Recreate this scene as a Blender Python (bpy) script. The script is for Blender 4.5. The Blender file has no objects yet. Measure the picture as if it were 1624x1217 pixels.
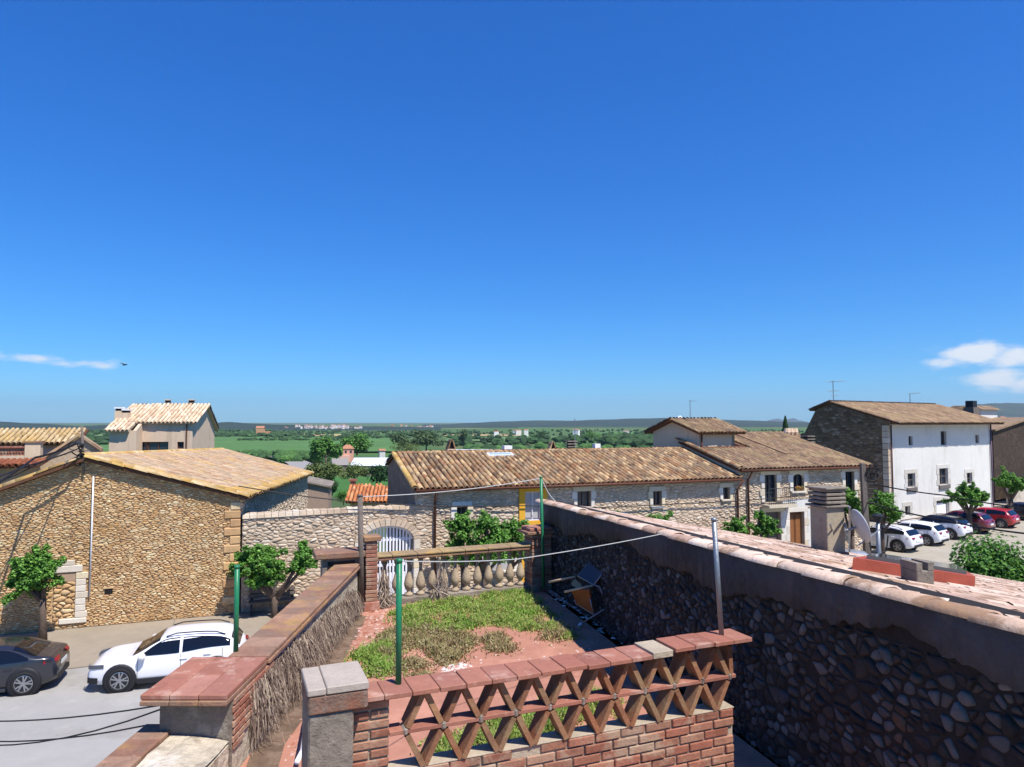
import bpy, math, random
from mathutils import Vector as V, Matrix as M
R = random.Random(7)
sc = bpy.context.scene
C = sc.collection
# ------------------------------------------------------------------ camera, sky, sun, exposure
FPX, CAMH = 1100.0, 6.9
PITCH = math.atan(60.5 / FPX)
cam_d = bpy.data.cameras.new('camera'); cam = bpy.data.objects.new('camera', cam_d); C.objects.link(cam)
cam_d.sensor_width = 36; cam_d.lens = FPX / 1624 * 36; cam_d.clip_end = 60000; cam_d.clip_start = .05
cam.location = (0, 0, CAMH); cam.rotation_euler = (math.pi / 2 + PITCH, 0, 0)
sc.camera = cam
SUN = V((.42, -.40, 1.0)).normalized()
sd = bpy.data.lights.new('sun', 'SUN'); so = bpy.data.objects.new('sun', sd); C.objects.link(so)
sd.energy = 5.0; sd.angle = math.radians(.53); sd.color = (1.0, .945, .86)
so.rotation_euler = SUN.to_track_quat('Z', 'Y').to_euler()
w = bpy.data.worlds.new('World'); sc.world = w; w.use_nodes = True
nt = w.node_tree; nt.nodes.clear()
def N(t, ty, **k):
    n = t.nodes.new(ty)
    for a, b in k.items(): setattr(n, a, b)
    return n
wo = N(nt, 'ShaderNodeOutputWorld'); bg = N(nt, 'ShaderNodeBackground'); sky = N(nt, 'ShaderNodeTexSky')
sky.sky_type = 'NISHITA'; sky.sun_disc = False
sky.sun_elevation = math.asin(SUN.z); sky.sun_rotation = math.atan2(SUN.x, SUN.y)
sky.altitude = 20; sky.air_density = 1.0; sky.dust_density = .1; sky.ozone_density = 5.0
bg.inputs['Strength'].default_value = .1
# thin fair-weather clouds standing low over the horizon
tc = N(nt, 'ShaderNodeTexCoord')
def dirv(u, v):
    x = (u - 812) / FPX; y = -(v - 608.5) / FPX
    return V((x, math.cos(PITCH) - y * math.sin(PITCH), math.sin(PITCH) + y * math.cos(PITCH)))
def wmath(op, a, b=None, c=None):
    n = N(nt, 'ShaderNodeMath', operation=op)
    for i, q in enumerate((a, b, c)):
        if q is None: continue
        if isinstance(q, (int, float)): n.inputs[i].default_value = q
        else: nt.links.new(q, n.inputs[i])
    return n.outputs[0]
sep = N(nt, 'ShaderNodeSeparateXYZ'); nt.links.new(tc.outputs['Generated'], sep.inputs[0])
az = wmath('ARCTAN2', sep.outputs[0], sep.outputs[1]); el = sep.outputs[2]
mp = N(nt, 'ShaderNodeCombineXYZ'); nt.links.new(az, mp.inputs[0]); nt.links.new(wmath('MULTIPLY', el, 2.2), mp.inputs[1])
ns = N(nt, 'ShaderNodeTexNoise'); ns.inputs['Scale'].default_value = 24; ns.inputs['Detail'].default_value = 12; ns.inputs['Roughness'].default_value = .56
nt.links.new(mp.outputs[0], ns.inputs['Vector'])
tot = None
def cloud(u, v, du, dv, amp):
    global tot
    d = dirv(u, v).normalized(); a0 = math.atan2(d.x, d.y); e0 = d.z
    qx = wmath('DIVIDE', wmath('SUBTRACT', az, a0), du / FPX * .8); qy = wmath('DIVIDE', wmath('SUBTRACT', el, e0), dv / FPX * .9)
    r2 = wmath('ADD', wmath('MULTIPLY', qx, qx), wmath('MULTIPLY', qy, qy))
    m = wmath('MULTIPLY', wmath('POWER', 2.718, wmath('MULTIPLY', r2, -1)), amp)
    tot = m if tot is None else wmath('MAXIMUM', tot, m)
for q in ((1545, 562, 55, 17, 1.5), (1600, 568, 42, 16, 1.3), (1520, 573, 66, 14, 1.0), (1470, 578, 22, 10, .6), (1595, 600, 60, 18, 1.2), (1650, 606, 60, 20, 1.4), (1462, 540, 22, 7, .55),
          (60, 568, 75, 8, .78), (130, 577, 70, 8, .84), (-30, 562, 90, 12, .8), (1720, 590, 80, 22, 1.1), (-160, 585, 90, 16, .9)):
    cloud(*q)
gate = N(nt, 'ShaderNodeMapRange', interpolation_type='SMOOTHSTEP'); nt.links.new(tot, gate.inputs[0]); gate.inputs[1].default_value = .02; gate.inputs[2].default_value = .3
dens = wmath('MULTIPLY_ADD', tot, .62, wmath('MULTIPLY_ADD', ns.outputs[0], 1.5, -.93))
cr = N(nt, 'ShaderNodeMapRange', interpolation_type='SMOOTHSTEP'); nt.links.new(dens, cr.inputs[0])
cr.inputs[1].default_value = .0; cr.inputs[2].default_value = .62; cr.inputs[3].default_value = 0; cr.inputs[4].default_value = .92
mx = N(nt, 'ShaderNodeMix', data_type='RGBA'); nt.links.new(wmath('MULTIPLY', cr.outputs[0], gate.outputs[0]), mx.inputs[0])
hs = N(nt, 'ShaderNodeHueSaturation'); hs.inputs['Saturation'].default_value = 1.25; hs.inputs['Value'].default_value = 1.0
nt.links.new(sky.outputs[0], hs.inputs['Color'])
sx = N(nt, 'ShaderNodeSeparateColor'); cx = N(nt, 'ShaderNodeCombineColor'); nt.links.new(hs.outputs[0], sx.inputs[0])
for i_, (gain, pw_) in enumerate(((.325, .985), (.725, .9014), (1.15, .79))):   # the deep blue of the clear afternoon air
    nt.links.new(wmath('MULTIPLY', wmath('POWER', wmath('MULTIPLY', sx.outputs[i_], .1368), pw_), gain * 7.07), cx.inputs[i_])
nt.links.new(cx.outputs[0], mx.inputs[6]); mx.inputs[7].default_value = (6.6, 6.9, 7.2, 1)
nt.links.new(mx.outputs[2], bg.inputs[0]); nt.links.new(bg.outputs[0], wo.inputs[0])
vs = sc.view_settings; vs.view_transform = 'Standard'; vs.look = 'None'; vs.exposure = .46; vs.gamma = 1; vs.use_curve_mapping = False
sc.cycles.use_denoising = True; sc.cycles.max_bounces = 6; sc.cycles.diffuse_bounces = 3; sc.cycles.glossy_bounces = 3
sc.cycles.transparent_max_bounces = 8; sc.cycles.volume_bounces = 0; sc.cycles.sample_clamp_indirect = 8
# ------------------------------------------------------------------ where things stand (metres; camera foot at the origin, looking along +Y)
def G(u, v, z=0.0):
    d = dirv(u, v); t = (z - CAMH) / d.z
    return V((d.x * t, d.y * t, z))
def D(u, v, y):
    d = dirv(u, v); t = y / d.y
    return V((d.x * t, y, CAMH + d.z * t))
def hit(u, v, p0, n):
    d = dirv(u, v); o = V((0, 0, CAMH)); t = (V(p0) - o).dot(n) / d.dot(n)
    return o + d * t
class Fr:
    def __init__(s, o, ang=None, ex=None, ez=(0, 0, 1)):
        s.o = V(o)
        s.ex = V((math.cos(ang), math.sin(ang), 0)) if ex is None else V(ex).normalized()
        s.ez = V(ez).normalized(); s.ey = s.ez.cross(s.ex)          # ey points away from the viewer side (into the wall)
    def p(s, a, b=0.0, c=0.0): return s.o + s.ex * a + s.ey * b + s.ez * c
    def sz(s, u, v):                                                  # photo point on the plane b = 0
        q = hit(u, v, s.o, s.ey) - s.o
        return q.dot(s.ex), q.dot(s.ez)
    def mat(s, a, b, c, rot=None):
        m = M((s.ex, s.ey, s.ez)).transposed().to_4x4(); m.translation = s.p(a, b, c)
        return m @ rot if rot is not None else m
# ------------------------------------------------------------------ materials
MAT = {}
def srgb(h):
    return tuple(((x / 255) / 12.92 if x / 255 <= .04045 else ((x / 255 + .055) / 1.055) ** 2.4) for x in (int(h[i:i + 2], 16) for i in (0, 2, 4)))
def mat(name, cols, rough=.85, var=.25, vscale=6., bump=.3, bscale=30., over=None, metal=0., spec=.3, coat=0., vivid=None, trans=None, stripes=None, emboss=None):
    """cols: one colour or a list picked per piece; over=(colour, scale, threshold, amount) patches; noise in world space"""
    if name in MAT: return MAT[name]
    m = bpy.data.materials.new(name); MAT[name] = m; m.use_nodes = True; t = m.node_tree; t.nodes.clear(); L = t.links.new
    out = N(t, 'ShaderNodeOutputMaterial'); b = N(t, 'ShaderNodeBsdfPrincipled'); L(b.outputs[0], out.inputs[0])
    geo = N(t, 'ShaderNodeNewGeometry')
    b.inputs['Roughness'].default_value = rough; b.inputs['Metallic'].default_value = metal; b.inputs['Specular IOR Level'].default_value = spec
    b.inputs['Coat Weight'].default_value = coat; b.inputs['Coat Roughness'].default_value = .05
    if isinstance(cols, tuple): cols = [cols]
    if len(cols) > 1:
        at = N(t, 'ShaderNodeAttribute', attribute_name='rnd'); oi = N(t, 'ShaderNodeObjectInfo')
        ad = N(t, 'ShaderNodeMath', operation='ADD'); L(at.outputs['Fac'], ad.inputs[0]); L(oi.outputs['Random'], ad.inputs[1])
        fr = N(t, 'ShaderNodeMath', operation='FRACT'); L(ad.outputs[0], fr.inputs[0])
        rp = N(t, 'ShaderNodeValToRGB'); L(fr.outputs[0], rp.inputs[0]); e = rp.color_ramp.elements
        while len(e) < len(cols): e.new(.5)
        for i, c in enumerate(cols): e[i].position = i / (len(cols) - 1); e[i].color = (*c, 1)
        col = rp.outputs[0]
    else:
        rgb = N(t, 'ShaderNodeRGB'); rgb.outputs[0].default_value = (*cols[0], 1); col = rgb.outputs[0]
    def noise(scale, detail=5, rgh=.6, zs=None):
        n = N(t, 'ShaderNodeTexNoise'); n.inputs['Scale'].default_value = scale; n.inputs['Detail'].default_value = detail; n.inputs['Roughness'].default_value = rgh
        if zs is None: L(geo.outputs['Position'], n.inputs['Vector'])
        else:
            vm = N(t, 'ShaderNodeVectorMath', operation='MULTIPLY'); vm.inputs[1].default_value = (1, 1, zs); L(geo.outputs['Position'], vm.inputs[0]); L(vm.outputs[0], n.inputs['Vector'])
        return n.outputs[0]
    if var:
        for sca, amt in ((vscale, var), (vscale * 5.3, var * .6)):
            mr = N(t, 'ShaderNodeMapRange'); L(noise(sca), mr.inputs[0]); mr.inputs[1].default_value = .25; mr.inputs[2].default_value = .75
            mr.inputs[3].default_value = 1 - amt; mr.inputs[4].default_value = 1 + amt
            mu = N(t, 'ShaderNodeMix', data_type='RGBA', blend_type='MULTIPLY'); mu.inputs[0].default_value = 1
            L(col, mu.inputs[6]); L(mr.outputs[0], mu.inputs[7]); col = mu.outputs[2]
    for ov in (over or []):
        oc, osc, th, amt = ov[:4]
        mr = N(t, 'ShaderNodeMapRange', interpolation_type='SMOOTHSTEP'); L(noise(osc, 7, .65, ov[4] if len(ov) > 4 else None), mr.inputs[0])
        mr.inputs[1].default_value = th - .06; mr.inputs[2].default_value = th + .06; mr.inputs[3].default_value = 0; mr.inputs[4].default_value = amt
        mu = N(t, 'ShaderNodeMix', data_type='RGBA'); L(mr.outputs[0], mu.inputs[0]); L(col, mu.inputs[6]); mu.inputs[7].default_value = (*oc, 1); col = mu.outputs[2]
    L(col, b.inputs['Base Color'])
    if bump:
        bp = N(t, 'ShaderNodeBump'); bp.inputs['Strength'].default_value = bump; bp.inputs['Distance'].default_value = .6 / bscale
        L(noise(bscale, 6, .65), bp.inputs['Height']); L(bp.outputs[0], b.inputs['Normal'])
    if trans:
        tr = N(t, 'ShaderNodeBsdfTranslucent'); L(col, tr.inputs[0]); ms = N(t, 'ShaderNodeMixShader'); ms.inputs[0].default_value = trans
        L(b.outputs[0], ms.inputs[1]); L(tr.outputs[0], ms.inputs[2]); L(ms.outputs[0], out.inputs[0])
    return m
def glassy(name, col, rough=.08):
    return mat(name, col, rough=rough, var=0, bump=0, spec=.6)
# ------------------------------------------------------------------ mesh builder
class MB:
    def __init__(s): s.v = []; s.f = []; s.r = []; s.m = []
    def add(s, vs, fs, rnd=None, mi=0):
        o = len(s.v); r = R.random() if rnd is None else rnd
        s.v += [V(q) for q in vs]; s.r += [r] * len(vs); s.f += [[i + o for i in f] for f in fs]; s.m += [mi] * len(fs); return s
    def hexa(s, p, rnd=None, mi=0):                                   # 8 points: bottom 4, top 4
        return s.add(p, [(3, 2, 1, 0), (4, 5, 6, 7), (0, 1, 5, 4), (1, 2, 6, 5), (2, 3, 7, 6), (3, 0, 4, 7)], rnd, mi)
    def box(s, fr, a0, a1, b0, b1, c0, c1, rnd=None, mi=0, bev=0.0):
        if bev <= 0: return s.hexa([fr.p(a0, b0, c0), fr.p(a1, b0, c0), fr.p(a1, b1, c0), fr.p(a0, b1, c0), fr.p(a0, b0, c1), fr.p(a1, b0, c1), fr.p(a1, b1, c1), fr.p(a0, b1, c1)], rnd, mi)
        e = bev; vs = []; idx = {}                                    # chamfered box
        A = (a0, a1); B = (b0, b1); Cc = (c0, c1)
        for i in (0, 1):
            for j in (0, 1):
                for k in (0, 1):
                    x, y, z = A[i], B[j], Cc[k]; dx, dy, dz = (e if i == 0 else -e), (e if j == 0 else -e), (e if k == 0 else -e)
                    for ax, q in enumerate(((x, y + dy, z + dz), (x + dx, y, z + dz), (x + dx, y + dy, z))):
                        idx[i, j, k, ax] = len(vs); vs.append(fr.p(*q))
        g = lambda i, j, k, ax: idx[i, j, k, ax]
        fs = []
        for i in (0, 1):
            q = [g(i, 0, 0, 0), g(i, 1, 0, 0), g(i, 1, 1, 0), g(i, 0, 1, 0)]; fs.append(q if i else q[::-1])
            q = [g(0, i, 0, 1), g(0, i, 1, 1), g(1, i, 1, 1), g(1, i, 0, 1)]; fs.append(q if i else q[::-1])
            q = [g(0, 0, i, 2), g(1, 0, i, 2), g(1, 1, i, 2), g(0, 1, i, 2)]; fs.append(q if i else q[::-1])
        for i in (0, 1):
            for j in (0, 1):
                fs.append([g(i, j, 0, 0), g(i, j, 1, 0), g(i, j, 1, 1), g(i, j, 0, 1)])
                fs.append([g(i, 0, j, 0), g(i, 1, j, 0), g(i, 1, j, 2), g(i, 0, j, 2)])
                fs.append([g(0, i, j, 1), g(1, i, j, 1), g(1, i, j, 2), g(0, i, j, 2)])
        for i in (0, 1):
            for j in (0, 1):
                for k in (0, 1): fs.append([g(i, j, k, 0), g(i, j, k, 1), g(i, j, k, 2)])
        return s.add(vs, fs, rnd, mi)
    def prism(s, pts, ext, rnd=None, mi=0):                           # planar 3D polygon pushed along ext
        n = len(pts); pts = [V(q) for q in pts]; ext = V(ext)
        return s.add(pts + [q + ext for q in pts], [list(range(n))[::-1], list(range(n, 2 * n))] + [[i, (i + 1) % n, (i + 1) % n + n, i + n] for i in range(n)], rnd, mi)
    def tube(s, pts, r, n=8, rnd=None, cap=True, mi=0):
        pts = [V(q) for q in pts]; rs = r if isinstance(r, (list, tuple)) else [r] * len(pts); vs = []; fs = []; up = None
        for i, q in enumerate(pts):
            t = (pts[min(i + 1, len(pts) - 1)] - pts[max(i - 1, 0)]).normalized()
            if up is None: up = t.orthogonal()
            x = (up - t * up.dot(t)).normalized(); up = x; y = t.cross(x)
            vs += [q + (x * math.cos(k * math.tau / n) + y * math.sin(k * math.tau / n)) * rs[i] for k in range(n)]
        for i in range(len(pts) - 1):
            fs += [[i * n + k, i * n + (k + 1) % n, (i + 1) * n + (k + 1) % n, (i + 1) * n + k] for k in range(n)]
        if cap: fs += [list(range(n))[::-1], [(len(pts) - 1) * n + k for k in range(n)]]
        return s.add(vs, fs, rnd, mi)
    def lathe(s, o, prof, n=16, rnd=None, mi=0, axis=None, ph=0.):
        o = V(o); z = V(axis or (0, 0, 1)).normalized(); x = z.orthogonal().normalized(); y = z.cross(x); vs = []; fs = []
        for r, h in prof: vs += [o + z * h + (x * math.cos(k * math.tau / n + ph) + y * math.sin(k * math.tau / n + ph)) * max(r, 1e-4) for k in range(n)]
        for i in range(len(prof) - 1): fs += [[i * n + k, i * n + (k + 1) % n, (i + 1) * n + (k + 1) % n, (i + 1) * n + k] for k in range(n)]
        fs += [list(range(n))[::-1], [(len(prof) - 1) * n + k for k in range(n)]]
        return s.add(vs, fs, rnd, mi)
    def mesh(s, name, mats, origin=V((0, 0, 0)), smooth=False):
        me = bpy.data.meshes.new(name); me.from_pydata([q - origin for q in s.v], [], s.f)
        for mm in (mats if isinstance(mats, (list, tuple)) else [mats]): me.materials.append(mm)
        if any(s.m): me.polygons.foreach_set('material_index', s.m)
        a = me.attributes.new('rnd', 'FLOAT', 'POINT'); a.data.foreach_set('value', s.r)
        if smooth: me.polygons.foreach_set('use_smooth', [True] * len(me.polygons))
        me.update(); return me
    def build(s, name, mats, parent=None, smooth=False, label=None, kind=None):
        if not s.v: return None
        xs = [q.x for q in s.v]; ys = [q.y for q in s.v]; zs = [q.z for q in s.v]
        o0 = V(((min(xs) + max(xs)) / 2, (min(ys) + max(ys)) / 2, min(zs)))
        ob = bpy.data.objects.new(name, s.mesh(name, mats, o0, smooth)); C.objects.link(ob); place(ob, M.Translation(o0), parent)
        if label: ob['label'] = label
        if kind: ob['kind'] = kind
        return ob
WORLD = {}
def place(ob, mw, parent=None):
    WORLD[ob.name] = mw
    if parent is not None: ob.parent = parent; ob.matrix_basis = WORLD[parent.name].inverted() @ mw
    else: ob.matrix_basis = mw
def inst(me, name, mw, parent=None):
    ob = bpy.data.objects.new(name, me); C.objects.link(ob); place(ob, mw, parent); return ob
def tag(o, label, cat, group=None, kind=None):
    o['label'] = label; o['category'] = cat
    if group: o['group'] = group
    if kind: o['kind'] = kind
    return o
def thing(name, label, cat, loc, group=None):
    o = bpy.data.objects.new(name, None); C.objects.link(o); o.empty_display_size = .2; place(o, M.Translation(V(loc)))
    return tag(o, label, cat, group)
def struct(o): o['kind'] = 'structure'; return o
def fbox(name, m, parent, fr, *a, bev=0.0, label=None):
    return MB().box(fr, *a, bev=bev).build(name, m, parent, label=label)
WF = Fr((0, 0, 0), 0.)
def recalc(mb): return mb
# ------------------------------------------------------------------ rubble: Voronoi stones laid on a wall plane
def clip(poly, a, b, c):                                             # keep a*x + b*y <= c
    out = []
    for i in range(len(poly)):
        p, q = poly[i], poly[(i + 1) % len(poly)]; dp = a * p[0] + b * p[1] - c; dq = a * q[0] + b * q[1] - c
        if dp <= 0: out.append(p)
        if dp * dq < 0:
            t = dp / (dp - dq); out.append((p[0] + (q[0] - p[0]) * t, p[1] + (q[1] - p[1]) * t))
    return out
def rubble(outline, sx, sz, seed, holes=(), jit=.42, sizevar=0.0):
    rr = random.Random(seed); xs = [p[0] for p in outline]; zs = [p[1] for p in outline]
    seeds = []; grid = {}
    nz = int((max(zs) - min(zs)) / sz) + 4; nx = int((max(xs) - min(xs)) / sx) + 4
    for j in range(nz):
        off = rr.random()
        for i in range(nx):
            if rr.random() < sizevar: continue
            x = min(xs) + (i - 1.5 + off + rr.uniform(-jit, jit)) * sx; z = min(zs) + (j - 1.5 + rr.uniform(-jit, jit)) * sz
            grid.setdefault((int(x // sx), int(z // sz)), []).append((x, z)); seeds.append((x, z))
    cells = []; k = sx / sz
    n = len(outline)
    area = sum(outline[i][0] * outline[(i + 1) % n][1] - outline[(i + 1) % n][0] * outline[i][1] for i in range(n))
    for (x, z) in seeds:
        if any(h[0] < x < h[2] and h[1] < z < h[3] for h in holes): continue
        poly = [(x - 2.2 * sx, z - 2.2 * sz), (x + 2.2 * sx, z - 2.2 * sz), (x + 2.2 * sx, z + 2.2 * sz), (x - 2.2 * sx, z + 2.2 * sz)]
        gi, gj = int(x // sx), int(z // sz)
        for di in range(-3, 4):
            for dj in range(-3, 4):
                for (ox, oz) in grid.get((gi + di, gj + dj), ()):
                    if ox == x and oz == z: continue
                    a, b = (ox - x), (oz - z) * k * k              # bisector in stretched space
                    c = a * (ox + x) / 2 + b * (oz + z) / 2
                    poly = clip(poly, a, b, c)
                    if len(poly) < 3: break
        for i in range(n):                                            # convex outline
            (x0, z0), (x1, z1) = outline[i], outline[(i + 1) % n]
            a, b = (z1 - z0), -(x1 - x0)
            if area < 0: a, b = -a, -b
            poly = clip(poly, a, b, a * x0 + b * z0)
            if len(poly) < 3: break
        if len(poly) < 3: continue
        for h in holes:                                               # trim stones back from openings
            if x <= h[0]: poly = clip(poly, 1, 0, h[0]) if h[1] < z < h[3] else poly
            elif x >= h[2]: poly = clip(poly, -1, 0, -h[2]) if h[1] < z < h[3] else poly
            if z >= h[3] and h[0] < x < h[2]: poly = clip(poly, 0, -1, -h[3])
            elif z <= h[1] and h[0] < x < h[2]: poly = clip(poly, 0, 1, h[1])
            if len(poly) < 3: break
        if len(poly) >= 3: cells.append(poly)
    return cells
def stone_mesh(mb, fr, poly, gap, dep, rr, b0=0.0, shrink=(.84, 1.0), mixed=False, cut=.24):
    cx = sum(p[0] for p in poly) / len(poly); cz = sum(p[1] for p in poly) / len(poly)
    q = []
    for i in range(len(poly)):                                        # cut the corners so stones read rounded
        a, b = poly[i], poly[(i + 1) % len(poly)]
        L = math.hypot(b[0] - a[0], b[1] - a[1])
        if L < 1e-4: continue
        t = cut
        q.append((a[0] + (b[0] - a[0]) * t, a[1] + (b[1] - a[1]) * t)); q.append((b[0] + (a[0] - b[0]) * t, b[1] + (a[1] - b[1]) * t))
    if len(q) < 4: return False
    rad = sum(math.hypot(p[0] - cx, p[1] - cz) for p in q) / len(q)
    s0 = max(.2, 1 - gap / max(rad, .01)); s1 = s0 * .93; s2 = s0 * .62; n = len(q); vs = []
    s0 *= rr.uniform(*shrink); dep *= rr.choice((.45, .6, .8, 1.0, 1.5)) if mixed else 1; jt = [rr.uniform(.9, 1.05) for _ in q]; s1 = s0 * .93; s2 = s0 * .62
    tx, tz = rr.uniform(-.14, .14), rr.uniform(-.14, .14); d = dep * rr.uniform(.6, 1.15)
    for s_, dd in ((s0, -.05 * dep), (s1, d * .6), (s2, d)):
        for p in q:
            px, pz = (p[0] - cx) * s_ * jt[q.index(p)], (p[1] - cz) * s_ * jt[q.index(p)]
            vs.append(fr.p(cx + px, b0 - dd * (1 + (tx * px + tz * pz) / max(rad, .02) * .5 * (dd > 0)), cz + pz))
    fs = [list(range(2 * n, 3 * n))]
    for k in (0, 1): fs += [[k * n + i, k * n + (i + 1) % n, (k + 1) * n + (i + 1) % n, (k + 1) * n + i] for i in range(n)]
    mb.add(vs, fs, rr.random()); return True
def stone_face(parent, fr, outline, sx, sz, m, seed, nparts, gap=.012, dep=.05, holes=(), smooth=True, sizevar=.12, name='stone', vis=None, jit=.42, skip=0.0, shrink=(.84, 1.0), mixed=False, cut=.24):
    """rubble stones: the nparts largest are parts of their own, the rest one part of kind stuff"""
    cells = rubble(outline, sx, sz, seed, holes, jit, sizevar); rr = random.Random(seed + 1)
    def area(p): return abs(sum(p[i][0] * p[(i + 1) % len(p)][1] - p[(i + 1) % len(p)][0] * p[i][1] for i in range(len(p))))
    def shown(p):
        q = fr.p(sum(a[0] for a in p) / len(p), 0, sum(a[1] for a in p) / len(p))
        k = area(p) / (q - V((0, 0, CAMH))).length ** 2
        if vis and not vis(q): k *= .001
        return k
    if skip: cells = [c for c in cells if rr.random() > skip]
    cells.sort(key=shown, reverse=True)
    rest = MB()
    for i, c in enumerate(cells):
        if i < nparts:
            mb = MB()
            if stone_mesh(mb, fr, c, gap, dep, rr, 0., shrink, mixed, cut): mb.build(name, m, parent, smooth)
        else: stone_mesh(rest, fr, c, gap, dep, rr, 0., shrink, mixed, cut)
    if rest.v: rest.build(name + '_fill', m, parent, smooth, kind='stuff')
def slab(mb, fr, s0, s1, z0, z1, holes, th, rnd=None):
    """a wall with rectangular openings and their reveals; front at b=0, back at b=th"""
    A = sorted({s0, s1} | {min(max(h[k], s0), s1) for h in holes for k in (0, 2)}); B = sorted({z0, z1} | {min(max(h[k], z0), z1) for h in holes for k in (1, 3)})
    for i in range(len(A) - 1):
        for j in range(len(B) - 1):
            a0, a1, c0, c1 = A[i], A[i + 1], B[j], B[j + 1]
            if any(h[0] - 1e-6 <= a0 and a1 <= h[2] + 1e-6 and h[1] - 1e-6 <= c0 and c1 <= h[3] + 1e-6 for h in holes): continue
            mb.add([fr.p(a0, 0, c0), fr.p(a1, 0, c0), fr.p(a1, 0, c1), fr.p(a0, 0, c1)], [(0, 1, 2, 3)], rnd)
    for h in holes:
        a0, c0, a1, c1 = h[:4]
        for p, q in (((a0, c0), (a1, c0)), ((a1, c0), (a1, c1)), ((a1, c1), (a0, c1)), ((a0, c1), (a0, c0))):
            mb.add([fr.p(p[0], 0, p[1]), fr.p(p[0], th, p[1]), fr.p(q[0], th, q[1]), fr.p(q[0], 0, q[1])], [(0, 1, 2, 3)], rnd)
    e = [(s0, z0), (s1, z0), (s1, z1), (s0, z1)]
    mb.add([fr.p(p[0], 0, p[1]) for p in e] + [fr.p(p[0], th, p[1]) for p in e], [(0, 4, 5, 1), (1, 5, 6, 2), (2, 6, 7, 3), (3, 7, 4, 0)], rnd)
    return mb
# ------------------------------------------------------------------ Spanish tile roofs
def tile_mesh(name, m, L=.45, r0=.092, r1=.074, n=6, th=.014, zf=.88):
    mb = MB(); vs = []; fs = []
    for (y, r, inner) in ((0, r0, 0), (L, r1, 0), (0, r0 - th, 0)):
        vs += [V((math.cos(math.pi * k / n) * r, y, math.sin(math.pi * k / n) * r * zf - .01)) for k in range(n + 1)]
    a = n + 1
    for k in range(n):
        fs.append((k, k + 1, a + k + 1, a + k)); fs.append((k, 2 * a + k, 2 * a + k + 1, k + 1))
    mb.add(vs, [f[::-1] for f in fs], .5); return mb.mesh(name, m, smooth=True)
def add_tile(mb, mw, me_v, me_f, flip=False):
    mb.add([mw @ q for q in me_v], me_f)
def tile_roof(parent, p0, along, up, length, rise, m, nparts=0, sp=.215, tl=.36, seed=1, base=None, verge=None, jx=.012, name='tile', keep=None, big=1.0, sag=0.0, chan_m=None, edge=None, edge_m=None):
    """p0: eave corner (left, seen from below); along/up: unit vectors; tiles climb 'rise' metres of slope"""
    rr = random.Random(seed); along = V(along).normalized(); up = V(up).normalized(); nrm = along.cross(up).normalized()
    if nrm.z < 0: nrm = -nrm
    rot = M((along, up, nrm)).transposed().to_4x4()
    if along.cross(up).dot(nrm) < 0: rot = M((-along, up, nrm)).transposed().to_4x4()
    bm = MB(); th = .09
    q = [p0, p0 + along * length, p0 + along * length + up * rise, p0 + up * rise]
    bm.hexa([a - nrm * (th + .015) for a in q] + [a - nrm * .015 for a in q]); deck = bm.build('roof_deck', base or m, parent)
    key = 'tile%.3f%.3f' % (tl, sp) + m.name
    if key not in bpy.data.meshes: tile_mesh(key, m, tl * 1.28, sp * .43, sp * .35)
    me = bpy.data.meshes[key]; tv = [V(a.co) for a in me.vertices]; tf = [tuple(p.vertices) for p in me.polygons]
    nc = int(length / sp); nr = int(math.ceil(rise / tl)); tiles = []; chan = MB(); chn = MB() if chan_m else chan; edg = MB()
    for i in range(nc + 1):
        cx = min(i * sp + sp * .1, length); jc = rr.uniform(-.5, .5) * jx
        for j in range(nr):
            y = j * tl + rr.uniform(-.02, .02)
            if y + tl * .6 > rise: continue
            if keep and not keep(cx, y): continue
            pos = p0 + along * (cx + jc + rr.uniform(-jx, jx)) + up * (y - .05) + nrm * (.03 + rr.uniform(-.004, .006) - sag * math.sin(math.pi * cx / length) * math.sin(math.pi * min(1, y / rise)))
            mw = M.Translation(pos) @ rot @ M.Rotation(rr.gauss(0, .03), 4, 'Z') @ M.Rotation(.035, 4, 'X')
            d = (pos - V((0, 0, CAMH))).length + (500 if abs(pos.x) > .76 * pos.y else 0)
            if edge and edge(cx, y, rr): add_tile(edg, mw, tv, tf)
            else: tiles.append((d, mw, i))
            if i < nc:                                                # channel tile between two covers
                mc = M.Translation(pos + along * sp * .5 - nrm * .005) @ rot @ M.Rotation(math.pi, 4, 'Y') @ M.Rotation(-.03, 4, 'X')
                add_tile(chn, mc, tv, tf)
    tiles.sort(key=lambda q: q[0])
    for k, (d, mw, i) in enumerate(tiles):
        vg = verge is not None and (i < 2)
        if k < nparts:
            inst(me, name, mw, parent)
        else: add_tile(chan, mw, tv, tf)
    chan.build(name + '_field', m, parent, smooth=True, kind='stuff')
    if chan_m: chn.build('channel_tile_field', chan_m, parent, smooth=True, kind='stuff')
    if edg.v: edg.build('edge_tile_field', edge_m, parent, smooth=True, kind='stuff')
    return deck
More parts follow.
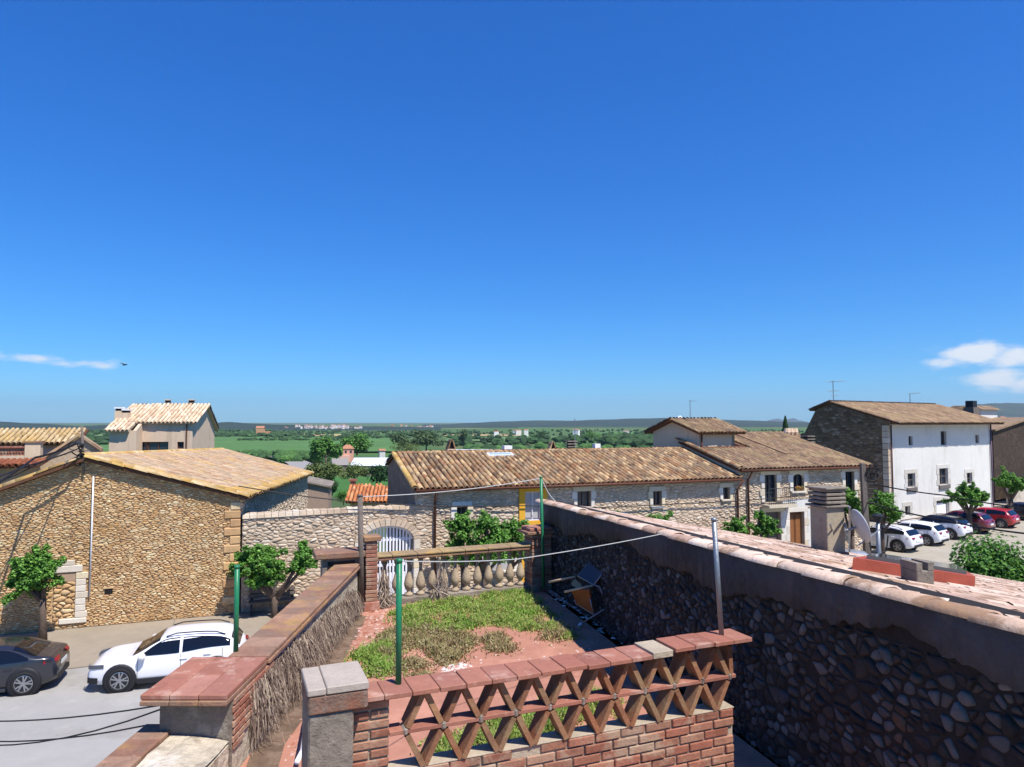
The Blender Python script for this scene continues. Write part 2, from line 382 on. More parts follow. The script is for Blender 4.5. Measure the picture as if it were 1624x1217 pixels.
# ------------------------------------------------------------------ leaves
def leaf(mb, p, size, nrm, rr, fold=.3, rnd=None):
    n = V(nrm).normalized(); t = n.orthogonal().normalized(); a = rr.uniform(0, math.tau); t = t * math.cos(a) + n.cross(t) * math.sin(a); b = n.cross(t)
    w_ = size * .42
    mb.add([p - t * size * .5, p + b * w_ + n * fold * w_, p + t * size * .55, p - b * w_ + n * fold * w_], [(0, 1, 2), (0, 2, 3)], rnd)
def clump(mb, c, rad, n, size, rr, shell=.45, drop=.25):
    c = V(c)
    for _ in range(n):
        d = V((rr.gauss(0, 1), rr.gauss(0, 1), rr.gauss(0, 1))).normalized(); k = (shell + (1 - shell) * rr.random()) ** .8
        p = c + V((d.x * rad[0], d.y * rad[1], d.z * rad[2])) * k
        nn = (d * .55 + V((rr.uniform(-.6, .6), rr.uniform(-.6, .6), .55 + rr.uniform(-.3, .4)))).normalized()
        leaf(mb, p, size * rr.uniform(.65, 1.25), nn, rr)
# ================================================================== palette
m_street = mat('street_concrete', srgb('999692'), var=.10, vscale=.35, bump=.15, bscale=25, over=[(srgb('86827c'), .5, .56, .5), (srgb('6e6a66'), 1.7, .68, .55), (srgb('aaa6a0'), .9, .62, .4)])
m_pave = mat('pavement_concrete', srgb('918676'), var=.13, vscale=.6, bump=.2, bscale=20)
m_park = mat('car_park_gravel', srgb('a09888'), var=.14, vscale=.5, bump=.3, bscale=12)
m_barnstone = mat('ochre_rubble', [srgb(x) for x in ('ac8458', 'c8a476', 'b89066', 'd4b88c', 'c29a68', 'd8c49c', 'aa8660', 'cca87a')], var=.2, vscale=3, bump=.5, bscale=22, over=[(srgb('a87838'), .7, .60, .45), (srgb('8a6a44'), .35, .62, .3)])
m_barnmortar = mat('ochre_mortar', srgb('bc9c74'), var=.25, vscale=2, bump=.8, bscale=16)
m_palestone = mat('pale_rubble', [srgb(x) for x in ('aa947c', 'c8b49c', 'b6a088', 'd0c2ae', 'bca68e', 'c2ae96')], var=.18, vscale=3, bump=.5, bscale=18)
m_palemortar = mat('pale_mortar', srgb('b4a08a'), var=.2, vscale=1.5, bump=.8, bscale=12)
m_darkstone = mat('shade_darkened_rubble', [srgb(x) for x in ('1e1d20', '3a342f', '262424', '524c48', '302b2a', '6a6664', '403c40', '2e2623', '4a403a')], rough=.8, var=.3, vscale=5, bump=.6, bscale=30, over=[(srgb('6e4a30'), 1.3, .66, .5)])  # dark stones, tones lowered further to hold the wall's deep shade
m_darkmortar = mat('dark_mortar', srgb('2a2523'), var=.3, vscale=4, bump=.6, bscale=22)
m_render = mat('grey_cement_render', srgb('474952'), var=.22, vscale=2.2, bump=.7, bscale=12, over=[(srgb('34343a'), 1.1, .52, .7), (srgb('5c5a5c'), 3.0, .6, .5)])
TILEC = [srgb(x) for x in ('7a5c42', '987656', '604a3a', 'b49268', '7e684c', '885f40', 'c6a87e', '564436')]
m_tile = mat('clay_roof_tile', TILEC, var=.3, vscale=3, bump=.4, bscale=25, over=[(srgb('94826c'), 2.2, .54, .6), (srgb('b8803c'), 1.1, .67, .6)])
m_tile_old = mat('lichen_roof_tile', [srgb(x) for x in ('a2846a', 'b89878', '8a6e58', 'c2a688', 'a2866c', 'aa8464')], var=.25, vscale=3, bump=.4, bscale=22, over=[(srgb('a89880'), 1.0, .50, .55), (srgb('b8924a'), .5, .60, .7), (srgb('6e5a44'), 2.5, .63, .6)])
m_tile_gold = mat('golden_lichen_tile', [srgb(x) for x in ('a88850', 'bca064', '9c7c4c', 'c8b088', 'ac9064')], var=.25, vscale=4, bump=.4, bscale=25, over=[(srgb('b88c44'), 1.8, .52, .5)])
m_tile_cream = mat('cream_roof_tile', [srgb(x) for x in ('ccb294', 'dcc8ae', 'bea284', 'd4bc9e', 'b89a80')], var=.12, vscale=3, bump=.3, bscale=25)
m_tile_pink = mat('sunbleached_roof_tile', [srgb(x) for x in ('c4aa98', 'd8c4b4', 'b09480', 'd0b8a8', 'c0a28e', 'a4887a')], var=.2, vscale=4, bump=.45, bscale=28, over=[(srgb('866850'), 2.4, .53, .8), (srgb('b08448'), 1.2, .67, .5)])
m_tile_brown = mat('brown_roof_tile', [srgb(x) for x in ('786250', '92765c', '665244', 'a2886a', '806a56', '866850')], var=.28, vscale=2.5, bump=.4, bscale=25, over=[(srgb('94805c'), .9, .54, .5), (srgb('5e4a38'), 1.4, .6, .5)])
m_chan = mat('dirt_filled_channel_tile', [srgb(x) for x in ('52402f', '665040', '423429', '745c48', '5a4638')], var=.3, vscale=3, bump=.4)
m_chan_pink = mat('mossy_channel_tile', [srgb(x) for x in ('86684e', '9a7c62', '745a46', 'a4866a')], var=.3, vscale=3, bump=.4)
m_deck = mat('dark_deck_clay', srgb('5c3e2c'), var=.2)  # plain dark brown deck under the tiles
m_beige = mat('beige_render', srgb('d0b89e'), var=.07, vscale=1.2, bump=.1, bscale=20, over=[(srgb('a08c78'), 1.6, .60, .4, .15)])
m_cream = mat('cream_render', srgb('ccb89c'), var=.07, vscale=1.0, bump=.12, bscale=20, over=[(srgb('a89680'), 1.5, .60, .4, .15)])
m_white = mat('white_limewash', srgb('d2d0ca'), var=.05, vscale=.5, bump=.15, bscale=8, over=[(srgb('b4aea4'), 1.1, .60, .3, .12), (srgb('b8b2a8'), .35, .60, .4)])
m_lintel = mat('pale_dressed_stone', [srgb(x) for x in ('cfc6b8', 'dcd4c8', 'c4b8a4', 'd8c8a8')], var=.1, vscale=3, bump=.2, bscale=20)
m_yellow = mat('yellow_painted_render', srgb('d8a232'), var=.06, vscale=3, bump=.1)
m_dark = mat('dark_opening', srgb('1e1a1a'), rough=.6, var=.2)
m_glass = glassy('window_glass', srgb('26303c'))
m_wood = mat('brown_door_wood', srgb('6a4024'), rough=.6, var=.25, vscale=8)
m_greywood = mat('grey_weathered_wood', srgb('6a6058'), var=.3, vscale=10)
m_shutter = mat('pale_shutter_paint', srgb('a8a8aa'), rough=.6, var=.08)
m_whitepaint = mat('white_paint', srgb('e2e2e8'), rough=.5, var=.05, bump=.05)
m_metal = mat('galvanised_steel', srgb('8a8f94'), rough=.45, metal=.6, var=.1)
m_darkmetal = mat('dark_iron', srgb('2a2c30'), rough=.5, metal=.3, var=.1)
m_pipe = mat('rusty_brown_downpipe', srgb('5a3626'), rough=.6, var=.15)
m_pvc = mat('white_plastic_pipe', srgb('dcdde0'), rough=.4, var=.05, bump=0)
m_cable = mat('black_cable', srgb('1c1a1c'), rough=.6, var=0, bump=0)
m_rope = mat('pale_line', srgb('b8b8b4'), rough=.7, var=0, bump=0)
m_green = mat('green_enamel', srgb('27744f'), rough=.35, var=.12, vscale=9, bump=.08, over=[(srgb('2e7a58'), 6, .6, .5)])
m_red = mat('red_terracotta_tile', [srgb(x) for x in ('925e4e', '9e6a58', '8a594a', 'a47464')], var=.14, vscale=5, bump=.25, bscale=40, over=[(srgb('bc9a8a'), 3.5, .58, .55), (srgb('7c4a3c'), 2.5, .62, .45), (srgb('5e4238'), 12, .68, .6), (srgb('d0c0b4'), 14, .70, .6)])
m_redworn = mat('worn_red_coping', [srgb(x) for x in ('8e6a56', '9c7860', '825f4e', '987a66')], var=.25, vscale=5, bump=.55, bscale=34, over=[(srgb('a8864c'), 1.6, .58, .6), (srgb('7c6a5a'), 2.6, .55, .6), (srgb('5a463a'), 9, .66, .6), (srgb('b4a494'), 11, .68, .5)])
m_brick = mat('clay_brick', [srgb(x) for x in ('8a5644', '986350', 'a0745e', '80503f', 'a4846e', '8e5a48')], var=.22, vscale=8, bump=.5, bscale=40, over=[(srgb('a89680'), 3.2, .55, .65), (srgb('6e5444'), 5, .62, .5)])
m_lattice = mat('lattice_clay', [srgb(x) for x in ('8e5e42', '7e5640', '9c7454', '80624a', '946448')], var=.25, vscale=7, bump=.4, bscale=40, over=[(srgb('8a7a5a'), 3.5, .58, .55)])
m_mortar = mat('lime_mortar', srgb('a89a86'), var=.2, vscale=5, bump=.6, bscale=28)
m_cement = mat('old_grey_cement', srgb('7e7468'), var=.25, vscale=3, bump=.6, bscale=16, over=[(srgb('a49a90'), 2.4, .57, .6), (srgb('4e4640'), 3.2, .62, .6)])
m_plaster = mat('flaking_lime_plaster', srgb('bcb09c'), var=.2, vscale=2.5, bump=.8, bscale=9, over=[(srgb('8c8070'), 3.0, .56, .7), (srgb('dcd6ca'), 2.0, .6, .6), (srgb('a87858'), 2.6, .68, .6)])
m_floor = mat('red_terrace_floor', srgb('a67562'), var=.16, vscale=1.5, bump=.3, bscale=22, over=[(srgb('c08c78'), 1.2, .54, .6), (srgb('8a6450'), .9, .60, .55), (srgb('caa898'), 6, .70, .6)])
m_stick = mat('dry_grey_stems', [srgb(x) for x in ('8a7a6c', '6a5a50', 'a89888', '56463e', '948478', 'b8a894')], rough=.9, var=.15, bump=0)
m_grass = mat('terrace_weeds', [srgb(x) for x in ('80a444', '9aba58', '6e943a', 'aebc68', '8cac4c', 'bcb078', '7a983f')], rough=.7, var=.25, vscale=2.2, bump=0, trans=.3)
m_drygrass = mat('dry_terrace_weeds', [srgb(x) for x in ('a89a6c', '96825a', 'b4a880', '8e9258', '9a7e60', 'c0b28c')], rough=.8, var=.2, vscale=3, bump=0, trans=.25)
m_leaf = mat('mulberry_leaves', [srgb(x) for x in ('44682a', '5a8836', '74a444', '365c26', '669a3e', '8ebc58')], rough=.5, var=.2, vscale=2, bump=0, trans=.35)
m_leafdark = mat('dark_green_leaves', [srgb(x) for x in ('24401c', '2e5222', '1c3418', '3a6028', '2a4a24')], rough=.55, var=.25, vscale=.5, bump=0, trans=.25)
m_leafmid = mat('bright_green_leaves', [srgb(x) for x in ('466f28', '5a8a34', '365c26', '6c9c40', '507c32')], rough=.6, var=.25, vscale=.3, bump=0, trans=.3)
m_leafgrey = mat('greygreen_leaves', [srgb(x) for x in ('4e6440', '60784c', '3e5436', '6e865a', '546a48')], rough=.6, var=.2, vscale=.3, bump=0, trans=.3)
m_leafolive = mat('olive_scrub_leaves', [srgb(x) for x in ('5a6c34', '6e7e42', '4a5c2e', '7c8a4e', '5e7038')], rough=.6, var=.2, vscale=.3, bump=0, trans=.3)
m_wood_far = mat('far_woodland', [srgb(x) for x in ('2a4024', '34502a', '223820', '3e5a30', '2e4628')], rough=.9, var=.35, vscale=.08, bump=0)
m_bark = mat('grey_bark', srgb('5c4e44'), var=.3, vscale=9, bump=.8, bscale=18)
m_hill = mat('wooded_hillside', srgb('28382a'), rough=.95, var=.4, vscale=.006, bump=0, over=[(srgb('3a4a34'), .002, .55, .5)])
m_hillfar = mat('far_mountain', srgb('3c4640'), rough=.95, var=.3, vscale=.004, bump=0)
m_gravel = mat('broken_tile_rubble', [srgb(x) for x in ('b07a66', 'b89484', '9a5c48', 'c8b4a8', '8e5040', 'a87c6a')], var=.1, bump=.2)
m_chips = mat('white_stone_chips', [srgb(x) for x in ('c8c4c0', 'e0dcd8', 'a8a09a', 'd4c8c0')], var=.1, bump=.2)
# ================================================================== ground
m_ground = mat('farmland', srgb('4a5c30'), rough=.95, var=.25, vscale=.01, bump=0, over=[(srgb('446a2a'), .004, .5, .8), (srgb('8a8450'), .0028, .60, .8), (srgb('3c5c2c'), .012, .58, .7)])
def sm(x, a, b):
    t = min(1, max(0, (x - a) / (b - a))); return t * t * (3 - 2 * t)
def gh(x, y):                                                        # the village stands on a rise above the plain
    e = y - .25 * x
    return -.06 - 15.0 * sm(e, 44, 260) - 1.2 * sm(e, 40, 52) * (1 if x < 16 else 0)
ys = [-60, -20, 0, 10, 20, 30, 36, 40, 44, 48, 52, 56, 60, 66, 74, 84, 96, 110, 130, 150, 175, 200, 230, 270, 330, 420, 600, 1000, 2000, 4000, 8000, 14000]
xs = [-12000, -6000, -3000, -1500, -800, -400, -250, -160, -120, -90, -70, -50, -36, -24, -14, -6, 0, 6, 12, 15.9, 16.1, 20, 28, 36, 48, 60, 80, 110, 160, 250, 400, 800, 1500, 3000, 6000, 12000]
gm = MB(); gm.add([(x, y, gh(x, y)) for y in ys for x in xs], [(j * len(xs) + i, j * len(xs) + i + 1, (j + 1) * len(xs) + i + 1, (j + 1) * len(xs) + i) for j in range(len(ys) - 1) for i in range(len(xs) - 1)])
struct(gm.build('ground', m_ground, smooth=True))
SA = math.atan(.374); FS = Fr((-9.9, 25.34, 0), SA)                   # the street front: barn, gate wall, long house, corner house
# street: one pale concrete sheet, pavement along the house fronts, car park at the right
st = MB(); st.add([FS.p(-40, -34, 0), FS.p(31, -34, 0), FS.p(31, -4.3, 0), FS.p(-40, -4.3, 0)], [(0, 1, 2, 3)]); struct(st.build('street', m_street))
pv = MB(); pv.add([FS.p(-40, -4.3, .004), FS.p(29.5, -4.3, .004), FS.p(29.5, .3, .012), FS.p(-40, .3, .012)], [(0, 1, 2, 3)]); struct(pv.build('pavement', m_pave))
jn = MB()
for a in range(-14, 30, 4):
    jn.box(FS, a, a + .022, -4.3, .0, .003, .013)
jn.box(FS, -40, 29.5, -4.34, -4.29, -.02, .012); struct(jn.build('pavement_joint', mat('joint_dark', srgb('6e665c'), var=.2)))
pk = MB(); pk.add([FS.p(29.45, -34, .003), (60, -5, .003), (75, 75, .003), (20.5, 52, .003), FS.p(29.45, .3, .003)], [(0, 1, 2, 3, 4)]); struct(pk.build('car_park', m_park))
# fields and the country road on the plain
def sheet(name, pts, m, dz=.05, n=24):
    """a polygon given by photo points laid on the plain"""
    mb = MB(); mb.add([V((p.x, p.y, -15.0 + dz)) for p in pts], [list(range(len(pts)))]); return struct(mb.build(name, m))
GP = lambda u, v: G(u, v, -15.06)
m_f1 = mat('bright_green_crop', srgb('4c6e34'), rough=.9, var=.14, vscale=.02, bump=0, over=[(srgb('5a8040'), .03, .58, .5)])
m_f2 = mat('cut_hay_field', srgb('b09a6a'), rough=.9, var=.1, vscale=.02, bump=0)
m_f3 = mat('pale_green_crop', srgb('5a7442'), rough=.9, var=.1, vscale=.02, bump=0)
m_f4 = mat('vivid_meadow', srgb('3e6828'), rough=.9, var=.12, vscale=.05, bump=0)
sheet('field', [GP(-300, 722), GP(640, 716), GP(620, 692.5), GP(-250, 692.5)], m_f1)
sheet('field', [GP(-100, 691.8), GP(420, 691.8), GP(430, 687.5), GP(-80, 688)], m_f3)
sheet('field', [GP(468, 692), GP(560, 691.6), GP(560, 689), GP(470, 689)], m_f2, .12)
sheet('field', [GP(620, 700), GP(1100, 700), GP(1060, 692), GP(640, 693)], m_f3, .09)
sheet('field', [GP(700, 691.5), GP(830, 691.5), GP(800, 689.5), GP(720, 689.2)], m_f2, .13)
sheet('field', [GP(940, 688), GP(1300, 689), GP(1300, 685), GP(960, 684.5)], m_f1, .1)
road = []; m_road = mat('pale_asphalt', srgb('908c88'), rough=.9, var=.08, vscale=.1, bump=0)
cl = [(300, 716), (350, 717.5), (400, 720.5), (440, 724.5), (462, 729.5), (476, 736), (484, 744), (486, 756)]
rd = MB(); Lp, Rp = [], []
for i, (u, v) in enumerate(cl):
    p = GP(u, v); a = GP(*cl[max(0, i - 1)]); b = GP(*cl[min(len(cl) - 1, i + 1)]); t = (b - a).normalized(); s = V((t.y, -t.x, 0)) * 6
    Lp.append(p + s + V((0, 0, .2))); Rp.append(p - s + V((0, 0, .2)))
rd.add(Lp + Rp, [(i, i + 1, len(cl) + i + 1, len(cl) + i) for i in range(len(cl) - 1)]); struct(rd.build('country_road', m_road))
sheet('meadow', [GP(520, 800), GP(640, 800), GP(640, 757), GP(520, 758)], m_f4, .3)
# ================================================================== hills
def hill(name, prof, dist, depth, m, seed, base=-16., amp=.12, st=7):
    rr = random.Random(seed); mb = MB(); us = []; u = prof[0][0]
    while u <= prof[-1][0]: us.append(u); u += st
    def top(u):
        for (a, va), (b, vb) in zip(prof, prof[1:]):
            if a <= u <= b: t = (u - a) / (b - a); t = t * t * (3 - 2 * t); return va + (vb - va) * t
        return prof[-1][1]
    rows = [(-1, 0), (-.8, .10), (-.6, .32), (-.42, .52), (-.25, .76), (-.1, .94), (0, 1), (.2, .9), (.6, .5), (1, 0)]
    ph = [rr.uniform(0, 6.28) for _ in range(9)]
    for (k, hgt) in rows:
        for u in us:
            d = dist + k * depth; q = D(u, top(u), dist); h = (q.z - base)
            wob = sum(math.sin(u * f_ + ph[i] + k * 3 * (i + 1)) for i, f_ in enumerate((.02, .047, .11, .23, .41))) / 5
            z = base + h * hgt * (1 + amp * wob * (1 if hgt < 1 else .25))
            mb.v.append(V((q.x * (d / dist), d, z))); mb.r.append(0)
    n = len(us)
    for j in range(len(rows) - 1):
        for i in range(n - 1): mb.f.append([j * n + i, j * n + i + 1, (j + 1) * n + i + 1, (j + 1) * n + i]); mb.m.append(0)
    return struct(mb.build(name, m, smooth=True))
hill('hill', [(-700, 664), (-300, 667), (0, 669), (60, 672), (130, 676), (175, 674), (240, 675), (330, 672), (362, 669.5), (400, 672), (450, 674), (540, 676.5), (640, 677), (700, 679)], 2500, 650, m_hill, 3)
hill('hill', [(560, 679), (640, 676), (700, 674), (745, 671), (800, 668.5), (855, 667), (900, 667.5), (960, 665.5), (1010, 664), (1060, 663), (1110, 664.5), (1180, 667), (1260, 669.5), (1330, 672), (1420, 676)], 4300, 1700, m_hill, 5)
hill('hill', [(1190, 673), (1212, 669), (1224, 665.5), (1234, 664), (1243, 666.5), (1250, 665), (1259, 663.5), (1268, 667), (1290, 671)], 10500, 700, m_hillfar, 6, st=3)
hill('hill', [(1460, 672), (1500, 655), (1545, 642), (1580, 639.5), (1630, 640), (1750, 634), (2000, 630), (2300, 645)], 5200, 1500, m_hill, 8)
# woodland belts on the plain: far trees that read as one mass
def belt(name, spots, seed, m=m_wood_far, label=None, n=60):
    rr = random.Random(seed); mb = MB()
    for (u0, u1, v, y0, y1, cnt, hh) in spots:
        for _ in range(cnt):
            u = rr.uniform(u0, u1); y = rr.uniform(y0, y1); q = D(u, v, y); h = hh * rr.uniform(.6, 1.25); r = h * rr.uniform(.5, .9)
            vs = []; fs = []; z0 = gh(q.x, y)
            k1, k2 = 5, 8
            for a in range(k1):
                e = math.pi * (a + .35) / k1
                for b in range(k2):
                    g = math.tau * (b + .5 * (a % 2)) / k2; f_ = rr.uniform(.72, 1.2)
                    vs.append((q.x + r * math.sin(e) * math.cos(g) * f_, y + r * math.sin(e) * math.sin(g) * f_, z0 + h * .5 + h * .5 * math.cos(e) * rr.uniform(.85, 1.1)))
            for a in range(k1 - 1):
                for b in range(k2): fs.append((a * k2 + b, a * k2 + (b + 1) % k2, (a + 1) * k2 + (b + 1) % k2, (a + 1) * k2 + b))
            fs.append(tuple(range(k2))); mb.add(vs, fs)
    ob = mb.build(name, m); tag(ob, label, 'woodland', kind='stuff'); return ob
belt('woodland', [(-150, 330, 690, 1000, 1500, 420, 6.5), (-150, 430, 686, 1500, 1750, 260, 5), (330, 470, 692, 1000, 1300, 160, 6), (-150, 175, 690, 640, 760, 150, 8)], 21, label='dark far woodland below the low hills at the left')
belt('woodland', [(420, 760, 690, 900, 1300, 260, 4.6), (430, 760, 682, 1350, 1700, 200, 3.6), (380, 560, 688, 800, 850, 60, 4)], 22, label='dark far tree belts in front of the white distant town')
belt('woodland', [(720, 1060, 690, 620, 900, 130, 6), (740, 1350, 685, 1000, 1500, 200, 4.5), (740, 1350, 685, 1600, 1800, 120, 4), (960, 1040, 690, 560, 640, 60, 10), (1150, 1300, 688, 500, 900, 80, 7)], 23, label='dark tree belts on the plain below the blue hill')
belt('hedgerow', [(440, 520, 712, 380, 440, 90, 5), (330, 440, 708, 420, 480, 70, 3.5), (620, 760, 705, 330, 420, 90, 6), (740, 900, 702, 360, 520, 130, 6.5), (880, 1045, 703, 330, 460, 130, 6.5)], 24, m=mat('hedge_foliage', [srgb(x) for x in ('33502a', '44662e', '2a4424', '4e7434', '3a5a2c')], var=.35, vscale=.3, bump=0), label='green hedges and scrub along the fields behind the long house')
# ================================================================== the distant white town and farmsteads
m_roof_far = mat('far_tile_roof', srgb('a8765a'), var=.1, bump=0); m_wall_far = mat('far_white_wall', [srgb(x) for x in ('e0dcd4', 'f0ece6', 'd0c4b4', 'e8e0d8')], var=0, bump=0); m_wall_ochre = mat('far_ochre_wall', [srgb('c8a078'), srgb('b88c64')], var=0, bump=0)
def far_house(u, v, y, wd, h, label, group, ochre=False, name='distant_house'):
    q = D(u, v, y); a = R.uniform(-.5, .5); fr = Fr((q.x, y, q.z), a); d = wd * R.uniform(.6, .9); z = h * .72
    mb = MB(); mb.box(fr, -wd / 2, wd / 2, 0, d, -6, z)
    mb.add([fr.p(-wd * .54, -.3, z), fr.p(wd * .54, -.3, z), fr.p(wd * .54, d + .3, z), fr.p(-wd * .54, d + .3, z), fr.p(-wd * .54, d / 2, h), fr.p(wd * .54, d / 2, h)], [(0, 1, 5, 4), (2, 3, 4, 5), (0, 4, 3), (1, 2, 5), (3, 2, 1, 0)], .5, 1)
    return tag(mb.build(name, [m_wall_ochre if ochre else m_wall_far, m_roof_far]), label, 'house', group)
rr = random.Random(99)
for i in range(64):
    u = rr.triangular(438, 580, 530); far_house(u, 681.5 - 6.5 * rr.random(), 2150 + rr.uniform(-120, 120), rr.uniform(4, 9), rr.uniform(3.5, 5.5), 'tiny white house of the long distant town above the green field', 'white houses of the long distant town')
for i in range(34):
    u = rr.triangular(600, 706, 664); far_house(u, 681.5 - 6 * rr.random(), 2900 + rr.uniform(-150, 150), rr.uniform(6, 12), rr.uniform(4.5, 7), 'tiny pale house of the small hill town left of the blue hill', 'pale houses of the small hill town', rr.random() < .35)
for i in range(16):
    u = rr.uniform(770, 1180); far_house(u, 686 + rr.uniform(-1, 2.5), 1150 + rr.uniform(-150, 150), rr.uniform(4, 10), rr.uniform(3, 4.5), 'tiny white farm building scattered on the plain below the blue hill', 'scattered farm buildings on the plain')
for i in range(10):
    u = rr.uniform(0, 130); far_house(u, 684.5 + rr.uniform(-1.5, 1), 1350, rr.uniform(4, 8), rr.uniform(3, 4.5), 'tiny white house in the woodland above the yellow tiled roof', 'white houses in the left woodland')
for i in range(8):
    u = rr.uniform(1590, 1640); far_house(u, 668 + rr.uniform(-2, 2), 1900, rr.uniform(14, 26), rr.uniform(8, 11), 'tiny pale house on the slope right of the white building', 'pale houses on the right slope')
for (u, v, wd, h, lb) in ((412, 688, 15, 16, 'ochre farmhouse with tower among trees at the edge of the green field'), (418, 690, 22, 7, 'low ochre farm wing beside the ochre tower')):
    far_house(u, v, 1050, wd * .75, h * .72, lb, None, True, 'farmhouse')
# ================================================================== trees
def tree(name, label, base, h, crown, m, trunk_r=.12, seed=1, nleaf=2500, size=.16, group=None, limbs=4, trunk_h=.45, clumps=9, cat='tree', lean=0.):
    """trunk, limbs and a crown of leaf faces; crown = (rx, ry, rz)"""
    rr = random.Random(seed); base = V(base); t = thing(name, label, cat, base, group)
    tb = MB(); top = base + V((lean, 0, h * trunk_h)); cc = base + V((lean, 0, h - crown[2]))
    tb.tube([base - V((0, 0, .1)), base + V((lean * .3, 0, h * trunk_h * .5)), top], [trunk_r * 1.3, trunk_r, trunk_r * .95], 8)
    cs = []
    for i in range(clumps):
        d = V((rr.gauss(0, 1), rr.gauss(0, 1), rr.gauss(0, .9))).normalized(); k = rr.uniform(.35, .72)
        cs.append(cc + V((d.x * crown[0], d.y * crown[1], d.z * crown[2])) * k)
    for c in cs[:limbs + 2]: tb.tube([top - V((0, 0, .1)), (top + c) / 2 + V((0, 0, .1 * h * .2)), c], [trunk_r * .65, trunk_r * .45, trunk_r * .2], 6)
    tb.build('trunk', m_bark, t, True)
    cm = MB()
    for c in cs:
        k = rr.uniform(.38, .6); clump(cm, c, (crown[0] * k, crown[1] * k, crown[2] * k), nleaf // clumps, size, rr, shell=.3)
    cm.build('crown', m, t); return t
def pollard(name, label, base, trunk_h, knots, m=None, seed=1, r=.13, leaf_n=1300, size=.095, group=None, lean=(0, 0)):
    """street mulberry cut back to knuckles: knots = [(dx, dy, z, clump radius)]"""
    rr = random.Random(seed); base = V(base); t = thing(name, label, 'tree', base, group); tb = MB()
    top = base + V((lean[0], lean[1], trunk_h))
    tb.tube([base - V((0, 0, .1)), base + V((lean[0] * .4, lean[1] * .4, trunk_h * .5)), top], [r * 1.35, r, r * 1.05], 9)
    cm = MB()
    for (dx, dy, z, cr_) in knots:
        k = base + V((dx, dy, z)); mid = (top + k) / 2 + V((0, 0, -.08))
        tb.tube([top - V((0, 0, .12)), mid, k], [r * .85, r * .62, r * .5], 7)
        for s in range(9):
            d = V((rr.gauss(0, .75), rr.gauss(0, .75), rr.uniform(-.55, 1.15))).normalized() * cr_ * rr.uniform(.65, 1.55)
            tb.tube([k, k + d * .6, k + d], [.022, .014, .006], 4)
            for f_ in (.45, .75, 1.0): clump(cm, k + d * f_, (cr_ * .30,) * 3, int(leaf_n * .055), size * rr.uniform(.8, 1.15), rr, shell=.1)
        clump(cm, k + V((0, 0, cr_ * .3)), (cr_ * .75, cr_ * .75, cr_ * .6), int(leaf_n * .35), size, rr, shell=.2)
    tb.build('trunk', m_bark, t, True); cm.build('crown', m or m_leaf, t); return t
GS = 'pollarded street trees'
pollard('mulberry_tree', 'leafy pollarded tree beside the dark car, cut off by the left edge', G(68, 1018), 1.35, [(-.55, 0, 2.0, .5), (-.25, .1, 2.4, .48), (.1, -.1, 2.15, .42), (-.35, -.3, 1.75, .48), (-.85, .2, 2.05, .45), (-.6, -.2, 2.3, .4)], seed=3, r=.1, group=GS, lean=(-.06, 0))
pollard('mulberry_tree', 'pollarded tree with two leafy arms in front of the bench', G(435, 980), 0.75, [(-.9, 0, 1.5, .48), (-.5, .2, 2.1, .5), (-.2, -.1, 1.5, .46), (-.95, -.1, 2.0, .42), (-.45, -.2, 1.25, .4), (-.55, -.25, 1.75, .45), (.75, 0, 1.75, .34), (1.0, .1, 2.15, .36), (1.1, 0, 1.85, .3)], seed=5, r=.1, group=GS)
for i, (u, v, y, lb, zz, ks) in enumerate((
        (735, 840, 27.0, 'dark leafy tree left of three in front of the long house, beside its first window', 0, [(-.3, 0, 2.0, .45), (.0, 0, 2.6, .5), (.3, 0, 1.7, .5), (-.1, 0, 3.0, .38)]),
        (768, 840, 26.4, 'bright leafy tree in the middle of three in front of the long house', 0, [(-.2, 0, 2.1, .6), (.4, 0, 2.4, .6), (.1, 0, 2.95, .5), (-.5, 0, 1.7, .5), (.6, 0, 1.8, .5)]),
        (810, 845, 27.6, 'leafy tree in front of the yellow framed window', 0, [(-.3, 0, 2.1, .55), (.3, 0, 2.2, .6), (0, 0, 2.6, .5), (.45, 0, 1.6, .5)]),
        (978, 800, 29.5, 'small treetop showing just over the tile ridge, left of two', 0, [(-.3, 0, 1.9, .4), (.2, 0, 2.55, .42), (.4, 0, 1.8, .4)]),
        (1036, 805, 30.5, 'small treetop showing just over the tile ridge, right of two', 0, [(-.3, 0, 2.0, .45), (.25, 0, 2.5, .5), (.6, 0, 1.9, .4)]),
        (1168, 828, 31.8, 'round leafy tree left of the pair at the corner house', 0, [(-.22, 0, 1.8, .34), (.22, 0, 1.9, .34), (0, 0, 2.2, .34)]),
        (1211, 826, 32.0, 'round leafy tree right of the pair, in front of the balcony', 0, [(-.18, 0, 1.9, .36), (.25, 0, 2.0, .38), (.05, 0, 2.35, .36), (-.25, 0, 2.6, .2)]),
        (1350, 800, 34.5, 'leafy tree behind the layered chimney, left of the utility pole', 0, [(-.4, 0, 2.6, .55), (.2, 0, 2.4, .5), (-.1, 0, 3.1, .45)]),
        (1398, 805, 36.5, 'leafy tree right of the utility pole below the white building', 0, [(-.5, 0, 2.2, .6), (.3, 0, 2.4, .6), (.0, 0, 2.8, .5), (.7, 0, 1.9, .5)]))):
    q = D(u, v, y); pollard('mulberry_tree', lb, (q.x, q.y, 0), 1.3, ks, seed=30 + i, r=.1, leaf_n=760, size=.11, group=GS)
pollard('mulberry_tree', 'pollarded tree with round crown growing between the white and dark red parked cars', G(1538, 848), 1.35, [(-.75, 0, 2.15, .5), (-.25, .2, 2.6, .52), (.35, 0, 2.4, .5), (.8, 0, 2.1, .42), (.1, -.3, 2.1, .5)], seed=61, r=.14, leaf_n=1100, size=.12, group=GS)
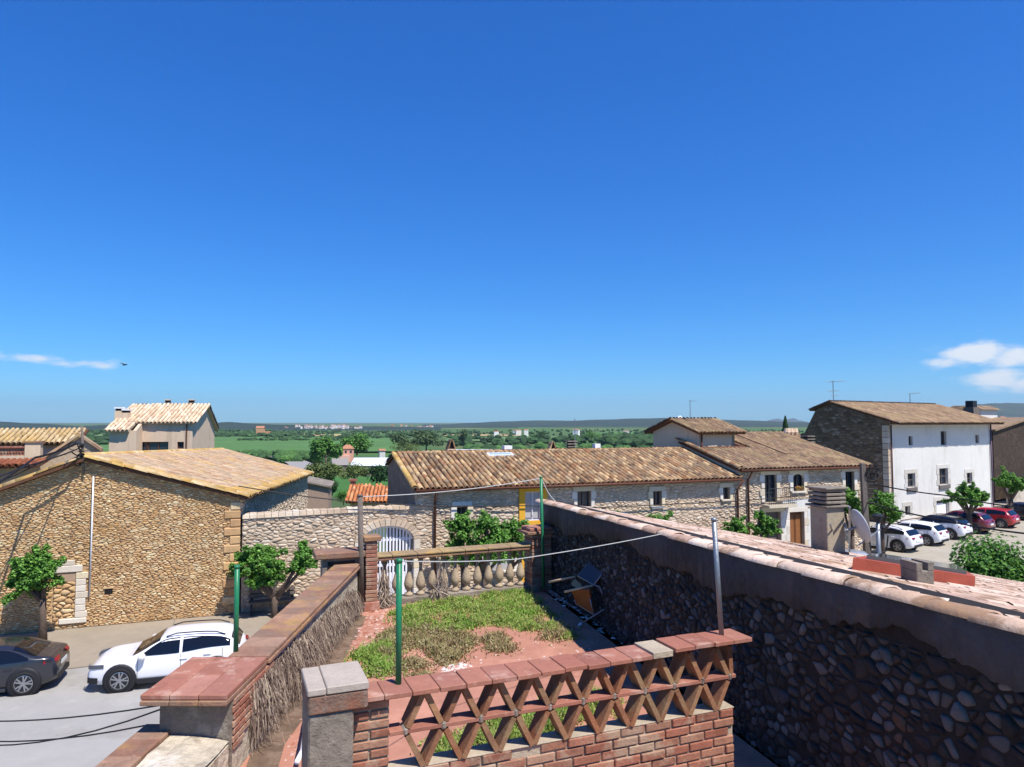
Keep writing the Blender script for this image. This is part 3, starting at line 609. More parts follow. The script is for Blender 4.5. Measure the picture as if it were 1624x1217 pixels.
pollard('mulberry_tree', 'pollarded tree at the right edge beside the red cars', G(1604, 828), 1.6, [(-.6, 0, 2.6, .55), (0, 0, 2.9, .58), (.8, 0, 2.6, .55), (.3, -.3, 2.4, .5)], seed=62, r=.15, leaf_n=1100, size=.12, group=GS)
b = D(1600, 880, 21.5); tree('shrub', 'big bright green bush beyond the bleached tile roof at right', (b.x, b.y, 0), 3.35, (2.3, 1.6, 1.7), m_leafmid, seed=70, nleaf=15000, size=.12, cat='shrub', trunk_h=.3, clumps=16)
# trees on the plain, each one its own
def plain_tree(u, vb, vt, wpx, y, lb, m, nleaf=1500, seed=1, name='field_tree', cat='tree', clumps=10):
    b = D(u, vb, y); tp = D(u, vt, y); h = tp.z - b.z; w_ = wpx / FPX * y
    tree(name, lb, b, h, (w_ * .62, w_ * .5, h * .46), m, trunk_r=h * .03, seed=seed, nleaf=nleaf, size=h * .085, trunk_h=.3, clumps=clumps, cat=cat)
plain_tree(517, 740, 693, 46, 300, 'bright green broadleaf tree beside the small pink house, left of it', m_leafmid, 2600, 81)
plain_tree(566, 722, 684, 50, 345, 'bright green broad tree standing behind the small pink house', m_leafmid, 2600, 82)
plain_tree(633, 716, 683, 28, 380, 'slim grey green tree left of the big grey green tree', m_leafgrey, 1500, 83)
plain_tree(676, 716, 680, 52, 390, 'big grey green tree just above the left end of the long roof', m_leafgrey, 3000, 84)
plain_tree(734, 705, 677, 16, 560, 'single tree on the fields right of the big grey green tree', m_leafgrey, 900, 85)
plain_tree(598, 770, 735, 40, 165, 'round dark green tree beside the gable of the long house', m_leafdark, 2200, 86)
plain_tree(500, 770, 730, 30, 175, 'olive scrub tree behind the barn roof, left of the next', m_leafolive, 1600, 87)
plain_tree(525, 768, 732, 36, 170, 'olive scrub tree in the middle behind the barn', m_leafolive, 1600, 88)
plain_tree(562, 770, 735, 44, 168, 'olive scrub tree right of three behind the barn, below the white shed', m_leafolive, 1900, 89)
plain_tree(527, 785, 758, 20, 95, 'small dark bush beside the shed behind the barn', m_leafdark, 1000, 90, 'bush', 'shrub', 6)
plain_tree(545, 800, 778, 34, 70, 'loose green garden bush in front of the small orange roof', m_leafmid, 1300, 91, 'bush', 'shrub', 7)
plain_tree(640, 720, 700, 50, 330, 'low pale green tree between the pink house and the long roof', m_leafolive, 1200, 96)
plain_tree(855, 697, 684, 22, 520, 'single dark tree on the fields above the long roof, left of two', m_leafdark, 700, 97)
plain_tree(938, 697, 683, 24, 520, 'single green tree on the fields above the long roof, right of two', m_leafmid, 700, 98)
b = D(1246, 694, 75); ct = thing('cypress_tree', 'slender dark cypress standing left of the stone gable', 'tree', b); cmb = MB(); rr = random.Random(5)
for _ in range(1500):
    k = rr.random() ** 1.2; a = rr.uniform(0, math.tau); rad = .42 * (1 - k) ** .6 * (.35 + .65 * rr.random()) * (1 if k > .1 else .7)
    leaf(cmb, b + V((math.cos(a) * rad, math.sin(a) * rad, .2 + k * 2.1)), .16, (math.cos(a), math.sin(a), .8), rr)
MB().tube([b - V((0, 0, 1)), b + V((0, 0, 1.8))], [.08, .03], 6).build('trunk', m_bark, ct); cmb.build('crown', m_leafdark, ct)
# ================================================================== windows and doors
def window(parent, fr, s0, z0, s1, z1, dep=.16, fm=None, pm=None, bars=1, cross=0, name='window', fw=.05):
    fm = fm or m_greywood; pm = pm or m_glass; mb = MB()
    mb.box(fr, s0, s0 + fw, dep - .05, dep + .01, z0, z1); mb.box(fr, s1 - fw, s1, dep - .05, dep + .01, z0, z1)
    mb.box(fr, s0 + fw, s1 - fw, dep - .05, dep + .01, z0, z0 + fw); mb.box(fr, s0 + fw, s1 - fw, dep - .05, dep + .01, z1 - fw, z1)
    for k in range(bars):
        c = s0 + (s1 - s0) * (k + 1) / (bars + 1); mb.box(fr, c - fw * .4, c + fw * .4, dep - .045, dep + .01, z0 + fw, z1 - fw)
    for k in range(cross):
        c = z0 + (z1 - z0) * (k + 1) / (cross + 1); mb.box(fr, s0 + fw, s1 - fw, dep - .043, dep + .01, c - fw * .3, c + fw * .3)
    ob = mb.build(name, fm, parent); MB().box(fr, s0 + .005, s1 - .005, dep + .012, dep + .03, z0 + .005, z1 - .005).build('pane', pm, ob); return ob
def surround(parent, fr, h, wl=.16, top=.22, m=None, out=.06, sill=True, quoin=True):
    """dressed stone jambs, lintel and sill round an opening, each block a part"""
    m = m or m_lintel; s0, z0, s1, z1 = h[:4]
    fbox('lintel', m, parent, fr, s0 - wl * 1.2, s1 + wl * 1.2, -out, .05, z1, z1 + top, bev=.012)
    if sill: fbox('sill', m, parent, fr, s0 - wl * .6, s1 + wl * .6, -out - .05, .05, z0 - .09, z0, bev=.012)
    n = max(2, int((z1 - z0) / .32))
    for k in range(n):
        a, b = z0 + (z1 - z0) * k / n + .004, z0 + (z1 - z0) * (k + 1) / n - .004; e = wl * (1.5 if (k % 2 and quoin) else 1)
        fbox('jamb_stone', m, parent, fr, s0 - e, s0, -out, .05, a, b, bev=.01); fbox('jamb_stone', m, parent, fr, s1, s1 + e, -out, .05, a, b, bev=.01)
def rect(fr, u0, v0, u1, v1):                                        # photo rectangle -> (s0, z0, s1, z1) on a facade
    a, zt = fr.sz(u0, (v0 + v1) / 2); b, _ = fr.sz(u1, (v0 + v1) / 2); m_ = (u0 + u1) / 2
    return (a, fr.sz(m_, v1)[1], b, fr.sz(m_, v0)[1])
# ================================================================== stone barn at the left
bo = FS.p(-4.6, 3, 0); barn = thing('stone_barn', 'ochre rubble stone barn with a gable on the street and lichen tiled roof', 'barn', (bo.x, bo.y, 0))
sR = FS.sz(380, 778); sP = FS.sz(132, 714); sL = (2 * sP[0] - sR[0] - 1.2, sR[1] - .45)
eR, ridge_z = sR[1] - .24, sP[1] - .36
zl = FS.sz(0, 772); kL = (ridge_z - zl[1] + .12) / (sP[0] - zl[0])
outl = [(sL[0], 0.02), (sR[0], 0.02), (sR[0], eR), (sP[0], ridge_z), (sL[0], ridge_z - kL * (sP[0] - sL[0]))]
DROOP = .028; back = G(488, 740, sR[1] - .33); fdir = (back - FS.p(sR[0], 0, sR[1])); fdir.z = 0; BL = fdir.length; fdir.normalize()
MB().prism([FS.p(a, .02, c) for a, c in outl], FS.ey * .5).build('wall', m_barnmortar, barn)
# return wall to the right and back wall
FB = Fr(FS.p(sR[0], 0, 0), ex=fdir)
mbw = MB(); mbw.prism([FB.p(.02, .02, 0), FB.p(BL, .02, 0), FB.p(BL, .02, eR - .05 - BL * DROOP), FB.p(.02, .02, eR - .05)], FB.ey * .45); mbw.build('wall', m_palemortar, barn)
holes = [rect(FS, 84, 898, 136, 990), rect(FS, 166, 934, 178, 943)]
inview = lambda q: (lambda d: abs(d.x / d.y) < .74)(q)
stone_face(barn, FS, outl, .14, .054, m_barnstone, 11, 300, gap=.0015, dep=.019, holes=holes, jit=.5, sizevar=.28, shrink=(.72, 1.0), mixed=True, vis=inview)
stone_face(barn, FB, [(.02, .02), (BL, .02), (BL, eR - .06 - BL * DROOP), (.02, eR - .06)], .22, .1, m_palestone, 12, 0, gap=.004, dep=.03, jit=.5, sizevar=.25, shrink=(.75, 1.0), mixed=True)
# corner quoins
for k in range(13):
    z = .05 + k * (eR - .2) / 13; fbox('quoin', m_barnstone, barn, FS, sR[0] - (.5 if k % 2 else .3), sR[0] + .05, -.055, (.3 if k % 2 else .5), z, z + (eR - .2) / 13 - .02, bev=.03)
# walled-up doorway with dressed jamb, and the small vent
h = holes[0]
fbox('lintel', m_lintel, barn, FS, h[0] - .1, h[2] - .12, -.06, .05, h[3] - .2, h[3] + .02, bev=.015); fbox('lintel', m_lintel, barn, FS, h[0] - .02, h[2] - .35, -.055, .05, h[3] + .03, h[3] + .2, bev=.015)
for k in range(7):
    z0 = h[1] + .2 + k * (h[3] - h[1] - .42) / 7; e = .36 if k % 3 == 0 else .3
    fbox('jamb_stone', m_lintel, barn, FS, h[2] - .3, h[2] - .3 + e, -.06, .05, z0, z0 + (h[3] - h[1] - .42) / 7 - .012, bev=.015)
fbox('threshold', m_lintel, barn, FS, h[2] - .75, h[2] + .05, -.075, .05, h[1] + .02, h[1] + .19, bev=.02)
stone_face(barn, FS, [(h[0], h[1]), (h[2] - .3, h[1]), (h[2] - .3, h[3] - .5), (h[0], h[3] - .5)], .26, .13, m_barnstone, 13, 30, gap=.01, dep=.04)
fbox('plaster_patch', mat('pinkish_patch', srgb('a8907a'), var=.1, bump=.3), barn, FS, h[0], h[2] - .31, -.02, .03, h[3] - .5, h[3] - .21)
h = holes[1]; fbox('vent', m_dark, barn, FS, *h[0::2], -.004, .016, *h[1::2]); fbox('vent_lintel', m_barnstone, barn, FS, h[0] - .05, h[2] + .05, -.03, .04, h[3], h[3] + .07, bev=.01)  # vent is a dark plate on the mortar, colour standing for the hole's shade
pp = MB(); a, z0 = FS.sz(143, 945); _, z1 = FS.sz(140, 756); pp.tube([FS.p(a, -.1, z0), FS.p(a, -.1, z1)], .025, 8); pp.build('conduit', m_pvc, barn, True)
# roof: right slope climbs from the eave to the ridge; left slope too
upv = (FS.p(sP[0], 0, ridge_z + .1) - FS.p(sR[0], 0, eR + .06)); up_n = upv.normalized()
p_e = FS.p(sR[0] + .28, -.22, eR + .06) - up_n * .0
along = (fdir - V((0, 0, DROOP))).normalized(); tile_roof(barn, p_e - V((0, 0, .05)), along, up_n, BL + .4, upv.length + .2, m_tile_old, 0, sp=.23, tl=.38, seed=41, base=m_deck, name='roof_tile', edge=lambda x, y, r: x < .4 + r.random() * .5 or y < .2 + r.random() * .4 or r.random() < .03, edge_m=m_tile_gold, chan_m=m_chan_pink)
upl = (FS.p(sP[0], 0, ridge_z + .1) - FS.p(sL[0], 0, outl[4][1] + .1)); tile_roof(barn, FS.p(sL[0], -.2, outl[4][1] + .08) + along * (BL + .3), -along, upl.normalized(), BL + .4, upl.length, m_tile_gold, 0, sp=.23, tl=.38, seed=42, base=m_deck, name='roof_tile')
rtm = tile_mesh('ridge_tile_mesh', m_tile_gold, .5, .14, .12, 8)
for k in range(int((BL + .3) / .42)):
    p = FS.p(sP[0], -.2, ridge_z + .17) + along * (k * .42); rot = M((along.cross(V((0, 0, 1))), along, V((0, 0, 1)))).transposed().to_4x4()
    inst(rtm, 'ridge_tile', M.Translation(p) @ rot, barn)
vg = tile_mesh('verge_tile_mesh', m_tile_gold, .5, .13, .11, 8)
for k in range(int(upv.length / .38)):
    for (p0, uu, ln) in ((FS.p(sR[0] + .25, -.14, eR + .08), up_n, upv.length), (FS.p(sL[0] + .1, -.14, outl[4][1] + .12), upl.normalized(), upl.length)):
        if k * .38 > ln - .2: continue
        xx = uu.cross(V((0, 1, 0))).cross(uu); nr = (FS.ex.cross(FS.ey)); side = uu.cross(nr).normalized()
        inst(vg, 'verge_tile', M.Translation(p0 + uu * (k * .38)) @ M((side, uu, side.cross(uu))).transposed().to_4x4(), barn)
# ================================================================== gate wall with the arched white gate
gw = thing('gate_wall', 'pale rubble stone wall with a wide arch between barn and long house', 'wall', FS.p(3.5, 0, 0))
sA0, _ = FS.sz(573, 900); sA1, _ = FS.sz(656, 900); zs_ = FS.sz(614, 858)[1]; zt_ = FS.sz(614, 834)[1]; sW1 = FS.sz(663, 880)[0]
zw0 = FS.sz(392, 823)[1]; zw1 = FS.sz(640, 808)[1]; cxs = (sA0 + sA1) / 2; hw = (sA1 - sA0) / 2
def arch_z(s, grow=0.0):
    k = (s - cxs) / (hw + grow)
    return zs_ + (zt_ - zs_ + grow) * math.sqrt(max(0, 1 - k * k)) if abs(k) < 1 else zs_
wl_ = MB(); s0 = sR[0] + .12; ztop = lambda s: zw0 + (zw1 - zw0) * (s - s0) / (sW1 - s0)
def strip(mb, a, b, za, zb):
    mb.hexa([FS.p(a, .04, za), FS.p(b, .04, zb), FS.p(b, .5, zb), FS.p(a, .5, za), FS.p(a, .04, ztop(a)), FS.p(b, .04, ztop(b)), FS.p(b, .5, ztop(b)), FS.p(a, .5, ztop(a))])
strip(wl_, s0, sA0, 0, 0); strip(wl_, sA1, sW1, 0, 0)
for k in range(14):
    a, b = sA0 + (sA1 - sA0) * k / 14, sA0 + (sA1 - sA0) * (k + 1) / 14; strip(wl_, a, b, arch_z(a) if k else zs_, arch_z(b) if k < 13 else zs_)
wl_.build('wall', m_palemortar, gw)
stone_face(gw, Fr(FS.p(0, .04, 0), SA), [(s0, .02), (sA0 - .26, .02), (sA0 - .26, ztop(sA0)), (s0, ztop(s0))], .2, .095, m_palestone, 14, 300, gap=.004, dep=.034, jit=.5, sizevar=.3, shrink=(.75, 1.0), mixed=True)
stone_face(gw, Fr(FS.p(0, .04, 0), SA), [(sA0 - .25, zt_ + .3), (sW1, zt_ + .3), (sW1, ztop(sW1)), (sA0 - .25, ztop(sA0))], .2, .095, m_palestone, 15, 40, gap=.004, dep=.034, jit=.5, sizevar=.3, shrink=(.75, 1.0), mixed=True)
stone_face(gw, Fr(FS.p(0, .04, 0), SA), [(sA1 + .26, .02), (sW1 + .02, .02), (sW1 + .02, zt_ + .3), (sA1 + .26, zt_ + .3)], .2, .095, m_palestone, 16, 40, gap=.004, dep=.034, jit=.5, sizevar=.3, shrink=(.75, 1.0), mixed=True)
stone_face(gw, Fr(FS.p(0, .04, 0), SA), [(sA0 - .25, zs_), (sA0 + .15, zs_ + .25), (sA0 + .3, zt_ + .3), (sA0 - .25, zt_ + .3)], .2, .13, m_palestone, 17, 0, gap=.01, dep=.045)
stone_face(gw, Fr(FS.p(0, .04, 0), SA), [(sA1 + .25, zs_), (sA1 + .25, zt_ + .3), (sA1 - .3, zt_ + .3), (sA1 - .15, zs_ + .25)], .2, .13, m_palestone, 18, 0, gap=.01, dep=.045)
NV = 17
for k in range(NV):                                                  # arch ring of voussoirs
    a0, a1 = math.pi * k / NV, math.pi * (k + 1) / NV - .02; P = lambda a, g: (cxs - math.cos(a) * (hw + g), zs_ + math.sin(a) * (zt_ - zs_ + g))
    q = [P(a0, 0), P(a1, 0), P(a1, .26), P(a0, .26)]; MB().prism([FS.p(x, -.04, z) for x, z in q], FS.ey * .35).build('arch_stone', m_palestone, gw)
for sd_ in (-1, 1):
    for k in range(6):
        z = .03 + k * (zs_ - .03) / 6; a = sA0 - .26 if sd_ < 0 else sA1; fbox('jamb_stone', m_lintel, gw, FS, a, a + .26, -.04, .3, z, z + (zs_ - .03) / 6 - .012, bev=.015)
nC = 26
for k in range(nC):
    a, b = s0 + (sW1 - s0) * k / nC, s0 + (sW1 - s0) * (k + 1) / nC - .015; MB().hexa([FS.p(a, -.03, ztop(a)), FS.p(b, -.03, ztop(b)), FS.p(b, .58, ztop(b)), FS.p(a, .58, ztop(a)), FS.p(a, .0, ztop(a) + .13), FS.p(b, .0, ztop(b) + .13), FS.p(b, .5, ztop(b) + .16), FS.p(a, .5, ztop(a) + .10 + .09 * R.random())]).build('coping_stone', m_palestone, gw)
gt = thing('gate', 'white wooden slatted gate under the stone arch', 'gate', FS.p(cxs, .25, 0))
nS = 15
for k in range(nS):
    a = sA0 + .05 + (sA1 - sA0 - .1) * (k + .2) / nS; b = a + (sA1 - sA0 - .1) / nS * .52
    MB().box(FS, a, b, .2, .235, .06, arch_z((a + b) / 2) - .07).build('slat', m_whitepaint, gt)
for z in (.25, 1.25, zs_ - .05): MB().box(FS, sA0 + .03, sA1 - .03, .24, .28, z, z + .11).build('rail', m_whitepaint, gt)
MB().box(FS, sA0 + .03, sA1 - .03, .236, .26, .06, 1.0).build('lower_panel', m_whitepaint, gt)
ab = MB()
for k in range(14):
    a0, a1 = math.pi * k / 14, math.pi * (k + 1) / 14; P = lambda a, g: (cxs - math.cos(a) * (hw - g), zs_ + math.sin(a) * (zt_ - zs_ - g))
    ab.prism([FS.p(x, .18, z) for x, z in (P(a0, .01), P(a1, .01), P(a1, .1), P(a0, .1))], FS.ey * .06)
ab.build('arched_frame', m_whitepaint, gt)
# ================================================================== long house
q0 = FS.sz(660, 800)[0]; q1 = FS.sz(1169, 780)[0]; ze = 4.22; LH = thing('long_house', 'long low rubble stone house with a clay tiled roof across the street', 'house', FS.p((q0 + q1) / 2, 3, 0))
hl = [rect(FS, 724, 804, 741, 838), rect(FS, 832, 780, 858, 826), rect(FS, 915, 779, 937, 804), rect(FS, 1035, 779, 1049, 803), rect(FS, 1146, 773, 1157, 792), rect(FS, 765, 862, 815, 905)]
slab(MB(), FS, q0, q1, 0, ze, hl, .22).build('wall', m_palemortar, LH)
HD, RD_, zr, zb_ = 6.2, 4.3, 5.42, 4.85
MB().prism([FS.p(q0 + .01, .01, 0), FS.p(q0 + .01, .01, ze), FS.p(q0 + .01, RD_, zr - .08), FS.p(q0 + .01, HD, zb_ - .05), FS.p(q0 + .01, HD, -1.5)], FS.ex * .3).build('gable_wall', mat('shaded_gable_stone', srgb('8e7a68'), var=.25, vscale=2, bump=.7, bscale=7, over=[(srgb('a89480'), 3, .56, .6), (srgb('6a5848'), 4, .62, .6)]), LH)  # left gable stone coloured darker for its shaded side
MB().prism([FS.p(q1 - .3, .01, 0), FS.p(q1 - .3, .01, ze), FS.p(q1 - .3, RD_, zr - .08), FS.p(q1 - .3, HD, zb_ - .05), FS.p(q1 - .3, HD, -1.5)], FS.ex * .29).build('gable_wall', m_palemortar, LH)
MB().box(FS, q0 + .32, q1 - .32, HD - .3, HD, -1.5, zb_ - .1).build('back_wall', m_palemortar, LH)
MB().box(FS, q0 + .32, q1 - .32, .3, .34, 0, ze - .05).build('inner_lining', m_dark, LH)
bigh = [(h[0] - .18, h[1] - .1, h[2] + .18, h[3] + .22) for h in hl]
stone_face(LH, FS, [(q0, .02), (q1, .02), (q1, ze - .02), (q0, ze - .02)], .21, .095, m_palestone, 19, 300, gap=.004, dep=.03, holes=bigh, jit=.5, sizevar=.3, shrink=(.7, 1.0), mixed=True, vis=lambda q: q.z > 2)
for k, h in enumerate(hl):
    if k == 1:
        fbox('painted_surround', m_yellow, LH, FS, h[0] - .26, h[0], -.07, .05, h[1] - .3, h[3] + .3); fbox('painted_surround', m_yellow, LH, FS, h[2], h[2] + .26, -.07, .05, h[1] - .3, h[3] + .3)
        fbox('painted_surround', m_yellow, LH, FS, h[0], h[2], -.07, .05, h[3], h[3] + .3); fbox('painted_surround', m_yellow, LH, FS, h[0], h[2], -.12, .05, h[1] - .3, h[1])
        window(LH, FS, *h, dep=.12, fm=m_whitepaint, pm=m_shutter, bars=1, cross=0, fw=.035)
        fbox('painted_pillar', m_yellow, LH, FS, h[0] - .26, h[2] + .26, -.075, .05, .1, h[1] - .7); continue
    surround(LH, FS, h, sill=k != 0)
    if k == 5: fbox('garage_door', m_shutter, LH, FS, h[0], h[2], .12, .16, h[1], h[3]); continue
    window(LH, FS, *h, bars=1, cross=1 if k == 0 else 0)
upL = FS.ey * (RD_ + .32) + V((0, 0, zr - ze)); 
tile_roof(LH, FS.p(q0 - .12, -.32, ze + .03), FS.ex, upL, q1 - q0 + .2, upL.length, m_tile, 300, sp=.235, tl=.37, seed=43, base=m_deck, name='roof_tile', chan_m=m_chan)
upB = -FS.ey * (HD - RD_ + .2) + V((0, 0, zr - zb_)); tile_roof(LH, FS.p(q1 + .1, HD + .2, zb_ + .03), -FS.ex, upB, q1 - q0 + .2, upB.length, m_tile, 0, sp=.235, tl=.37, seed=44, base=m_deck, name='rear_roof_tile')
rt2 = tile_mesh('ridge_tile_mesh_b', m_tile, .5, .13, .11, 8)
for k in range(int((q1 - q0) / .42)):
    inst(rt2, 'ridge_tile', FS.mat(q0 + k * .42, RD_, zr + .05, M.Rotation(-math.pi / 2, 4, 'Z')), LH)
un = upL.normalized()
for k in range(int(upL.length / .37)):
    side = FS.ex; inst(vg, 'verge_tile', M.Translation(FS.p(q0 - .12, -.34, ze + .1) + un * (k * .37)) @ M((side, un, side.cross(un))).transposed().to_4x4(), LH)
gut = MB(); gut.tube([FS.p(q0 - .1, -.38, ze - .03), FS.p(q1, -.38, ze - .03)], .055, 8); gut.build('gutter', m_pipe, LH, True)
for (u, vb) in ((689, 900), (1168, 830)):
    s = FS.sz(u, 800)[0]; MB().tube([FS.p(s + (0 if u < 700 else .15), -.36, ze - .06), FS.p(s, -.1, ze - .5), FS.p(s, -.1, 0.1)], .05, 8).build('downpipe', m_pipe, LH, True)
# skylight and chimneys
sk = FS.sz(790, 745)
pa = hit(775, 727, FS.p(0, -.32, ze), un.cross(FS.ex)); skf = Fr(pa, ex=FS.ex, ez=un)
o = MB().box(skf, 0, 1.25, -.14, .02, 0, .42); 
sk_ob = o.build('skylight', m_whitepaint, LH); MB().box(skf, .08, 1.17, -.15, -.135, .07, .35).build('pane', mat('sky_glass', srgb('9ab0c4'), rough=.1, var=0, bump=0), sk_ob)
def chimney(parent, fr, s, b, z0, z1, w_=.4, style='pointed', m=m_beige, name='chimney', label=None):
    mb = MB(); mb.box(fr, s - w_ / 2, s + w_ / 2, b - w_ / 2, b + w_ / 2, z0, z0 + (z1 - z0) * .55)
    ob = mb.build(name, m, parent, label=label); zz = z0 + (z1 - z0) * .55
    if style == 'pointed':
        MB().prism([fr.p(s - w_ / 2, b - w_ * .5, zz), fr.p(s - w_ * .1, b - w_ * .5, z1), fr.p(s - w_ * .1 + .03, b - w_ * .5, z1), fr.p(s - w_ / 2 + .06, b - w_ * .5, zz)], fr.ey * w_).build('cap_tile', m_tile, ob)
        MB().prism([fr.p(s + w_ / 2, b - w_ * .5, zz), fr.p(s + w_ * .1, b - w_ * .5, z1), fr.p(s + w_ * .1 - .03, b - w_ * .5, z1), fr.p(s + w_ / 2 - .06, b - w_ * .5, zz)], fr.ey * w_).build('cap_tile', m_tile, ob)
        MB().box(fr, s - w_ * .3, s + w_ * .3, b - w_ * .2, b + w_ * .2, zz, z1 - .12).build('flue', m_dark, ob)
    elif style == 'slab':
        for k in range(3):
            z = zz + (z1 - zz) * (k + .4) / 3; MB().box(fr, s - w_ * .62, s + w_ * .62, b - w_ * .62, b + w_ * .62, z, z + (z1 - zz) / 3 * .35).build('cap_slab', m_cement, ob)
        MB().box(fr, s - w_ * .35, s + w_ * .35, b - w_ * .35, b + w_ * .35, zz, z1 - .03).build('flue', m_dark, ob)
    else:
        MB().box(fr, s - w_ * .5, s + w_ * .5, b - w_ * .5, b + w_ * .5, zz + .05, z1).build('cap', m_whitepaint, ob); MB().box(fr, s - w_ * .42, s + w_ * .42, b - w_ * .42, b + w_ * .42, zz, zz + .05).build('flue', m_dark, ob)
    return ob
FR_ = Fr(FS.p(0, RD_ + .25, 0), SA)
for (u, vt, st, w_) in ((715, 697, 'pointed', .42), (804, 707, 'cap', .4), (875, 700, 'pointed', .38), (905, 698, 'slab', .42), (946, 704, 'cap', .3)):
    s, z1 = FR_.sz(u, vt); chimney(LH, FR_, s, 0, zr - .35, z1, w_, st)
s, z1 = FR_.sz(913, 664); MB().tube([FR_.p(s, .1, zr - .3), FR_.p(s, .1, z1)], .018, 6).build('antenna_mast', m_metal, LH)
# ================================================================== corner house right of the long house
c0 = q1 + .02; c1 = FS.sz(1372, 760)[0]; zc = 4.62; CH = thing('corner_house', 'stone corner house with iron balcony, arched window and brown door', 'house', FS.p((c0 + c1) / 2, 3, 0))
hc = [rect(FS, 1212, 753, 1231, 797), rect(FS, 1257, 752, 1274, 779), rect(FS, 1340, 748, 1354, 790), rect(FS, 1252, 812, 1275, 880), rect(FS, 1214, 812, 1238, 880)]
hc[3] = (hc[3][0], .05, hc[3][2], hc[3][3]); hc[4] = (hc[4][0], .05, hc[4][2], hc[4][3])
slab(MB(), FS, c0, c1, 0, zc, hc, .24).build('wall', m_palemortar, CH)
stone_face(CH, FS, [(c0, .02), (c1, .02), (c1, zc - .02), (c0, zc - .02)], .22, .1, m_palestone, 20, 200, gap=.004, dep=.03, jit=.5, shrink=(.7, 1.0), mixed=True, holes=[(h[0] - .2, h[1] - .1, h[2] + .2, h[3] + .2) for h in hc], sizevar=.1, vis=lambda q: q.z > 1.2)
for k, h in enumerate(hc): surround(CH, FS, h, wl=.2, sill=k in (1, 2))
window(CH, FS, *hc[0], bars=1, cross=2, fm=mat('dark_teal_wood', srgb('2c3a40'), rough=.5, var=.1)); window(CH, FS, *hc[2], bars=1, cross=1, fm=m_darkmetal)
wa = window(CH, FS, *hc[1], bars=1, cross=1, fm=m_darkmetal)
h = hc[1]; ar = MB()
for k in range(8):
    for sd_ in (0,):
        a0, a1 = math.pi * k / 8, math.pi * (k + 1) / 8; r_ = (h[2] - h[0]) / 2; cx_ = (h[0] + h[2]) / 2
        P = lambda a, g: (cx_ - math.cos(a) * (r_ + g), h[3] - .2 + math.sin(a) * (.2 + g)); Q = lambda a: (cx_ - math.cos(a) * r_, h[3] + .01)
        ar.prism([FS.p(x, -.02, z) for x, z in (P(a0, 0), P(a1, 0), (P(a1, 0)[0], h[3] + .005), (P(a0, 0)[0], h[3] + .005))], FS.ey * .1)
ar.build('arch_spandrel', m_lintel, CH)
fp = MB()
rr = random.Random(4)
for _ in range(60): leaf(fp, FS.p(rr.uniform(h[0] + .1, h[2] - .1), -.08, h[1] + .05 + rr.random() * .18), .1, (rr.uniform(-1, 1), -1, 1), rr)
fp.build('window_plants', mat('reddish_pot_plants', [srgb('8a5a34'), srgb('6a6a34'), srgb('a0683c')], bump=0), CH)
dr = MB(); h = hc[3]; d_ob = MB().box(FS, h[0], h[2], .16, .2, h[1], h[3]).build('door', m_wood, CH)
for k in range(2): MB().box(FS, h[0] + .07 + k * (h[2] - h[0]) / 2, h[0] + (k + 1) * (h[2] - h[0]) / 2 - .05, .145, .16, h[1] + .15, h[3] - .15).build('door_panel', mat('lighter_door_wood', srgb('8a5a34'), rough=.6, var=.2), d_ob)  # panels a lighter brown than the door
fbox('door_render', m_white, CH, FS, h[0] - .42, h[0] - .21, -.055, .0, .1, h[3] + .1); fbox('door_render', m_white, CH, FS, h[2] + .21, h[2] + .4, -.055, .0, .1, h[3] + .1); fbox('door_render', m_white, CH, FS, h[0] - .42, h[2] + .4, -.05, .0, h[3] + .23, h[3] + .6)
h = hc[4]; MB().box(FS, h[0], h[2], .18, .22, h[1], h[3]).build('passage_door', m_greywood, CH)
b0 = FS.sz(1206, 800)[0]; b1 = FS.sz(1250, 800)[0]; zb0 = FS.sz(1228, 799)[1]
MB().box(FS, b0, b1, -.62, -.07, zb0 - .12, zb0).build('balcony_slab', m_lintel, CH)
rl = MB(); bal = rl
for z in (zb0 + .06, zb0 + .78): rl.tube([FS.p(b0 + .04, -.05, z), FS.p(b0 + .04, -.58, z), FS.p(b1 - .04, -.58, z), FS.p(b1 - .04, -.05, z)], .014, 5)
rail_ob = rl.build('balcony_rail', m_darkmetal, CH)
for k in range(15):
    a = b0 + .04 + (b1 - b0 - .08) * k / 14; MB().tube([FS.p(a, -.58, zb0), FS.p(a, -.58, zb0 + .78)], .009, 4).build('baluster', m_darkmetal, rail_ob)
CD, CR = 9.2, 6.0; zcr = 6.12
upC = FS.ey * (CR + .3) + V((0, 0, zcr - zc))
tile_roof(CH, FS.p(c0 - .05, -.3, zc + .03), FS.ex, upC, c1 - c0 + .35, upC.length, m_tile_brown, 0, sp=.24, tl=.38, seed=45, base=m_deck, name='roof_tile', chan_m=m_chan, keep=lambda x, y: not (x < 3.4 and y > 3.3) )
MB().prism([FS.p(c0 + .01, .25, 0), FS.p(c0 + .01, .25, zc), FS.p(c0 + .01, CR, zcr - .1), FS.p(c0 + .01, CD, zc), FS.p(c0 + .01, CD, -1)], FS.ex * .28).build('gable_wall', m_cream, CH)
MB().prism([FS.p(c1 - .01, .25, 0), FS.p(c1 - .01, .25, zc), FS.p(c1 - .01, CR, zcr - .1), FS.p(c1 - .01, CD, zc), FS.p(c1 - .01, CD, -1)], FS.ex * -.28).build('gable_wall', m_palemortar, CH)
MB().tube([FS.p(c0 - .02, -.34, zc - .03), FS.p(c1 + .2, -.34, zc - .03)], .055, 8).build('gutter', m_pipe, CH, True)
s = FS.sz(1185, 800)[0]; MB().tube([FS.p(s + .1, -.32, zc - .05), FS.p(s, -.1, zc - .5), FS.p(s, -.1, .1)], .05, 8).build('downpipe', m_pipe, CH, True)
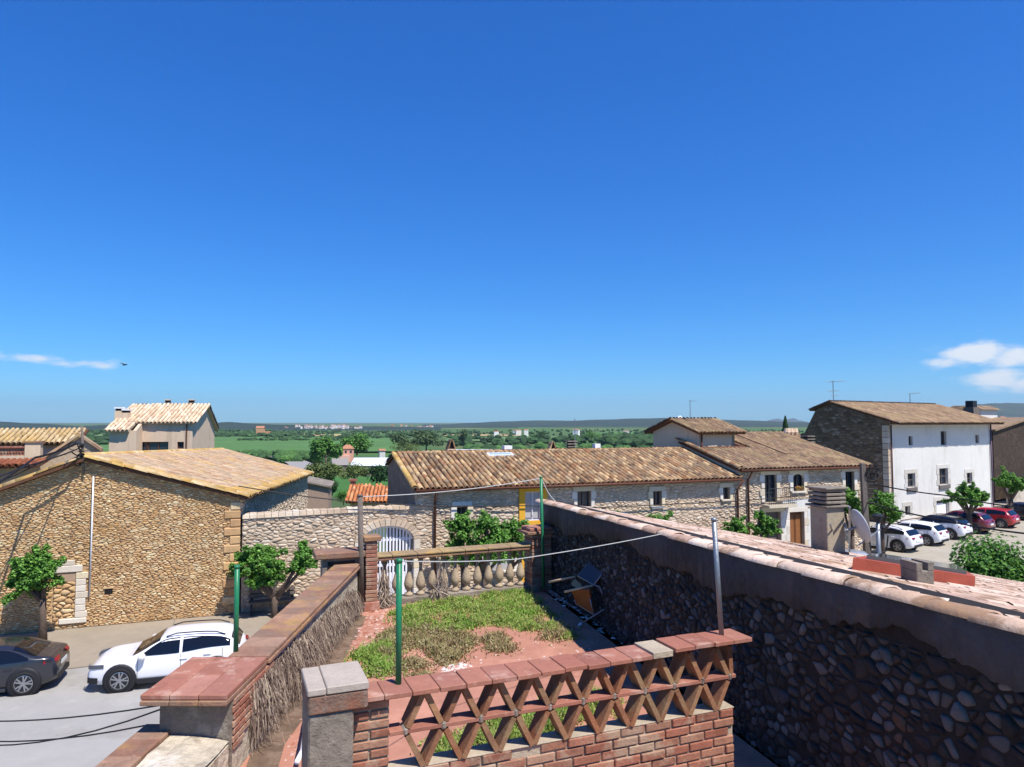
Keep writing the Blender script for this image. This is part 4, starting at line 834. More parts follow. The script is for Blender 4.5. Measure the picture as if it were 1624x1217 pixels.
for k in range(int(upC.length / .38)):
    un = upC.normalized(); inst(rt2, 'verge_tile', M.Translation(FS.p(c0 - .02, -.32, zc + .12) + un * (k * .38)) @ M((FS.ex, un, FS.ex.cross(un))).transposed().to_4x4(), CH)
# roof-terrace parapet, outdoor chairs side, raised tiled strip and small chimney on that roof
FT = Fr(FS.p(0, 4.4, 0), SA); a0 = FT.sz(1176, 710)[0]; a1 = FT.sz(1255, 710)[0]; zt0 = FT.sz(1215, 708)[1]
MB().box(FT, a0, a1, 0, .18, zc + .6, zt0).build('roof_terrace_parapet', m_cream, CH); MB().box(FT, a0 - .05, a1 + .05, -.05, .23, zt0, zt0 + .06).build('parapet_coping', m_redworn, CH)
MB().box(FT, a0 - .5, a0 - .02, .0, .3, zc + .5, zt0 + .12).build('parapet_pier', m_beige, CH)
FT2 = Fr(FS.p(0, 6.8, 0), SA); g0 = FT2.sz(1200, 700)[0]; g1 = FT2.sz(1242, 700)[0]; gz = FT2.sz(1221, 695)[1]
pr = MB(); pr.prism([FT2.p(g0, 0, gz - .45), FT2.p(g1, 0, gz - .45), FT2.p(g1 - .7, 0, gz), FT2.p(g0 + .35, 0, gz)], FT2.ey * .16); pr.build('terrace_gable', m_beige, CH)
s, z1 = FS.sz(1281, 692); FC = Fr(FS.p(0, 4.6, 0), SA); s, z1 = FC.sz(1281, 690); chimney(CH, FC, s, 0, 5.0, z1, .45, 'slab', m_cement)
un = upC.normalized(); s0_ = FS.sz(1252, 735)[0] + 1.2
stp = MB(); stf = Fr(FS.p(s0_, -.3, zc + .05), ex=FS.ex, ez=un)
MB().box(stf, 0, .3, -.14, 0, 2.0, upC.length).build('roof_step', m_tile_brown, CH)
for k in range(2):                                                   # two pale chairs standing on the roof terrace
    fa = Fr(FT.p(a0 + .8 + k * 1.0, 1.2, zt0 - .75), SA + .3 * k); ch = thing('terrace_chair', ('left' if k == 0 else 'right') + ' one of two pale chairs on the roof terrace of the corner house', 'chair', fa.o, 'pale chairs on the roof terrace')
    MB().box(fa, -.25, .25, -.25, .25, .42, .47).build('seat', m_whitepaint, ch); MB().box(fa, -.25, .25, .22, .27, .48, 1.0).build('backrest', m_whitepaint, ch)
    for x in (-.22, .22):
        for y in (-.22, .22): MB().box(fa, x - .02, x + .02, y - .02, y + .02, 0, .42).build('leg', m_whitepaint, ch)
# tower room on the roofs
TA = SA + .02; TY = 36.6; t0 = D(1108, 712, TY)
FTW = Fr((t0.x, t0.y, 0), math.atan2(.42, 1))
TW = thing('tower_room', 'cream rendered tower room with a low tiled roof above the corner house', 'house', (t0.x, t0.y + 2, 4))
tr = FTW.sz(1165, 690)[0]; zte = FTW.sz(1120, 684)[1]; zbt = 4.3
TL = D(1036, 690, TY + 2.0); ldir = V((TL.x - t0.x, TL.y - t0.y, 0)); lw = ldir.length; ldir.normalize()
MB().prism([FTW.p(0, 0, zbt), FTW.p(tr, 0, zbt), FTW.p(tr, 0, zte), FTW.p(0, 0, zte)], FTW.ey * .2).build('front_wall', m_cream, TW)
zpk = zte + .62
MB().prism([V((t0.x, t0.y, zbt)), V((t0.x, t0.y, zte)), V((t0.x, t0.y, zte)) + ldir * (lw * .52) + V((0, 0, zpk - zte)), V((t0.x, t0.y, zte)) + ldir * lw, V((t0.x, t0.y, zbt)) + ldir * lw], V((-ldir.y, ldir.x, 0)) * -.2).build('side_wall', m_cream, TW)
e1 = FTW.ex
for sgn, st_, sd0 in ((1, V((t0.x, t0.y, zte)) - ldir * .35 - e1 * .3, 1), (-1, V((t0.x, t0.y, zte)) + ldir * (lw + .3) - e1 * .3, -1)):
    half = lw * .52 + .35 if sgn > 0 else lw * .48 + .3
    upt = (ldir * sgn * half + V((0, 0, zpk - zte + .1)))
    st2 = st_ + V((0, 0, -.08)) if sgn > 0 else st_ + e1 * (tr + .65) + V((0, 0, -.08))
    tile_roof(TW, st2, e1 * sgn, upt, tr + .65, upt.length, m_tile_brown, 0, sp=.23, tl=.36, seed=46 + sgn, base=m_wood, name='roof_tile')
MB().prism([FTW.p(tr, 0, zbt), FTW.p(tr, 0, zte)] + [FTW.p(tr, 0, zte) + ldir * (lw * .52) + V((0, 0, zpk - zte))] + [FTW.p(tr, 0, zte) + ldir * lw, FTW.p(tr, 0, zbt) + ldir * lw], FTW.ex * -.2).build('side_wall', m_cream, TW)
MB().tube([FTW.p(.15, -.08, zte - .05), FTW.p(.15, -.08, zbt)], .045, 8).build('downpipe', m_pipe, TW, True)
for k in range(14): MB().box(FTW, .1 + k * (tr - .1) / 14, .18 + k * (tr - .1) / 14, -.3, 0, zte - .16, zte - .07).build('rafter_end', m_wood, TW)
s, z1 = FTW.sz(1109, 637); MB().tube([V((t0.x, t0.y, zpk)) + ldir * lw * .3 + e1 * .4, V((t0.x, t0.y, z1 + .1)) + ldir * lw * .3 + e1 * .4], .018, 5).build('antenna_mast', m_metal, TW)
ch_ = V((t0.x, t0.y, zpk)) + ldir * lw * .6 + e1 * .6
MB().lathe(ch_ - V((0, 0, .3)), [(.12, 0), (.12, .35), (.16, .38), (.05, .5)], 8).build('vent_cap', m_whitepaint, TW)
MB().tube([V((t0.x, t0.y, z1 + .05)) + ldir * lw * .3 + e1 * .3, V((t0.x, t0.y, z1 + .05)) + ldir * lw * .3 + e1 * .85], .012, 4).build('antenna_arm', m_metal, TW)
# low tiled roofs behind, left of the stone gable
q = D(1180, 700, 58); fr = Fr((q.x, q.y, 0), SA); LR = thing('low_roof_house', 'low tiled roof with pale pots behind the roof terrace', 'house', q)
e = fr.sz(1292, 694)[0]; MB().box(fr, 0, e, 0, 4, 2, q.z).build('wall', m_beige, LR); tile_roof(LR, fr.p(0, -.3, q.z), fr.ex, fr.ey * 3 + V((0, 0, .62)), e, 3.1, m_tile_brown, 0, sp=.3, tl=.45, seed=51, base=m_deck, name='roof_tile')
for k, u in enumerate((1264, 1270, 1277)): s, _ = fr.sz(u, 690); MB().lathe(fr.p(s, 1.2, q.z + .2), [(.2, 0), (.32, .5), (.22, .85)], 8).build('clay_pot', m_beige, LR)
m_wlintel = mat('whitewashed_stone', [srgb('c8c4bc'), srgb('bcb6aa')], var=.1, bump=.2)
# ================================================================== white building at the right
wl0, wl1 = G(1412, 831), G(1574, 806); wa_ = math.atan2(wl1.y - wl0.y, wl1.x - wl0.x); FW = Fr(wl0, wa_); WL = (wl1 - wl0).length
WB = thing('white_building', 'tall three-storey house with white front and brown stone gable by the car park', 'house', FW.p(WL / 2, 3, 0)); zwe = 6.72
hwn = [rect(FW, 1441, 692, 1447.5, 706.5), rect(FW, 1492, 684, 1501, 706), rect(FW, 1547, 690, 1552.5, 703), rect(FW, 1439, 751, 1451, 773), rect(FW, 1489.5, 743, 1503, 769), rect(FW, 1533, 750, 1541.5, 768), rect(FW, 1435, 803, 1443, 818), rect(FW, 1485, 793.5, 1505, 818)]
hwn[7] = (hwn[7][0], .03, hwn[7][2], hwn[7][3])
slab(MB(), FW, .28, WL, 0, zwe, hwn, .25).build('front_wall', m_white, WB)
for k, h in enumerate(hwn):
    if k == 7: MB().box(FW, h[0], h[2], .2, .24, h[1], h[3]).build('door', m_greywood, WB); MB().box(FW, h[0] + .1, h[2] - .1, .17, .2, .1, .9).build('door_panel', m_whitepaint, WB)
    else: window(WB, FW, *h, dep=.2, bars=1 if k > 2 else 0, cross=1 if k in (3, 4, 5) else 0, pm=m_glass, fm=m_greywood, fw=.06)
    if k > 2:
        o_ = .03
        fbox('lintel', m_wlintel, WB, FW, h[0] - .35, h[2] + .35, -o_, .04, h[3] + .0, h[3] + .3, bev=.01)
        for s_ in (0, 1):
            for j in range(3):
                a, b = h[1] + (h[3] - h[1]) * j / 3, h[1] + (h[3] - h[1]) * (j + 1) / 3 - .02; x = (h[0] - (.3 if j % 2 else .42), h[0]) if s_ == 0 else (h[2], h[2] + (.3 if j % 2 else .42)); fbox('jamb_stone', m_wlintel, WB, FW, x[0], x[1], -o_, .04, a, b, bev=.008)
    if k in (3, 4): fbox('sill', mat('dark_stone_sill', srgb('6a6460'), var=.2), WB, FW, h[0] - .15, h[2] + .15, -.12, .05, h[1] - .3, h[1] - .02, bev=.02)
for k in range(16):
    z = .05 + k * (zwe - .1) / 16
    fbox('quoin', m_palestone, WB, FW, 0, .28 if k % 2 else .27, -.012, .4, z, z + (zwe - .1) / 16 - .02, bev=.02)
zrw = 8.25
gab = [(0, 0), (0, zwe + .25), (4.0, zrw + .06), (5.3, zrw - .5), (6.5, 5.6), (6.9, 0)]
m_browngable = mat('brown_rubble_gable', srgb('6e5844'), var=.25, vscale=1.2, bump=.9, bscale=5, over=[(srgb('86705a'), 2.2, .55, .7), (srgb('4e3e30'), 3.0, .6, .6)])
MB().prism([FW.p(.01, b + .01, z) for b, z in gab], FW.ex * .26).build('gable_wall', m_browngable, WB)
FG = Fr(FW.p(.01, 6.9, 0), ex=-FW.ey)
stone_face(WB, FG, [(0.02, .1), (6.48, .1), (6.48, zwe + .1), (2.95, zrw - .1), (1.65, zrw - .65), (.45, 5.5)], .38, .2, mat('brown_rubble_stone', [srgb(x) for x in ('6a5440', '846c52', '5a4838', '94806a', '745e48')], var=.25, vscale=1.5, bump=.5, bscale=10), 23, 0, gap=.015, dep=.035)
MB().box(FW, .3, WL - .02, 6.5, 6.8, 0, 6).build('back_wall', m_browngable, WB)
MB().prism([FW.p(WL - .01, b + .02, z) for b, z in gab], FW.ex * -.24).build('gable_wall', m_browngable, WB)
MB().box(FW, .27, WL, -.16, .0, zwe - .02, zwe + .24).build('eave_cornice', mat('brown_cornice', srgb('6a5444'), var=.2), WB)
MB().box(FW, .29, WL - .26, .32, .36, .05, zwe - .1).build('inner_lining', m_dark, WB)
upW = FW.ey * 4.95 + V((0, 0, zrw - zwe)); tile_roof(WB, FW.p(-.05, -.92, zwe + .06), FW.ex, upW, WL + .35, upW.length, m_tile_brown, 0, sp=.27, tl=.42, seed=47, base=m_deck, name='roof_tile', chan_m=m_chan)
upW2 = -FW.ey * 1.7 + V((0, 0, .62)); tile_roof(WB, FW.p(WL + .2, 5.75, zrw - .46), -FW.ex, upW2, WL + .35, upW2.length, m_tile_brown, 0, sp=.27, tl=.42, seed=48, base=m_deck, name='rear_roof_tile')
MB().tube([FW.p(WL - .1, -.12, zwe - .05), FW.p(WL - .1, -.12, .1)], .06, 8).build('downpipe', mat('purple_grey_pipe', srgb('6a5a6a'), var=.1), WB, True)
MB().tube([FW.p(.31, -.08, zwe - .05), FW.p(.31, -.08, .1)], .05, 8).build('downpipe', m_pipe, WB, True)
FWr = Fr(FW.p(0, 2.6, 0), wa_); s, z1 = FWr.sz(1540, 636); 
chb = MB().box(FWr, s - .55, s + .55, -.4, .4, zwe + .4, z1 - .55).build('chimney', mat('dark_chimney_render', srgb('6a6058'), var=.2), WB); MB().box(FWr, s - .38, s + .38, -.3, .3, z1 - .55, z1).build('chimney_pot', m_darkmetal, chb)
MB().box(FW, -1.6, WL * .55, -1.9, -1.5, 0, .55).build('low_wall', m_browngable, WB)
# roof aerials
def aerial(name, lb, p, h, arms, tilt=0.):
    t = thing(name, lb, 'antenna', p); p = V(p); MB().tube([p - V((0, 0, .3)), p + V((0, 0, h))], .03, 6).build('mast', m_metal, t)
    for (z, L_, n, off) in arms:
        c = p + V((off, 0, z)); dx = V((math.cos(.2), math.sin(.2), .06 + tilt)); a = c - dx * L_ / 2; MB().tube([a, c + dx * L_ / 2], .022, 5).build('boom', m_metal, t)
        for k in range(n):
            q = a + dx * (L_ * (k + .5) / n); e = V((-.25, .95, 0)) * (.28 - .1 * k / n); MB().tube([q - e, q + e], .012, 4).build('element', m_metal, t)
pk_ = FW.p(.05, 4.4, zrw); FA_ = Fr(pk_, wa_); s, zt = Fr(FW.p(0, 4.2, 0), wa_).sz(1321, 604); aerial('tv_antenna', 'tall two-arm television aerial on the gable peak of the white building', FW.p(s, 4.2, zrw), zt - zrw, [(zt - zrw - .05, 1.5, 7, .2), (zt - zrw - .75, .9, 4, 0), (zt - zrw - 1.1, .6, 2, .1)])
s, zt = Fr(FW.p(0, 4.0, 0), wa_).sz(1443, 624); aerial('tv_antenna', 'short television aerial on the middle of the white building roof', FW.p(s, 4.0, zrw), zt - zrw, [(zt - zrw, 1.0, 5, .4)])
# small white house behind it and the dark building at the right edge
q = D(1556, 665, 66); f2 = Fr((q.x, q.y, 0), wa_); RH = thing('rooftop_house', 'small white house with red roof behind the dark chimney', 'house', q); e = f2.sz(1582, 660)[0]; z1 = f2.sz(1570, 650)[1]
MB().box(f2, 0, e, 0, 3, 2, z1).build('wall', m_white, RH); MB().hexa([f2.p(-.3, -.3, z1), f2.p(e + .3, -.3, z1), f2.p(e + .3, 3.3, z1), f2.p(-.3, 3.3, z1), f2.p(0, 0.6, z1 + .4), f2.p(e, .6, z1 + .4), f2.p(e, 2.4, z1 + .4), f2.p(0, 2.4, z1 + .4)]).build('roof', m_tile_brown, RH)
a_, b_ = D(1577, 755, 60), D(1640, 750, 66); f3 = Fr((a_.x, a_.y, 0), math.atan2(b_.y - a_.y, b_.x - a_.x)); e = 9.; zA = f3.sz(1580, 684)[1]; zB = f3.sz(1622, 668)[1]; sB = f3.sz(1622, 700)[0]
DB = thing('dark_stone_building', 'tall dark stone building in shade at the right edge behind the car park', 'house', f3.p(4, 2, 0)); ze_ = zA + (zB - zA) / sB * e
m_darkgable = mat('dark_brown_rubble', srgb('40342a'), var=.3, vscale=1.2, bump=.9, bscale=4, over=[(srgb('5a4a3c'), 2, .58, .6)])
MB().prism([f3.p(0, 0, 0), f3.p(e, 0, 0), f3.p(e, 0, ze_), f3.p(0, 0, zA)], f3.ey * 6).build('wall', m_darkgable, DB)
MB().prism([f3.p(-.1, -.25, zA), f3.p(e + .2, -.25, ze_), f3.p(e + .2, -.25, ze_ + .15), f3.p(-.1, -.25, zA + .15)], f3.ey * 6.6).build('roof', m_tile_brown, DB)
zq = f3.sz(1600, 758)[1]; f4 = Fr(f3.p(0, -1.0, 0), f3.ex and math.atan2(f3.ex.y, f3.ex.x)); MBq = MB().box(f4, -.6, e, -.3, 0, 0, zq)
tag(MBq.build('yard_wall', mat('stained_pale_render', srgb('bcb0a0'), var=.2, vscale=.8, bump=.3, over=[(srgb('8a8078'), .7, .58, .6)])), 'low stained pale render wall in front of the dark stone building', 'wall')
# ================================================================== houses at the left, behind the barn
Yh = 46.; o0 = D(216, 715, Yh); FH = Fr((o0.x, Yh, 0), SA * .5); BH = thing('beige_house', 'beige rendered house with cream tiled roof and chimneys behind the barn', 'house', FH.p(2, 3, -2))
sz = FH.sz; w0, w1 = sz(217, 690)[0], sz(305, 690)[0]; zE = sz(262, 670)[1]; zG = -2
hh_ = [rect(FH, 217.5, 701, 267, 716), rect(FH, 281, 701, 291.5, 712)]
slab(MB(), FH, w0, w1, zG, zE, hh_, .2).build('front_wall', m_beige, BH)
for h in hh_: window(BH, FH, *h, dep=.15, bars=2 if h[2] - h[0] > 1 else 0, fm=m_wood)
RB = 3.4; zR = Fr(FH.p(0, RB, 0), SA * .5).sz(262, 643)[1]; BD = 6.2; zB2 = Fr(FH.p(0, BD, 0), SA * .5).sz(320, 682)[1]
MB().prism([FH.p(w1 - .01, .02, zG), FH.p(w1 - .01, .02, zE), FH.p(w1 - .01, RB, zR), FH.p(w1 - .01, BD, zB2), FH.p(w1 - .01, BD, zG)], FH.ex * -.25).build('gable_wall', m_beige, BH)
MB().box(FH, sz(280, 690)[0] + .6, sz(280, 690)[0] + .66, -.06, 0, zG, zE - .1).build('downpipe', m_pipe, BH)
f5 = Fr(FH.p(0, -1.2, 0), SA * .5); l0, l1 = f5.sz(173, 700)[0], f5.sz(216, 700)[0]; zL = f5.sz(195, 683)[1]
slab(MB(), f5, l0, l1, zG, zL, [], .2).build('wing_wall', m_beige, BH)
MB().prism([f5.p(l1 - .01, .02, zG), f5.p(l1 - .01, .02, zL), f5.p(l1 - .01, 1.2, zE + .0), f5.p(l1 - .01, 1.2, zG)], f5.ex * -.2).build('wing_side', m_beige, BH)
MB().prism([f5.p(l0, .02, zG), f5.p(l0, .02, zL), f5.p(l0, 1.2 + RB, zR - .1), f5.p(l0, 7.4, zB2), f5.p(l0, 7.4, zG)], f5.ex * .2).build('gable_wall', m_beige, BH)
upH = FH.ey * (RB + .22) + V((0, 0, (zR - zE) * (RB + .22) / RB)); tile_roof(BH, FH.p(w0 - .1, -.22, zE - .02), FH.ex, upH, w1 - w0 + .35, upH.length, m_tile_cream, 90, sp=.25, tl=.42, seed=49, base=m_tile_cream, name='roof_tile')
upH2 = f5.ey * (RB + 1.5) + V((0, 0, zR - zL + .05)); rx = f5.sz(207, 650)[0]
tile_roof(BH, f5.p(l0 - .15, -.3, zL + .0), f5.ex, upH2, w0 - l0 + .12, upH2.length, m_tile_cream, 60, sp=.25, tl=.42, seed=50, base=m_tile_cream, name='roof_tile')
tile_roof(BH, FH.p(w1 + .2, BD + .3, zB2), -FH.ex, -FH.ey * (BD - RB + .3) + V((0, 0, zR - zB2)), w1 - l0 + .4, math.hypot(BD - RB + .3, zR - zB2), m_tile_cream, 0, sp=.34, tl=.5, seed=52, base=m_tile_cream, name='rear_roof_tile')
f6 = Fr(FH.p(0, .6, 0), SA * .5)
for (u, vt, w_) in ((189.5, 646, .44), (200.5, 649, .4)):
    s, z1 = f6.sz(u, vt); o_ = MB().box(f6, s - w_ / 2, s + w_ / 2, -.2, .3, zL, z1 - .25).build('chimney', m_beige, BH); MB().box(f6, s - w_ / 2 + .04, s + w_ / 2 - .04, -.16, .26, z1 - .25, z1 - .1).build('flue', m_dark, o_); MB().box(f6, s - w_ / 2 - .03, s + w_ / 2 + .03, -.24, .34, z1 - .1, z1).build('cap', m_whitepaint, o_)
f7 = Fr(FH.p(0, RB + .4, 0), SA * .5)
for (u, vt, w_) in ((266.5, 634, .36), (304, 634, .4)):
    s, z1 = f7.sz(u, vt); o_ = MB().box(f7, s - w_ / 2, s + w_ / 2, -.2, .2, zR - .7, z1 - .3).build('chimney', m_beige, BH); MB().box(f7, s - w_ * .62, s + w_ * .62, -.26, .26, z1 - .3, z1 - .22).build('cap', m_cement, o_); MB().box(f7, s - w_ * .4, s + w_ * .4, -.17, .17, z1 - .22, z1 - .06).build('flue', m_dark, o_); MB().box(f7, s - w_ * .5, s + w_ * .5, -.22, .22, z1 - .06, z1).build('cap', m_cream, o_)
# yellow tiled house with lattice terrace, left edge
Yg = 31.; g0_ = D(126, 735, Yg); FY = Fr((g0_.x, Yg, 0), SA); YH = thing('yellow_tiled_house', 'house with golden lichen tiled roof and brick lattice terrace at the left edge', 'house', g0_)
pkz = FY.sz(126, 692); lf = FY.sz(62, 733); rt = FY.sz(162, 716)
MB().prism([FY.p(lf[0], 0, -1), FY.p(rt[0], 0, -1), FY.p(rt[0], 0, rt[1]), FY.p(pkz[0], 0, pkz[1] - .05), FY.p(lf[0], 0, lf[1])], FY.ey * .3).build('gable_wall', mat('grey_beige_stone', srgb('b09c84'), var=.15, vscale=2, bump=.5, bscale=8), YH)
for (e_, k) in ((lf, 0), (rt, 1)):
    a = FY.p(e_[0], -.15, e_[1]); b = FY.p(pkz[0], -.15, pkz[1]); MB().prism([a, b, b + V((0, 0, .13)), a + V((0, 0, .13))], FY.ey * .4).build('verge', m_tile_old, YH)
aw = FY.ey; upY = FY.ex * (pkz[0] - lf[0]) + V((0, 0, pkz[1] - lf[1]))
f8 = Fr(FY.p(0, 1.2, 0), SA); ee = f8.sz(60, 704); zz = f8.sz(60, 689)[1]; el0 = f8.sz(-60, 704)[0]; el1 = f8.sz(124, 700)[0]
tile_roof(YH, f8.p(el0, 0, ee[1] + .02), f8.ex, f8.ey * 2.2 + V((0, 0, .62)), el1 - el0, 2.3, mat('yellowed_roof_tile', [srgb(x) for x in ('a89068', 'bca47c', '98805a', 'c8b28c')], var=.2, vscale=3, over=[(srgb('b08c48'), 1.5, .56, .6)]), 150, sp=.21, tl=.36, seed=53, base=m_deck, name='roof_tile')
MB().box(f8, el0, el1 - .3, .3, .5, -1, ee[1]).build('wall', m_beige, YH)
f9 = Fr(FY.p(0, -.6, 0), SA); za, zb = f9.sz(20, 711)[1], f9.sz(20, 723)[1]; pA, pB = f9.sz(39, 715)[0], f9.sz(64, 715)[0]; zP = f9.sz(50, 702)[1]
MB().box(f9, pA, pB, 0, .4, -1, zP).build('terrace_pier', m_cream, YH); MB().box(f9, pA - .06, pB + .06, -.06, .46, zP, zP + .06).build('pier_cap', m_redworn, YH)
MB().box(f9, el0, pA, .05, .3, -1, zb).build('terrace_parapet', m_cream, YH); MB().box(f9, el0, pA, .03, .32, za, za + .08).build('parapet_coping', m_red, YH)
lw_ = pA - el0; n_ = 26
for k in range(n_):
    a = el0 + lw_ * k / n_; d_ = lw_ / n_
    for j in range(2):
        z = zb + (za - zb) * j / 2; hz = (za - zb) / 2
        MB().prism([f9.p(a, .1, z), f9.p(a + .04, .1, z), f9.p(a + d_, .1, z + hz), f9.p(a + d_ - .04, .1, z + hz)], f9.ey * .12).build('lattice_tile', m_brick, YH)
        MB().prism([f9.p(a + d_, .1, z), f9.p(a + d_ - .04, .1, z), f9.p(a, .1, z + hz), f9.p(a + .04, .1, z + hz)], f9.ey * .12).build('lattice_tile', m_brick, YH)
f10 = Fr(FY.p(0, -2.2, 0), SA); s1_, z1 = f10.sz(60, 729); z2 = f10.sz(20, 739)[1]; l0_ = f10.sz(-60, 735)[0]
tile_roof(YH, f10.p(l0_, 0, z2), f10.ex, f10.ey * 1.5 + V((0, 0, .16)), s1_ - l0_, 1.55, mat('red_roof_tile', [srgb('7a4630'), srgb('8a5238'), srgb('6a3c2c')], var=.2), 0, sp=.22, tl=.36, seed=54, base=m_deck, name='low_roof_tile')
# sheds and small houses behind the gate
q = D(553, 795, 55); f = Fr((q.x, q.y, 0), .1); OH = thing('orange_roof_shed', 'small shed with an orange tiled roof behind the gate wall', 'shed', q)
e = f.sz(622, 795)[0]; z0 = f.sz(585, 796)[1]; z1 = Fr(f.p(0, 2.6, 0), .1).sz(585, 771)[1]; MB().box(f, .1, e, .2, 4, -3, z0).build('wall', m_beige, OH)
tile_roof(OH, f.p(-.2, -.2, z0), f.ex, f.ey * 2.8 + V((0, 0, z1 - z0)), e + .3, math.hypot(2.8, z1 - z0), mat('orange_tile', [srgb('b06a40'), srgb('c88454'), srgb('a05834'), srgb('d49a6c')], var=.2), 120, sp=.3, tl=.45, seed=55, base=m_deck, name='roof_tile')
fc = Fr(f.p(0, 2.8, 0), .1); s, zc_ = fc.sz(560, 760); o_ = MB().box(fc, s - .2, s + .2, -.2, .2, z0, zc_ - .15).build('chimney', m_brick, OH); MB().box(fc, s - .32, s + .32, -.3, .3, zc_ - .15, zc_).build('cap', m_red, o_)
q = D(487, 792, 50); f = Fr((q.x, q.y, 0), .2); SH = thing('grey_shed', 'plain grey brown shed with flat sloping roof behind the barn', 'shed', q); e = f.sz(521, 780)[0]; za = f.sz(495, 765)[1]; zb = f.sz(520, 774)[1]
MB().prism([f.p(0, 0, -2), f.p(e, 0, -2), f.p(e, 0, zb), f.p(0, 0, za)], f.ey * 4).build('wall', mat('brown_render', srgb('a08878'), var=.1), SH); MB().prism([f.p(-.2, -.2, za), f.p(e + .2, -.2, zb), f.p(e + .2, -.2, zb + .12), f.p(-.2, -.2, za + .12)], f.ey * 4.4).build('roof', m_cement, SH)
def simple_house(name, lb, u0, u1, vb, ve, vt, y, wm, rm, dep=8, rot=.1, hip=False):
    q = D(u0, vb, y); f = Fr((q.x, q.y, 0), rot); e = f.sz(u1, vb)[0]; ze = f.sz((u0 + u1) / 2, ve)[1]; zt = Fr(f.p(0, dep / 2, 0), rot).sz((u0 + u1) / 2, vt)[1]; t = thing(name, lb, 'shed' if 'shed' in name else 'house', q)
    MB().box(f, 0, e, 0, dep, q.z - 3, ze).build('wall', wm, t); x = e * .3 if hip else -.3
    MB().add([f.p(-.4, -.4, ze), f.p(e + .4, -.4, ze), f.p(e + .4, dep + .4, ze), f.p(-.4, dep + .4, ze), f.p(x, dep / 2, zt), f.p(e - x, dep / 2, zt)], [(0, 1, 5, 4), (2, 3, 4, 5), (0, 4, 3), (1, 2, 5), (3, 2, 1, 0)]).build('roof', rm, t); return t, f, e, ze
m_shedroof = mat('white_sheet_roof', srgb('c8ccd0'), rough=.6, var=.06, vscale=.2)
t, f, e, ze = simple_house('white_roof_shed', 'long low shed with white sheet roof beside the dark round tree', 556, 640, 745, 739, 726, 300, m_cement, m_shedroof, 18, .02)
simple_house('white_roof_shed', 'long white roofed shed showing just above the ridge of the long house', 722, 812, 722, 717.5, 712.8, 230, m_cement, m_shedroof, 12, .05)
simple_house('grey_roof_shed', 'narrow grey roofed shed left of the long white shed roof', 528, 552, 742, 738, 727, 310, m_cement, mat('grey_sheet', srgb('8a8480'), var=.1), 14, .3)
t, f, e, ze = simple_house('pink_house', 'small pink house with hipped roof among trees', 543, 561, 724, 712, 705.5, 330, mat('pink_render', srgb('c89884'), var=.05), m_roof_far, 7, .3, True)
for k in range(2): MB().box(f, e * (.2 + .45 * k), e * (.38 + .45 * k), -.08, -.02, ze - 2.0, ze - .9).build('window', m_glass, t)
MB().box(f, -1.5, e * .6, -3, 0, ze - 6, ze - 3).build('annex', mat('pink_render2', srgb('d0a894'), var=.05), t)
simple_house('white_cottage', 'tiny white cottage on the fields left of the grey green trees', 602, 611, 718, 715, 712, 360, m_white, m_roof_far, 5, .3)
# ================================================================== cars
m_tyre = mat('tyre_rubber', srgb('222224'), rough=.8, var=.1, bump=0); m_rim = mat('alloy_rim', srgb('a8aaae'), rough=.3, metal=.8, var=0, bump=0); m_trim = mat('black_plastic_trim', srgb('242428'), rough=.6, var=.1, bump=0)
m_cglass = glassy('tinted_car_glass', srgb('12141a'), .04); m_tail = mat('red_tail_lamp', srgb('8a1420'), rough=.2, var=0, bump=0, spec=.6); m_head = mat('headlamp_glass', srgb('50545e'), rough=.1, var=0, bump=0, spec=.7)
m_plate = mat('number_plate', srgb('d8d8d4'), rough=.5, var=0, bump=0); m_chrome = mat('chrome', srgb('c0c4c8'), rough=.12, metal=1, var=0, bump=0)
def paint(name, c): return mat(name, c, rough=.3, var=0, bump=0, spec=.5, coat=.8)
p_white = paint('white_car_paint', srgb('e6e6ea')); p_navy = paint('dark_grey_car_paint', srgb('23252e')); p_red = paint('red_car_paint', srgb('a81a20')); p_dkred = paint('dark_red_car_paint', srgb('6a1a24')); p_silver = mat('silver_car_paint', srgb('b4bac4'), rough=.32, metal=.4, var=0, bump=0, coat=.6); p_black = paint('black_car_paint', srgb('1c1c22'))
def lerp_tab(tab, x):
    if x <= tab[0][0]: return tab[0][1]
    for i in range(len(tab) - 1):
        (a, va), (b, vb) = tab[i], tab[i + 1]
        if x <= b:
            t = (x - a) / (b - a)
            m0 = (vb - tab[i - 1][1]) / (b - tab[i - 1][0]) if i > 0 else (vb - va) / (b - a); m1 = (tab[i + 2][1] - va) / (tab[i + 2][0] - a) if i + 2 < len(tab) else (vb - va) / (b - a)
            if abs(m0 - m1) > .7: return va + (vb - va) * t
            h_ = b - a; return (2 * t**3 - 3 * t**2 + 1) * va + (t**3 - 2 * t**2 + t) * h_ * m0 + (-2 * t**3 + 3 * t**2) * vb + (t**3 - t**2) * h_ * m1
    return tab[-1][1]
